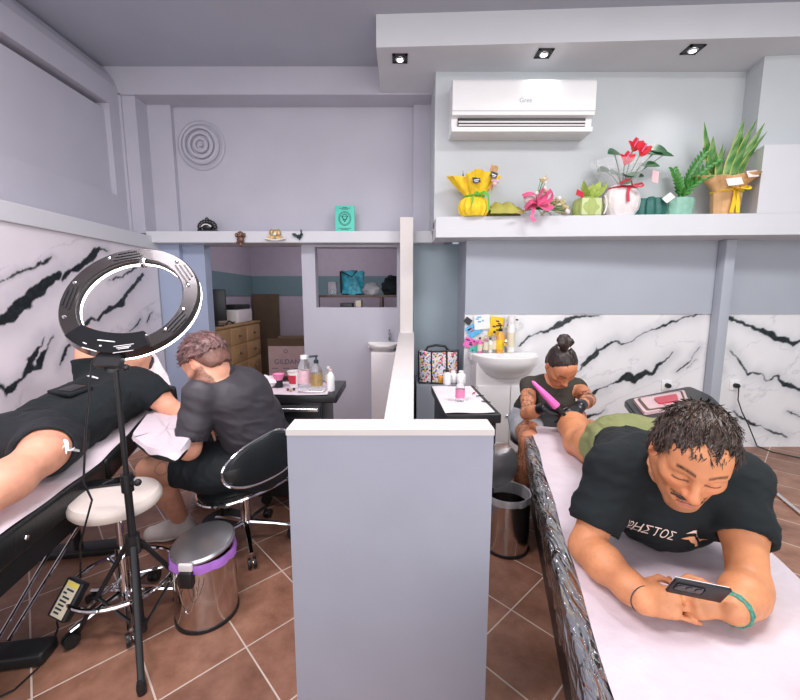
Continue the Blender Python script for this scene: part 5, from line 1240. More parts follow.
def head_local(V, HM, s): return (np.c_[V, np.ones(len(V))] @ np.array((HM @ Matrix.Scale(s, 4)).inverted()).T)[:, :3]
def face_paint(col, V, HM, s, brow=(.02, .012, .008), stubble=.5, stache=0, lip=(.42, .13, .10), beard=0, skin=None):
    L = head_local(V, HM, s); x, y, z = L.T; ax_ = np.abs(x); inh = (np.linalg.norm(L, axis=1) < .16)
    nz = vnoise(V, 320, 3) * .5 + .5
    def mixin(m, c): nonlocal col; m = np.clip(m, 0, 1)[:, None]; col = col * (1 - m) + np.array(c)[None] * m
    # warmer cheeks, nose and ears
    m = np.exp(-((ax_ - .042) ** 2 + (z + .03) ** 2) / .0006) * (y > .03) * .35 + np.exp(-(ax_ ** 2 + (z + .03) ** 2) / .0003) * (y > .09) * .4 + ((ax_ > .076) & inh) * .4
    mixin(m * inh, np.array(skin) * np.array([1.12, .82, .75]) if skin is not None else (.6, .3, .22))
    m = inh * (y > .04) * np.clip(1.4 - np.abs(z - (.031 + .006 * np.sin((ax_ - .012) * 60)) ) / .0046, 0, 1) * ((ax_ > .012) & (ax_ < .050)) * (.55 + .5 * nz); mixin(m, brow)
    m = inh * (y > .06) * np.clip(1.3 - np.abs(z + .0055 + .18 * (ax_ - .032) ** 2 / .016 * -1 ) / .0028, 0, 1) * (np.abs(ax_ - .032) < .017); mixin(m * .9, np.array(brow) * .8)
    m = inh * (y > .07) * (ax_ < .025 - 12 * (z + .065) ** 2 * 10) * (np.abs(z + .0645) < .0105); mixin(m * .75, lip)
    m = inh * (y > .07) * (np.abs(z + .0648) < .0018) * (ax_ < .023); mixin(m * .85, (.10, .02, .018))
    if stache:
        m = inh * (y > .075) * (ax_ < .038) * np.clip(1.2 - np.abs(z + .050 + .22 * ax_ ** 1.0 * .45 - .0035) / .0070, 0, 1) * (.55 + .7 * nz); mixin(m * stache, brow)
    jawm = inh * np.clip((-.030 - z - .9 * np.maximum(0, y - .05) + .02 * (ax_ > .045)) / .02, 0, 1) * (y > -.02) * (z > -.135)
    jawm = jawm * ~((ax_ < .02) & (np.abs(z + .065) < .009) & (y > .07))
    mixin(jawm * stubble * (.35 + .5 * nz), np.array(brow) * 1.2 + .01)
    if beard: mixin(inh * np.clip((-.012 - z + .25 * (ax_ - .05)) / .02, 0, 1) * (y > -.035) * (z > -.14) * np.clip((ax_ - .035) / .015 + (z < -.08), 0, 1) * beard * (.6 + .5 * nz), brow)
    return col
def hair_cap(HM, s, m, parent, base, name='hair', thick=.011, hairline=None, h=.004, seed=0, amp=.004, rows=None):
    c = HM.to_translation(); F = Field(c - Vector((.17, .17, .17)), c + Vector((.17, .17, .17)), h)
    F.T = HM @ Matrix.Scale(s, 4); F.ell((0, -.014, .036), (.074 + thick, .096 + thick, .086 + thick), .01); F.ell((0, -.05, -.02), (.062 + thick, .060, .065), .03)
    if rows: rows(F)
    F.T = None; inv = np.array((HM @ Matrix.Scale(s, 4)).inverted())
    def fn(P):
        L = P @ inv[:3, :3].T + inv[:3, 3]; return ((np.interp(L[..., 1], *hairline) + .010 * vnoise(L.reshape(-1, 3) * np.array([90, 30, 30]), 1, seed).reshape(L.shape[:-1])) - L[..., 2]) * s * .8
    F.cutfn(fn)
    def disp(V, N): return amp * fbm(head_local(V, HM, s) * np.array([95, 40, 40]), 1, 3, seed)
    def col(V):
        k = (vnoise(head_local(V, HM, s) * np.array([260, 60, 60]), 1, seed) * .5 + .5)[:, None]; return np.array(base[0])[None] * (1 - k) + np.array(base[1])[None] * k
    VQ = F.mesh(1, disp); body_mesh(name, VQ, m, parent, col); return VQ
def hair_locks(VQ, HM, s, parent, base, n, length, flow, seed=0, w=.003, lift=.35, name='hair_locks', keep=None):
    """short pointed locks over a hair surface, in one mesh"""
    V, Q = VQ; rnd = np.random.RandomState(seed); L = head_local(V, HM, s); b = MB(); R3 = np.array(HM.to_3x3())
    fn = np.cross(V[Q[:, 2]] - V[Q[:, 0]], V[Q[:, 3]] - V[Q[:, 1]]); A = np.linalg.norm(fn, axis=1); pick = rnd.choice(len(Q), n, p=A / A.sum())
    for q in pick:
        p = V[Q[q]].mean(0); l = L[Q[q]].mean(0); nn = fn[q] / (A[q] + 1e-12)
        if keep is not None and not keep(l): continue
        d = R3 @ np.array(flow(l)); d = d - nn * (d @ nn); d /= np.linalg.norm(d) + 1e-9
        d = d + rnd.normal(0, .30, 3); d = d - nn * (d @ nn); d /= np.linalg.norm(d) + 1e-9
        ln = length * rnd.uniform(.6, 1.25) * s; sd = np.cross(d, nn); ww = w * rnd.uniform(.7, 1.4)
        k = rnd.uniform(0, 1); c = tuple(np.array(base[0]) * (1 - k) + np.array(base[1]) * k); b.col = c
        p = p - nn * .002; lf = lift * rnd.uniform(.3, 1.2)
        rows = [(0, ww * .7, 0), (.35, ww, lf * .22), (.7, ww * .75, lf * .33), (1, .0003, lf * .30)]
        off = len(b.v)
        for u, hw, up in rows:
            o_ = p + d * ln * u + nn * ln * up
            for e in (-1, 0, 1): b.v.append(Vector(o_ + sd * hw * e + nn * (ww * .6 if e == 0 else 0))); b.c.append(c)
        for i in range(3):
            for e in (0, 1): b.f.append((off + i * 3 + e, off + i * 3 + e + 1, off + i * 3 + 4 + e, off + i * 3 + 3 + e))
    b.build(name, M['hair'], parent, angle=80)
def add_hand(F, wrist, fwd, dorsal, side, s=1, curl=(25, 35, 25), spread=4, thumb=None, curls=None, rad=1, k=.007):
    """hand with palm, four fingers of different length and a thumb; side=+1 puts the thumb towards fwd x dorsal"""
    fwd = Vector(fwd).normalized(); dorsal = Vector(dorsal); lat = fwd.cross(dorsal).normalized() * side; dorsal = lat.cross(fwd).normalized() * side
    if dorsal.dot(Vector(dorsal)) < 0: dorsal = -dorsal
    o = Vector(wrist)
    def P(x, y, z): return o + (lat * x + fwd * y + dorsal * z) * s
    for x0, x1 in ((.018, .028), (.006, .010), (-.006, -.009), (-.017, -.026)): F.cone(P(x0, .0, 0), P(x1, .078, .002), .0150 * s * rad, .0118 * s * rad, .016)
    F.cone(P(.016, .012, -.008), P(.030, .040, -.012), .014 * s * rad, .013 * s * rad, .016); F.cone(P(-.02, .015, -.007), P(-.026, .055, -.007), .012 * s * rad, .011 * s * rad, .016)
    Ls = ((.040, .025, .020), (.045, .029, .021), (.042, .027, .020), (.033, .020, .018)); xs = (.028, .0095, -.009, -.0265); ys = (.082, .087, .083, .074)
    for i in range(4): F.ell(P(xs[i] if False else (.028, .0095, -.009, -.0265)[i], (.080, .085, .081, .072)[i], .0045), (.0095 * s * rad,) * 3, .008)
    tips = []
    for i in range(4):
        p = P(xs[i], ys[i], .002); cu = curls[i] if curls else curl; ang = 0; sp = R(spread * (1.5 - i)); rr = (.0090, .0092, .0088, .0078)[i] * s * rad
        for j in range(3):
            ang += R(cu[j]); d = (fwd * math.cos(ang) - dorsal * math.sin(ang)); d = (d + lat * math.sin(sp)).normalized(); q = p + d * Ls[i][j] * s
            F.cone(p, q, rr * (1 - .07 * j), rr * (1 - .07 * (j + 1)), k * .45 if j == 0 else .003); p = q
        tips.append(p)
    th = thumb or ((.046, .045, -.016), (.058, .075, -.018), (.060, .100, -.020)); p = P(.022, .016, -.008)
    for j, t_ in enumerate(th): q = P(*t_); F.cone(p, q, (.0135, .0112, .0100)[j] * s * rad, (.0112, .0100, .0086)[j] * s * rad, .010 if j == 0 else .004); p = q
    return tips
def head_matrix(pos, look, up):
    y = Vector(look).normalized(); z = Vector(up); x = y.cross(z).normalized(); z = x.cross(y); return Matrix(((x.x, y.x, z.x, pos[0]), (x.y, y.y, z.y, pos[1]), (x.z, y.z, z.z, pos[2]), (0, 0, 0, 1)))
def limbpaint(V, a, b, rad):
    a, b = np.array(a), np.array(b); ab = b - a; t = ((V - a) @ ab) / (ab @ ab); d = np.linalg.norm(V - a - np.clip(t, 0, 1)[:, None] * ab, axis=1)
    return t, (d < rad) & (t > -.15) & (t < 1.15)
def V3(*a): return Vector(a)
def sleeve_cut(P, a, b, t, rad=.105):
    a, b = np.array(a), np.array(b); n = (b - a) / np.linalg.norm(b - a); c = a + (b - a) * t; s = (P - c) @ n
    d = np.linalg.norm(P - c - s[..., None] * n, axis=-1); return np.where(d < rad, s, np.maximum(-1, -np.ones_like(s)))
def lerp(a, b, t): return Vector(a) * (1 - t) + Vector(b) * t
def person(label, loc): return thing('person', label, 'person', loc)
# ------------------------------------------------------------------ the man lying on the right bed with a phone
RSh, LSh = at(614, 472, Y=1.11), at(737, 478, Y=1.08)
REl, LEl = at(586, 547, Z=.588), at(749, 588, Z=.588)
RWr, LWr = at(643, 599, Z=.603), at(732, 610, Z=.597)
UC = (RSh + LSh) / 2; lat = (LSh - RSh).normalized(); HC = V3(1.0, 1.60, .650); hl = V3(.97, -.22, 0)
HP = at(691, 455, Y=.95); HMm = head_matrix(HP, (-.40, -.80, -.42), (-.02, -.36, .93)); HS = 1.0
F = Field((.33, .70, .53), (1.30, 2.36, 1.07), .0031)
ax = (HC - UC)
for e in (-1, 1):
    F.cone(UC + lat * e * .07 + V3(0, .05, -.035), HC + hl * e * .07, .100, .100, .06)
F.ell(UC + V3(.0, .03, -.085), (.155, .10, .11), .05)
nb = UC + V3(0, -.005, .015); F.cone(nb, HMm @ V3(0, -.03, -.05), .060, .056, .04)
F.cone(UC + V3(0, .06, 0), nb, .09, .065, .05)
for s_, a, b_ in ((-1, RSh, REl), (1, LSh, LEl)):
    F.cone(UC + lat * s_ * .07 + V3(0, .02, -.0), a, .085, .064, .05)
    F.chain([a, lerp(a, b_, .5), b_], [.058, .050, .042], .03)
for e_, w_ in ((REl, RWr), (LEl, LWr)):
    F.chain([e_, lerp(e_, w_, .35), lerp(e_, w_, .8), w_], [.043, .046, .034, .029], .025)
kneeR, calfR, ankR = at(578, 442, Z=.602), at(573, 426, Z=.607), at(575, 417, Z=.59)
hR, hL = HC - hl * .088, HC + hl * .088
F.chain([hR, lerp(hR, kneeR, .5), kneeR], [.100, .086, .064], .04)
F.chain([kneeR, calfR, ankR, ankR + V3(.02, .14, -.03)], [.062, .072, .056, .04], .03)
kL = hL + (kneeR - hR) + V3(.07, 0, 0); F.chain([hL, lerp(hL, kL, .5), kL, kL + V3(.03, .17, .005), kL + V3(.05, .36, -.02)], [.100, .086, .062, .066, .040], .04)
for a_, d_ in ((ankR + V3(.02, .14, -.03), V3(.02, .10, -.10)), (kL + V3(.05, .36, -.02), V3(.02, .10, -.08))): F.cone(a_, a_ + d_, .034, .026, .03)
add_head(F, HMm, HS, nose=1.05)
# hands round the phone: backs towards the camera, thumbs on top
tipsR = add_hand(F, RWr, (.93, -.05, -.08), (-.18, -.86, .50), -1, .92, curls=((16, 20, 14), (7, 10, 8), (5, 9, 7), (4, 9, 8)), spread=8, rad=.88, k=.003, thumb=((.040, .036, -.020), (.050, .062, -.026), (.044, .086, -.026)))
LWh = LWr + V3(0, .022, .004)
tipsL = add_hand(F, LWh, (-.90, -.10, .04), (.16, -.88, .45), 1, .92, curls=((52, 52, 36), (50, 50, 36), (48, 48, 34), (46, 46, 34)), spread=6, rad=.88, k=.003, thumb=((.040, .036, -.020), (.050, .062, -.026), (.044, .086, -.026)))
VQ = F.mesh(1)
SK = np.array((.66, .275, .125))
def skin_col(V, base, HM, s, hairy=None, **k):
    n_ = fbm(V, 18, 3, 4)[:, None] * .07; c = base[None] * (1 + n_) * np.array([[1, 1, 1]])
    return face_paint(c, V, HM, s, skin=base, **k)
def colM(V):
    c = skin_col(V, SK, HMm, HS, stubble=.55, stache=.8, brow=(.030, .014, .008))
    for a, b_ in ((REl, RWr), (LEl, LWr)):                                     # fine dark arm hair
        t_, m_ = limbpaint(V, a, b_, .07); k = (m_ & (t_ > -.1)) * np.clip(vnoise(V, 420, 8) * 2.2 - .9, 0, 1) * .16; c = c * (1 - k[:, None]) + np.array([[.06, .025, .015]]) * k[:, None]
    return c
pm = person('man with a moustache lying propped on his elbows on the right bed, holding a phone', (HC.x, HC.y, .545))
body_mesh('body', VQ, M['skin'], pm, colM)
# T-shirt
F = Field((.30, .84, .50), (1.25, 1.75, 1.05), .0052)
for e in (-1, 1): F.cone(UC + lat * e * .072 + V3(0, .05, -.032), HC + hl * e * .075 + V3(0, -.03, 0), .113, .114, .06)
F.ell(UC + V3(.0, .02, -.100), (.165, .118, .134), .05)
F.cone(UC + V3(0, .06, .005), nb + V3(0, .012, -.008), .098, .082, .05)
for s_, a, b_ in ((-1, RSh, REl), (1, LSh, LEl)):
    F.cone(UC + lat * s_ * .075 + V3(0, .02, 0), a + V3(0, 0, .006), .092, .073, .05)
    d_ = (b_ - a).normalized(); F.chain([a + V3(0, 0, .004), lerp(a, b_, .45), lerp(a, b_, .9)], [.073, .067, .065], .03)
nd = (HMm @ V3(0, -.01, -.05) - nb).normalized(); F.cone(nb + nd * .052, nb + nd * .16, .073, .09, .008, sub=True)
F.cone(nb + V3(0, -.045, .03), nb + V3(0, -.10, .05), .05, .05, .012, sub=True)
def cuts(P):
    return np.maximum(sleeve_cut(P, RSh, REl, .74), sleeve_cut(P, LSh, LEl, .60))
F.cutfn(cuts)
for s_, a, b_, t_ in ((-1, RSh, REl, .74), (1, LSh, LEl, .60)): F.cone(lerp(a, b_, t_ - .08), lerp(a, b_, 1), .056, .058, .004, sub=True)
F.cut(HC + V3(0, -.02, 0), -V3(-.2236, -.9747, -.02)); F.cut((0, 0, .552), (0, 0, -1))
def shirt_w(V, N):
    P = V - np.array(UC); u = P @ np.array(lat); g = fbm(np.c_[u * 10, P[:, 1] * 5 + P[:, 2] * 12, P[:, 2] * 9], 1, 3, 2); r = 1 - 2 * np.abs(g)
    sag = np.sin(42 * (np.sqrt(u ** 2 + (P[:, 2] - .10) ** 2)) + 3 * fbm(P, 6, 2, 9)) * np.exp(-((P[:, 2] + .10) / .10) ** 2) * .0012
    front = 1 - .75 * np.exp(-((u / .11) ** 2 + ((P[:, 2] + .08) / .09) ** 2)) * (P[:, 1] < .02)
    return .0050 * front * np.clip(r, -.8, 1) + .003 * front * fbm(V, 16, 2, 7) + sag
SV = F.mesh(2, shirt_w); shirt = body_mesh('t_shirt', SV, M['cloth_black'], pm)
bvh = BVHTree.FromPolygons([tuple(v) for v in SV[0]], [tuple(q) for q in SV[1]])
def print_on(bv, geo, mx, mt, parent, name, off=.0022, dirn=None, sub=.006):
    """lay flat printed shapes onto a cloth surface by projecting along the matrix's z axis"""
    bm = bmesh.new(); vs = [bm.verts.new(mx @ Vector(v)) for v in geo[0]]
    for f_ in geo[1]:
        try: bm.faces.new([vs[i] for i in f_])
        except ValueError: pass
    bmesh.ops.triangulate(bm, faces=list(bm.faces))
    for _ in range(3):
        es = [e for e in bm.edges if e.calc_length() > sub]
        if not es: break
        bmesh.ops.subdivide_edges(bm, edges=es, cuts=1); bmesh.ops.triangulate(bm, faces=list(bm.faces))
    d = (mx.to_3x3() @ Vector((0, 0, -1))).normalized(); out = MB(); bm.verts.index_update()
    for v in bm.verts:
        h = bv.ray_cast(v.co - d * .3, d, .8); out.v.append(h[0] + h[1] * off if h[0] else v.co.copy()); out.c.append((1, 1, 1))
    out.f = [tuple(v.index for v in f_.verts) for f_ in bm.faces]; bm.free()
    return out.build(name, mt, parent, angle=80)
tc = at(658, 532, Y=.99); vd = (V3(0, 0, EYE) - tc).normalized()
mx = frame(tc, (at(688, 540, Y=.99) - at(626, 524, Y=1.00)), vd.cross(at(688, 540, Y=.99) - at(626, 524, Y=1.0)))
v, f = text_geo('ΑΡΗΣΤΟΣ', .031); w_ = max(p.x for p in v) - min(p.x for p in v); k_ = .120 / w_; v = [V3(p.x * k_, p.y * 1.02, 0) for p in v]
print_on(bvh, (v, f), mx, M['print_pale'], shirt, 'printed_lettering', .0035)
def blob(pts): return [V3(x, y, 0) for x, y in pts], [tuple(range(len(pts)))]
tc2 = at(701, 538, Y=.99); mx2 = frame(tc2, (at(735, 547, Y=.99) - at(690, 536, Y=.99)), vd.cross(at(735, 545, Y=.99) - at(690, 536, Y=.99)))
sw1 = [(-.052, .004), (-.030, .019), (-.014, .021), (-.004, .015), (.008, .017), (.030, .003), (.020, .002), (.004, .009), (-.010, .008), (-.022, .012), (-.034, .009)]
sw2 = [(-.056, -.012), (-.036, -.002), (-.020, .002), (-.004, -.003), (.018, -.010), (.034, -.022), (.022, -.026), (.006, -.018), (-.012, -.017), (-.028, -.010), (-.042, -.012)]
sw3 = [(.034, .002), (.046, -.010), (.056, -.006), (.072, .006), (.060, .003), (.052, .000), (.044, -.002)]
for s_, mt in ((sw1, 'print_pale'), (sw2, 'print_orange'), (sw3, 'print_orange')): print_on(bvh, blob([(x_ * .72, y_ * .88) for x_, y_ in s_]), mx2, M[mt], shirt, 'printed_emblem', .0035)
# shorts
F = Field((.60, 1.30, .52), (1.34, 2.05, .92), .006)
for e, h_, k_ in ((-1, hR, kneeR), (1, hL, kL)):
    F.cone(HC + hl * e * .07 - V3(.02, .10, 0), HC + hl * e * .075, .112, .114, .06); F.chain([h_, lerp(h_, k_, .62)], [.112, .096], .05)
F.ell(HC + V3(0, .03, .05), (.16, .12, .09), .05)
for e, h_, k_ in ((-1, hR, kneeR), (1, hL, kL)):
    d_ = (k_ - h_).normalized(); c_ = lerp(h_, k_, .36); F.cone(lerp(h_, k_, .33), lerp(h_, k_, .8), .090, .092, .004, sub=True)
    F.cutfn(lambda P, c_=c_, d_=d_, e=e: np.where(((P - np.array(HC)) @ np.array(hl)) * e > 0, (P - np.array(c_)) @ np.array(d_), -1))
F.cut((0, 0, .546), (0, 0, -1))
SVs = F.mesh(2, wrinkle(.009, 3, (16, 9, 14))); shorts = body_mesh('shorts', SVs, M['cloth_olive'], pm)
bv2 = BVHTree.FromPolygons([tuple(v) for v in SVs[0]], [tuple(q) for q in SVs[1]])
pc_ = at(595, 443, Y=1.78)
for k in range(3):
    q_ = at(590 + 5.5 * k, 444.5 - 2.0 * k, Y=1.76); mx3 = frame(q_, (.5, .6, .3), (0, -.3, 1)); print_on(bv2, blob([(-.010, -.022), (.004, -.022), (.012, .022), (-.002, .022)]), mx3, M['ink'], shorts, 'dark_print')
# hair
hb = ((.016, .010, .007), (.085, .050, .036))
hl_ = ((-.12, -.06, -.02, .012, .03, .05, .075, .12), (-.080, -.060, -.022, -.010, .030, .052, .060, .060))
HV = hair_cap(HMm, HS, M['hair'], pm, hb, thick=.012, hairline=hl_, h=.004, seed=5, amp=.005)
def flowM(l):
    x, y, z = l; return np.array([x * 3 + .25, (1.0 if z > .05 else .25) + y * 2, -.9 if z < .07 else .05])
hair_locks(HV, HMm, HS, pm, hb, 4200, .026, flowM, seed=2, w=.0016, lift=.20, keep=lambda l: l[2] > (.082 if l[1] > .045 else .02 if l[1] > .0 else -.06))
F = Field(HMm @ V3(0, .09, -.05) - V3(.07, .07, .07), HMm @ V3(0, .09, -.05) + V3(.07, .07, .07), .0022); F.T = HMm.copy()
for e in (-1, 1): F.chain([(e * .004, .1025, -.0490), (e * .018, .0995, -.0515), (e * .033, .0855, -.0590)], [.0036, .0046, .0028], .004)
F.T = None
body_mesh('moustache', F.mesh(1, lambda V, N: .0016 * fbm(V, 260, 2, 3)), M['hair'], pm, lambda V: np.array([.030, .015, .010])[None] * (1 + 1.2 * np.clip(vnoise(V, 500, 1), 0, 1))[:, None])
# eyebrows as short hairs are painted; bracelet on his left wrist
wd = (LWr - LEl).normalized(); c0 = lerp(LEl, LWr, .93); u_ = wd.orthogonal().normalized(); w2 = wd.cross(u_)
b = MB(); n_ = 22
bt = thing('bracelet', 'green beaded bracelet on the left wrist of the man with the phone', 'bracelet', c0)
for off_, rr in ((0, .0042), (.008, .0034)):
    b = MB().tube([c0 + wd * off_ + (u_ * math.cos(2 * math.pi * k / n_) + w2 * math.sin(2 * math.pi * k / n_)) * .0345 for k in range(n_)], [rr * (1.25 if k % 2 else .8) for k in range(n_)], 8, closed=True)
    b.build('bead_strand', M['mint_band'], bt)
c0 = lerp(REl, RWr, 1.0); 
props(MB().tube([c0 + ((RWr - REl).normalized().orthogonal().normalized() * math.cos(a) + (RWr - REl).normalized().cross((RWr - REl).normalized().orthogonal().normalized()) * math.sin(a)) * .0315 for a in np.linspace(0, 2 * math.pi, 25)[:-1]], .0011, 5, closed=True).build('wrist_string', M['ink']), 'thin dark string around the right wrist of the man with the phone', 'bracelet')
# his phone
pc_ = at(698, 590, Y=.802); 
px_ = (at(727, 597, Y=.794) - at(668, 585, Y=.806)).normalized(); pn = V3(-.25, -.70, -.28).normalized()
PM = frame(pc_, px_, pn.cross(px_))        # z = back of the phone
t = thing('smartphone', 'dark smartphone held in both hands of the man on the right bed', 'phone', pc_)
MB().rbox(-.060, .060, -.026, .026, -.0042, .0042, .0035, PM).build('phone_case', M['black'], t)
MB().box(-.057, .057, -.024, .024, -.0050, -.0042, PM).build('screen', M['screen'], t)
b = MB().rbox(-.054, .006, -.006, .018, .0042, .0062, .003, PM); b.build('camera_plate', M['black_gloss'], t)
for q_ in ((-.054, .012), (-.034, .012), (-.014, .012)): MB().lathe([(.0078, .0060), (.0078, .0074), (.0062, .0078), (0, .0072)], PM @ Matrix.Translation((q_[0] + .010, q_[1] - .006, 0)), 16).build('camera_lens', M['black_gloss'], t)

# ------------------------------------------------------------------ the woman tattooing his leg
RSw, LSw = at(529, 385, Y=2.40), at(577, 387, Y=2.42); UCw = (RSw + LSw) / 2; latw = (LSw - RSw).normalized()
HCw = V3(.93, 2.60, .475); WHP = at(561, 366, Y=2.27); HMw = head_matrix(WHP, (.08, -.66, -.72), (-.02, -.72, .66)); WS = .98
REw, LEw = at(527, 414, Y=2.24), at(589, 400, Y=2.27); RWw, LWw = at(544, 408, Y=2.11), at(580, 406, Y=2.12)
F = Field((.50, 1.86, .0), (1.36, 2.80, 1.10), .0056)
for e in (-1, 1): F.cone(UCw + latw * e * .055 + V3(0, .03, -.03), HCw + V3(e * .06, 0, .06), .075, .085, .05)
F.ell(HCw + V3(0, 0, 0), (.155, .12, .10), .05)
for e in (-1, 1): F.ell(UCw + latw * e * .06 + V3(0, -.04, -.10), (.06, .055, .06), .05)
nbw = UCw + V3(0, -.01, .035); F.cone(nbw, HMw @ V3(0, -.03, -.05), .044, .044, .03); F.cone(UCw, nbw, .07, .05, .04)
for s_, a, b_, w_ in ((-1, RSw, REw, RWw), (1, LSw, LEw, LWw)):
    F.cone(UCw + latw * s_ * .05, a, .06, .048, .04); F.chain([a, lerp(a, b_, .5), b_], [.047, .042, .034], .02); F.chain([b_, lerp(b_, w_, .35), w_], [.035, .036, .025], .02)
kw, aw = at(530, 441, Y=2.14), V3(.685, 2.16, .085); hw_ = HCw + V3(-.09, -.02, .0)
F.chain([hw_, lerp(hw_, kw, .5), kw], [.090, .080, .058], .03); F.chain([kw, lerp(kw, aw, .35), aw], [.055, .056, .036], .03); F.chain([aw, aw + V3(-.02, -.02, -.05), aw + V3(-.05, -.13, -.058)], [.036, .032, .026], .02)
kw2, aw2 = V3(1.20, 2.38, .47), V3(1.20, 2.44, .085); hw2 = HCw + V3(.09, -.02, 0)
F.chain([hw2, lerp(hw2, kw2, .5), kw2], [.090, .080, .058], .03); F.chain([kw2, lerp(kw2, aw2, .35), aw2], [.055, .056, .036], .03); F.chain([aw2, aw2 + V3(0, -.02, -.05), aw2 + V3(.03, -.11, -.058)], [.036, .032, .026], .02)
add_head(F, HMw, WS, nose=.85, jaw=.92)
handR = dict(fwd=(.90, -.30, -.25), dorsal=(-.30, -.25, .90), side=-1, curls=((30, 40, 25), (35, 45, 25), (40, 50, 30), (45, 50, 30)))
handL = dict(fwd=(-.72, -.55, -.30), dorsal=(.10, -.35, .92), side=1, curls=((15, 25, 20), (20, 30, 20), (25, 35, 20), (30, 35, 20)))
add_hand(F, RWw, s=.88, rad=.8, **handR); add_hand(F, LWw, s=.88, rad=.8, **handL)
SKW = np.array((.62, .25, .125))
def colW(V):
    c = skin_col(V, SKW, HMw, WS, stubble=0, brow=(.03, .015, .01), lip=(.45, .14, .12))
    for a, b_, rad, t0, t1, den in ((RSw, REw, .075, .25, 1.05, .1), (LEw, LWw, .06, -.3, .6, .35), (LSw, LEw, .07, .55, 1.1, .35), (kw, aw, .085, -.1, .6, .2), (hw_, kw, .12, .55, 1.0, .3)):
        t_, m_ = limbpaint(V, a, b_, rad); g = fbm(V, 26, 3, 3); lines = np.clip(1 - np.abs(g - den * .2) / .14, 0, 1); k = (m_ & (t_ > t0) & (t_ < t1)) * np.clip(lines * 1.3 + (g > den + .3), 0, 1) * .72
        c = c * (1 - k[:, None]) + np.array([[.055, .04, .038]]) * k[:, None]
    return c
pw = person('woman with a dark hair bun and black gloves tattooing the lying man on the right', (HCw.x, HCw.y, 0))
body_mesh('body', F.mesh(2), M['skin'], pw, colW)
F = Field((.55, 2.20, .35), (1.32, 2.80, 1.0), .0056)
for e in (-1, 1): F.cone(UCw + latw * e * .057 + V3(0, .03, -.028), HCw + V3(e * .065, 0, .06), .084, .095, .05); F.ell(UCw + latw * e * .06 + V3(0, -.042, -.10), (.067, .062, .067), .05)
F.cone(UCw, nbw + V3(0, 0, -.012), .078, .06, .04)
for s_, a, b_ in ((-1, RSw, REw), (1, LSw, LEw)): F.cone(UCw + latw * s_ * .05, a + V3(0, 0, .0), .066, .052, .04); F.cone(a, lerp(a, b_, .34), .051, .047, .02)
nd = (HMw @ V3(0, -.01, -.05) - nbw).normalized(); F.cone(nbw + nd * .03 + V3(0, -.012, 0), nbw + nd * .14 + V3(0, -.04, 0), .062, .08, .008, sub=True)
for s_, a, b_ in ((-1, RSw, REw), (1, LSw, LEw)):
    F.cutfn(lambda P, a=a, b_=b_: sleeve_cut(P, a, b_, .27, .060))
F.cut(HCw + V3(0, 0, .03), (0, 0, -1)); body_mesh('sleeveless_top', F.mesh(2, wrinkle(.004, 6, (12, 12, 18))), M['cloth_brown'], pw)
F = Field((.55, 2.1, .28), (1.34, 2.82, .70), .007); F.ell(HCw, (.168, .132, .112), .05)
for h_, k_ in ((hw_, kw), (hw2, kw2)):
    F.cone(h_, lerp(h_, k_, .5), .102, .098, .05)
F.cut(HCw + V3(0, 0, .09), (0, 0, 1)); body_mesh('shorts', F.mesh(2, wrinkle(.005, 8, (12, 12, 18))), M['cloth_light'], pw)
for wr, hd in ((RWw, handR), (LWw, handL)):
    F = Field(Vector(wr) - V3(.20, .20, .20), Vector(wr) + V3(.20, .20, .20), .0042); add_hand(F, wr, s=.88, rad=1.08, **hd); e_ = REw if wr is RWw else LEw; F.cone(wr, lerp(wr, e_, .18), .030, .033, .01); body_mesh('glove', F.mesh(2), M['glove'], pw)
for a in (aw, aw2):
    F = Field(a + V3(-.12, -.22, -.1), a + V3(.12, .1, .06), .005); d_ = V3(-.05, -.13, 0) if a is aw else V3(.03, -.12, 0); F.chain([a + V3(0, .02, -.045), a + d_ * .5 + V3(0, 0, -.045), a + d_ + V3(0, 0, -.05)], [.042, .042, .034], .03); F.cut((0, 0, .002), (0, 0, -1)); F.cut((0, 0, .095), (0, 0, 1)); body_mesh('shoe', F.mesh(1), M['black'], pw)
hbw = ((.010, .006, .005), (.050, .030, .024))
hlw = ((-.12, -.06, -.02, .012, .04, .06, .075, .12), (-.085, -.065, -.015, .030, .058, .068, .072, .072))
HV = hair_cap(HMw, WS, M['hair'], pw, hbw, thick=.008, hairline=hlw, h=.0045, seed=9, amp=.0022)
hair_locks(HV, HMw, WS, pw, hbw, 260, .04, lambda l: np.array([-l[0] * 1.2, -.6, .9]), seed=4, w=.002, lift=.03, keep=lambda l: l[2] > .07 and abs(l[0]) < .055)
bunc = HMw @ V3(.008, -.062, .155); F = Field(bunc - V3(.09, .09, .09), bunc + V3(.09, .09, .09), .0045)
for k in range(7): a = k * .9; F.ell(bunc + V3(.026 * math.cos(a), .02 * math.sin(a * 1.3), .024 * math.sin(a)), (.024, .022, .022), .012)
F.cone(bunc, HMw @ V3(.004, -.045, .11), .022, .026, .02)
bun = body_mesh('hair_bun', F.mesh(1, lambda V, N: .004 * fbm(V, 70, 2, 3)), M['hair'], pw, lambda V: np.array(hbw[0])[None] + (np.array(hbw[1]) - np.array(hbw[0]))[None] * np.clip(vnoise(V, 150, 2) * .6 + .45, 0, 1)[:, None])
cb_ = HMw @ V3(.005, -.052, .126); up_ = (bunc - (HMw @ V3(.004, -.045, .11))).normalized(); u_ = up_.orthogonal().normalized(); w2 = up_.cross(u_)
MB().tube([cb_ + (u_ * math.cos(a) + w2 * math.sin(a)) * .029 for a in np.linspace(0, 2 * math.pi, 21)[:-1]], .006, 6, closed=True).build('hair_tie', M['logo_white'], bun)
c0 = lerp(REw, RWw, .80); wd = (RWw - REw).normalized(); u_ = wd.orthogonal().normalized(); w2 = wd.cross(u_)
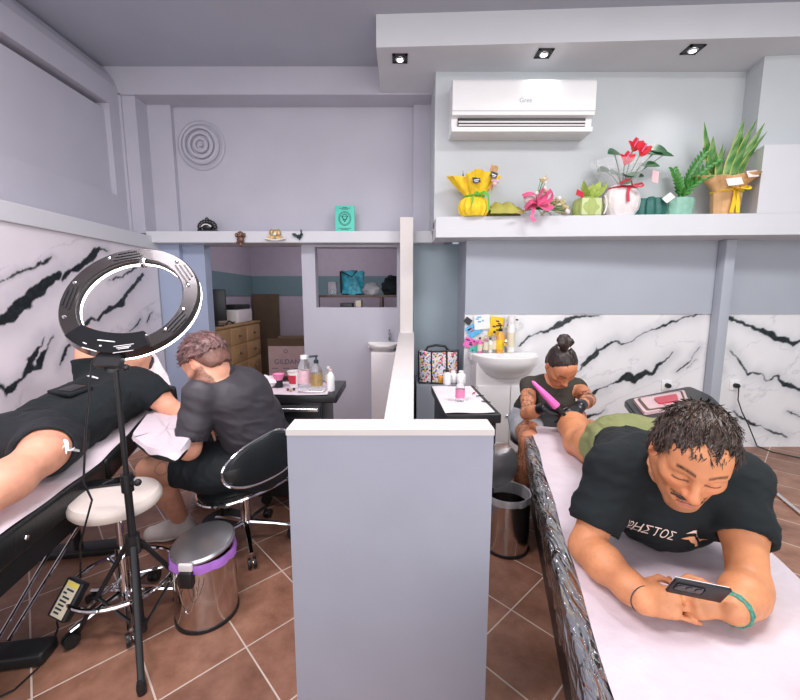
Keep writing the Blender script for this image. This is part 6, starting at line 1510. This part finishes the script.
props(MB().tube([c0 + (u_ * math.cos(a) + w2 * math.sin(a)) * .030 for a in np.linspace(0, 2 * math.pi, 21)[:-1]], .003, 6, closed=True).build('wrist_band', M['gloss_red']), 'thin dark red band on the wrist of the woman tattooing', 'bracelet')
# her machine and her stool
A_, B_ = at(532, 381, Y=2.11), at(557, 407, Y=2.065)
t = thing('tattoo_machine', 'bright pink tattoo machine in the gloved hand of the woman', 'tattoo machine', B_)
MB().tube([A_, lerp(A_, B_, .08), lerp(A_, B_, .55), lerp(A_, B_, .95), B_], [.004, .010, .019, .023, .021], 14).build('pink_sleeve', M['pink'], t)
MB().tube([B_, lerp(A_, B_, 1.2), lerp(A_, B_, 1.42)], [.014, .013, .004], 12).build('grip', M['black'], t)
c = V3(.93, 2.62, 0); t = thing('stool', 'dark stool under the woman at the end of the right bed', 'stool', c)
MB().lathe([(0, .30), (.15, .30), (.165, .315), (.165, .345), (.15, .36), (0, .362)], Matrix.Translation(c), 32).build('seat', M['vinyl'], t)
MB().tube([c + V3(0, 0, .07), c + V3(0, 0, .30)], .02, 12).build('column', M['chrome'], t); star_base(t, c, 5, .2, .075, .2)
# ------------------------------------------------------------------ the seated tattoo artist on the left
N_ = V3(-.865, 1.87, .915); HCa = V3(-.685, 1.95, .47); la = V3(-.30, -.954, 0)
LSa, RSa = N_ + la * .152 + V3(.02, 0, -.055), N_ - la * .152 + V3(.0, 0, -.055); LEa, REa = at(189, 449, Y=1.68), V3(-.93, 2.16, .66)
LWa, RWa = V3(-1.00, 1.90, .745), V3(-1.04, 2.06, .77)
AHP = at(207, 363, Y=1.83); HMa = head_matrix(AHP, (-.72, .30, -.60), (-.60, .14, .80)); AS = 1.06
F = Field((-1.50, 1.45, 0), (-.40, 2.45, 1.20), .0058)
UCa = N_ + V3(.03, .01, -.06)
for e in (-1, 1): F.cone(UCa + la * e * .08 + V3(.05, 0, -.05), HCa + la * e * .065 + V3(-.015, 0, .05), .092, .104, .06)
F.ell(HCa, (.14, .17, .11), .05); F.cone(UCa + V3(.055, 0, -.05), HCa + V3(-.005, 0, .05), .098, .106, .06)
F.cone(N_ + V3(.03, 0, -.03), HMa @ V3(0, -.03, -.06), .060, .056, .03); F.cone(UCa, N_, .09, .06, .05)
for s_, a, b_, w_ in ((1, LSa, LEa, LWa), (-1, RSa, REa, RWa)):
    F.cone(UCa + la * s_ * .08, a, .08, .062, .05); F.chain([a, lerp(a, b_, .5), b_], [.062, .055, .045], .03); F.chain([b_, lerp(b_, w_, .35), w_], [.046, .044, .030], .025)
    add_hand(F, w_, (-.85, .1 * s_, -.35), (-.2, 0, .9), s_, .95, curls=((35, 40, 25),) * 4)
hLa, kLa = HCa + la * .10, at(152, 470, Y=1.80); aLa = at(181, 519, Z=.10); toe = at(152, 537, Z=.03)
F.chain([hLa, lerp(hLa, kLa, .5), kLa], [.105, .092, .064], .03); F.chain([kLa, lerp(kLa, aLa, .35), aLa], [.062, .064, .040], .03); F.chain([aLa, aLa + V3(0, 0, -.05), toe + V3(0, 0, .01)], [.036, .034, .026], .02)
hRa, kRa, aRa = HCa - la * .10, V3(-1.20, 2.22, .47), V3(-1.10, 2.30, .10); toeR = aRa + V3(-.17, .02, -.06)
F.chain([hRa, lerp(hRa, kRa, .5), kRa], [.105, .092, .064], .03); F.chain([kRa, lerp(kRa, aRa, .35), aRa], [.062, .064, .040], .03); F.chain([aRa, aRa + V3(0, 0, -.05), toeR], [.036, .034, .026], .02)
add_head(F, HMa, AS)
SKA = np.array((.68, .33, .22))
def colA(V):
    c = skin_col(V, SKA, HMa, AS, stubble=.25, beard=.85, brow=(.05, .022, .014))
    t_, m_ = limbpaint(V, hLa, kLa, .13); q_ = V - np.array(kLa); ring_ = np.abs(np.linalg.norm((q_ - np.array([.08, -.05, .03])) * np.array([1, .2, 1]), axis=1) - .028); k = (m_ & (t_ > .7) & (t_ < 1.05)) * np.clip(1.2 - ring_ / .004, 0, 1) * .55
    return c * (1 - k[:, None]) + np.array([[.16, .09, .08]]) * k[:, None]
pa = person('bearded man with short hair in a charcoal polo shirt seated on the swivel chair', (HCa.x, HCa.y, 0))
body_mesh('body', F.mesh(2), M['skin'], pa, colA)
F = Field((-1.20, 1.45, .33), (-.40, 2.40, 1.08), .0058)
for e in (-1, 1): F.cone(UCa + la * e * .082 + V3(.055, 0, -.05), HCa + la * e * .068 + V3(-.01, 0, .03), .103, .116, .06)
F.cone(UCa + V3(.062, 0, -.04), HCa + V3(0, 0, .03), .113, .120, .06); F.cone(UCa + V3(.01, 0, .0), N_ + V3(.015, 0, -.02), .10, .078, .05)
for s_, a, b_ in ((1, LSa, LEa), (-1, RSa, REa)): F.cone(UCa + la * s_ * .085, a + V3(0, 0, .005), .094, .072, .06); F.chain([a + V3(.0, 0, .003), lerp(a, b_, .5), lerp(a, b_, .9)], [.072, .067, .067], .03)
nd = (HMa @ V3(0, -.01, -.06) - N_).normalized(); F.cone(N_ + nd * .045, N_ + nd * .16, .070, .085, .006, sub=True)
for s_, a, b_ in ((1, LSa, LEa), (-1, RSa, REa)):
    F.cone(lerp(a, b_, .72), lerp(a, b_, 1.1), .060, .062, .004, sub=True); F.cutfn(lambda P, a=a, b_=b_: sleeve_cut(P, a, b_, .80, .095))
F.cut(HCa + V3(0, 0, -.06), (0, 0, -1)); 
def polo_w(V, N):
    P = V - np.array(UCa); g = fbm(np.c_[P[:, 0] * 8 + P[:, 2] * 9, P[:, 1] * 6, P[:, 2] * 10], 1, 3, 12); return .0038 * np.clip(1 - 2.2 * np.abs(g), -.6, 1) + .002 * fbm(V, 16, 2, 3)
body_mesh('polo_shirt', F.mesh(2, polo_w), M['cloth_char'], pa)
F = Field(N_ - V3(.16, .16, .12), N_ + V3(.16, .16, .16), .005); F.cone(N_ + V3(.012, 0, -.02) + nd * .0, N_ + V3(.006, 0, 0) + nd * .065, .086, .070, .01); F.cone(N_ + nd * -.02, N_ + nd * .14, .066, .066, .004, sub=True); F.cone(N_ + nd * .05, N_ + nd * .18, .063, .10, .004, sub=True); body_mesh('collar', F.mesh(1), M['cloth_char'], pa)
F = Field((-1.25, 1.55, .30), (-.42, 2.42, .66), .0065); F.ell(HCa, (.152, .182, .118), .05)
for h_, k_ in ((hLa, kLa), (hRa, kRa)): F.chain([h_, lerp(h_, k_, .4), lerp(h_, k_, .86)], [.122, .112, .088], .05)
for h_, k_ in ((hLa, kLa), (hRa, kRa)):
    c_, n_ = lerp(h_, k_, .78), (k_ - h_).normalized(); F.cone(lerp(h_, k_, .70), lerp(h_, k_, 1.1), .074, .076, .004, sub=True); F.cutfn(lambda P, c_=c_, n_=n_, k_=k_: np.where(np.linalg.norm(P - np.array(k_), axis=-1) < .18, (P - np.array(c_)) @ np.array(n_), -1))
F.cut((0, 0, .60), (0, 0, 1)); body_mesh('shorts', F.mesh(2, wrinkle(.006, 15, (16, 8, 10))), M['cloth_navy'], pa)
for a, tt in ((aLa, toe), (aRa, toeR)):
    tt = Vector((tt.x, tt.y, .05)); hl2 = Vector((a.x, a.y, .05)); d_ = (tt - hl2).normalized(); F = Field(lerp(a, tt, .5) - V3(.22, .22, .16), lerp(a, tt, .5) + V3(.22, .22, .12), .0048)
    F.chain([hl2 - d_ * .025, lerp(hl2, tt, .5), tt], [.046, .044, .038], .03); F.cone(a + V3(0, 0, .02), hl2, .046, .046, .03); F.cut((0, 0, .016), (0, 0, -1)); F.cut((0, 0, .125), (0, 0, 1)); sh_ = body_mesh('shoe', F.mesh(1), M['shoe'], pa)
    F = Field(lerp(a, tt, .5) - V3(.22, .22, .16), lerp(a, tt, .5) + V3(.22, .22, .12), .0048); F.chain([hl2 - d_ * .025, lerp(hl2, tt, .5), tt], [.050, .048, .042], .03); F.cut((0, 0, .002), (0, 0, -1)); F.cut((0, 0, .022), (0, 0, 1)); body_mesh('sole', F.mesh(0), M['shoe_sole'], sh_)
hba = ((.055, .026, .024), (.21, .105, .10)); hla = ((-.12, -.06, -.04, .012, .03, .05, .075, .12), (.012, .015, .036, .038, .045, .058, .062, .062))
HV = hair_cap(HMa, AS, M['hair'], pa, hba, thick=.013, hairline=hla, h=.0045, seed=15, amp=.006)
hair_locks(HV, HMa, AS, pa, hba, 1500, .026, lambda l: np.array([l[0] * 3, .8, -.2 + l[2]]), seed=6, w=.0026, lift=.6)
hair_cap(HMa, AS, M['hair'], pa, ((.12, .055, .042), (.20, .09, .065)), name='shaved_sides', thick=.0035, hairline=((-.12, -.06, -.045, -.02, .012, .03, .05, .12), (-.055, -.050, -.03, .030, .02, .045, .06, .07)), h=.0045, seed=18, amp=.001)

# ------------------------------------------------------------------ the man lying on his back on the left bed
def LA(s, y, z): return LBA @ V3(s, y, z)
def LB(s, y, z): return LBM @ V3(s, y, z)
HCc = LB(.56, .27, .70); UCc = LA(.46, .25, .155); latc = V3(.93, .20, 0).normalized()
LSc, RSc = at(148, 389, Y=2.03), at(93, 381, Y=2.12); UCc = (LSc + RSc) / 2 + V3(0, .02, -.02); latc = (LSc - RSc).normalized()
CHP = at(133, 365, Y=2.30); HMc = head_matrix(CHP, (.35, -.15, .92), (.15, .90, .12)); CS = .98
LEc, LWc = at(170, 408, Y=2.02), at(200, 424, Y=1.94); REc, RWc = at(84, 335, Y=2.14), V3(CHP.x - .12, CHP.y + .10, CHP.z + .06)
F = Field((-2.20, .40, .50), (-.75, 2.62, 1.25), .0060)
for e in (-1, 1): F.cone(UCc + latc * e * .08, HCc + V3(e * .065, 0, .0), .100, .100, .06)
F.cone(UCc + V3(0, .03, .01), HMc @ V3(0, -.02, -.06), .07, .055, .04)
for s_, a, b_, w_ in ((1, LSc, LEc, LWc), (-1, RSc, REc, RWc)): F.cone(UCc + latc * s_ * .08, a, .085, .062, .05); F.chain([a, lerp(a, b_, .5), b_], [.060, .054, .045], .03); F.chain([b_, lerp(b_, w_, .35), w_], [.045, .044, .030], .025)
add_hand(F, LWc, (.8, -.3, -.1), (-.1, .1, .9), 1, .95, curl=(20, 25, 20)); add_hand(F, RWc, (.7, .4, -.3), (-.3, .3, .8), -1, .95, curl=(25, 30, 20))
hLc, hRc = HCc + V3(.09, 0, 0), HCc - V3(.09, 0, 0); kLc, kRc = at(42, 455, Z=.735), at(-20, 440, Z=.72); aLc, aRc = kLc + V3(.035, -.40, -.085), kRc + V3(.07, -.40, -.075)
for h_, k_, a_ in ((hLc, kLc, aLc), (hRc, kRc, aRc)): F.chain([h_, lerp(h_, k_, .5), k_], [.105, .094, .068], .03); F.chain([k_, lerp(k_, a_, .35), a_], [.064, .066, .042], .03); F.cone(a_, a_ + V3(.01, -.03, .0), .040, .036, .03); F.chain([a_ + V3(.01, -.035, .02), a_ + V3(.02, -.06, .10), a_ + V3(.03, -.085, .155)], [.038, .036, .026], .03)
add_head(F, HMc, CS)
SKC = np.array((.76, .37, .24))
pcx = person('man in black lying on his back on the left bed with one arm raised', (HCc.x, HCc.y, .60))
body_mesh('body', F.mesh(2), M['skin'], pcx, lambda V: skin_col(V, SKC, HMc, CS, stubble=.3, brow=(.05, .025, .015)))
F = Field((-2.15, 1.35, .55), (-1.0, 2.40, 1.12), .006)
for e in (-1, 1): F.cone(UCc + latc * e * .083, HCc + V3(e * .07, .03, .0), .115, .116, .06)
F.cone(UCc + V3(0, .02, .0), lerp(UCc, HMc @ V3(0, -.02, -.06), .35), .10, .085, .05)
for s_, a, b_ in ((1, LSc, LEc), (-1, RSc, REc)): F.cone(UCc + latc * s_ * .085, a, .098, .078, .05); F.chain([a, lerp(a, b_, .65)], [.077, .076], .025)
for s_, a, b_ in ((1, LSc, LEc), (-1, RSc, REc)):
    c_, n_ = lerp(a, b_, .58 if s_ > 0 else .5), (b_ - a).normalized(); F.cone(lerp(a, b_, .48), lerp(a, b_, 1), .058, .062, .004, sub=True); F.cutfn(lambda P, c_=c_, n_=n_, b_=b_: np.where(np.linalg.norm(P - np.array(b_), axis=-1) < .19, (P - np.array(c_)) @ np.array(n_), -1))
F.cut(HCc + V3(0, .0, 0), (.17, -.98, 0)); SVc = F.mesh(2, wrinkle(.006, 22, (8, 12, 14))); tsh = body_mesh('t_shirt', SVc, M['cloth_black'], pcx)
F = Field((-2.15, .55, .55), (-.80, 1.85, 1.0), .0065); F.ell(HCc, (.18, .15, .118), .05)
for h_, k_ in ((hLc, kLc), (hRc, kRc)): F.chain([h_, lerp(h_, k_, .85)], [.122, .098], .05)
for h_, k_, tt in ((hLc, kLc, .80), (hRc, kRc, .98)):
    c_, n_ = lerp(h_, k_, tt), (k_ - h_).normalized(); F.cone(lerp(h_, k_, tt - .08), lerp(h_, k_, 1.2), .082, .084, .004, sub=True); F.cutfn(lambda P, c_=c_, n_=n_, k_=k_: np.where(np.linalg.norm(P - np.array(k_), axis=-1) < .17, (P - np.array(c_)) @ np.array(n_), -1))
SVc2 = F.mesh(2, wrinkle(.006, 25, (10, 10, 14))); shc = body_mesh('shorts', SVc2, M['cloth_navy'], pcx)
bv3 = BVHTree.FromPolygons([tuple(v) for v in SVc2[0]], [tuple(q) for q in SVc2[1]])
lp = at(67, 447, Y=1.34); vd3 = (V3(0, 0, EYE) - lp).normalized(); mx = frame(lp, V3(.9, .2, -.3), vd3.cross(V3(.9, .2, -.3)))
def stroke(pts, ws):
    L_ = []; R_ = []
    for i, p in enumerate(pts):
        d = Vector(pts[min(i + 1, len(pts) - 1)]) - Vector(pts[max(i - 1, 0)]); n_ = Vector((-d.y, d.x)).normalized(); L_.append(V3(p[0] + n_.x * ws[i], p[1] + n_.y * ws[i], 0)); R_.append(V3(p[0] - n_.x * ws[i], p[1] - n_.y * ws[i], 0))
    k = len(pts); return L_ + R_, [(i, i + 1, k + i + 1, k + i) for i in range(k - 1)]
g_ = [[], []]
for pts, ws in (([(-.020, .022), (-.012, .019), (-.004, .008), (.002, -.004), (.008, -.010)], [.002, .006, .0065, .005, .0035]), ([(.002, -.006), (.012, -.010), (.019, -.004), (.022, .004)], [.004, .002, .0016, .001]), ([(.004, -.004), (.003, -.014), (.007, -.022)], [.0045, .003, .0015]), ([(-.005, .006), (-.012, -.002), (-.011, -.010)], [.004, .0025, .0015])):
    v_, f_ = stroke(pts, ws); o_ = len(g_[0]); g_[0] += v_; g_[1] += [tuple(i + o_ for i in q_) for q_ in f_]
print_on(bv3, g_, mx, M['logo_white'], shc, 'leaping_cat_emblem', .003, sub=.0035)
bv4 = BVHTree.FromPolygons([tuple(v) for v in SVc[0]], [tuple(q) for q in SVc[1]])
lp = at(99, 378, Y=2.0); vd3 = (V3(0, 0, EYE) - lp).normalized(); mx = frame(lp, V3(1, 0, -.15), vd3.cross(V3(1, 0, -.15))); print_on(bv4, blob([(-.03, -.001), (-.02, .005), (.0, .003), (.03, -.003), (.03, -.008), (.0, -.004)]), mx, M['logo_white'], tsh, 'chest_mark', .003)
HV = hair_cap(HMc, CS, M['hair'], pcx, ((.012, .008, .006), (.06, .035, .025)), thick=.009, hairline=hla, h=.005, seed=25, amp=.004)
# black pouch on his belly
q = [at(x, y, Y=1.78) for x, y in ((55, 398), (72, 390), (87, 396), (72, 402))]; bc = at(71, 396, Y=1.80)
h_ = bv4.ray_cast(V3(bc.x, bc.y, 1.3), V3(0, 0, -1)); zt = h_[0].z if h_[0] else .85; nn_ = h_[1] if h_[0] else V3(0, 0, 1)
mx = frame((bc.x, bc.y, zt + .012), V3(.9, -.35, .0), nn_.cross(V3(.9, -.35, .0)))
t = thing('pouch', 'black flat pouch lying on the belly of the man on the left bed', 'pouch', (bc.x, bc.y, zt))
MB().rbox(-.085, .085, -.05, .05, -.008, .010, .006, mx).build('pouch_body', M['cloth_black'], t); MB().rbox(-.025, .07, -.036, .036, .010, .016, .004, mx).build('flap', M['black'], t)
# ================================================================== LIGHT AND CAMERA
def area(name, loc, rot, sx, sy, power, col):
    l = bpy.data.lights.new(name, 'AREA'); l.shape = 'RECTANGLE'; l.size = sx; l.size_y = sy; l.energy = power; l.color = col
    o = bpy.data.objects.new(name, l); C.objects.link(o); o.location = loc; o.rotation_euler = rot; return o
def spot(name, loc, power, size, col, blend=.6):
    l = bpy.data.lights.new(name, 'SPOT'); l.energy = power; l.spot_size = R(size); l.spot_blend = blend; l.color = col; l.shadow_soft_size = .03
    o = bpy.data.objects.new(name, l); C.objects.link(o); o.location = loc; return o
area('shop_window_daylight', (1.0, -2.5, 1.7), (R(90), 0, 0), 6.5, 2.6, 140, (1, .955, .955))
area('overhead_fill', (-1.0, .9, 3.19), (0, 0, 0), 1.2, .6, 62, (1, .90, .95))  # unseen area lamp, added overhead to brighten the left marble and bed
area('overhead_fill', (1.7, 1.2, 3.19), (0, 0, 0), 1.2, .6, 58, (1, .98, .97))  # unseen area lamp, added overhead to brighten the right side
for px_, py_ in ((400, 58), (544, 53), (693, 49)):
    p = at(px_, py_, Z=3.012); spot('soffit_spot', (p.x, p.y, 2.985), 4 if px_ == 544 else 9, 110, (1, .98, .97), 1.0)
p = bpy.data.lights.new('storage_fill', 'POINT'); p.energy = 14; p.shadow_soft_size = .1; p.color = (1, .9, .95)  # unseen point lamp with no fixture, added to brighten the back room
o = bpy.data.objects.new('storage_fill', p); C.objects.link(o); o.location = (-.9, 4.9, 2.15)
w = bpy.data.worlds.new('world'); SC.world = w; w.use_nodes = True
bg = w.node_tree.nodes['Background']; bg.inputs[0].default_value = (.80, .92, 1.0, 1); bg.inputs[1].default_value = .45
cam = bpy.data.cameras.new('camera'); cam.sensor_width = 36; cam.lens = FPX / 800 * 36; cam.clip_start = .02
co = bpy.data.objects.new('camera', cam); C.objects.link(co); co.location = (0, 0, EYE); co.rotation_euler = (math.pi / 2 - TILT, 0, 0)
SC.camera = co
vs_ = SC.view_settings; vs_.view_transform = 'Standard'; vs_.look = 'None'; vs_.gamma = 1; vs_.exposure = 0.08; vs_.use_curve_mapping = False
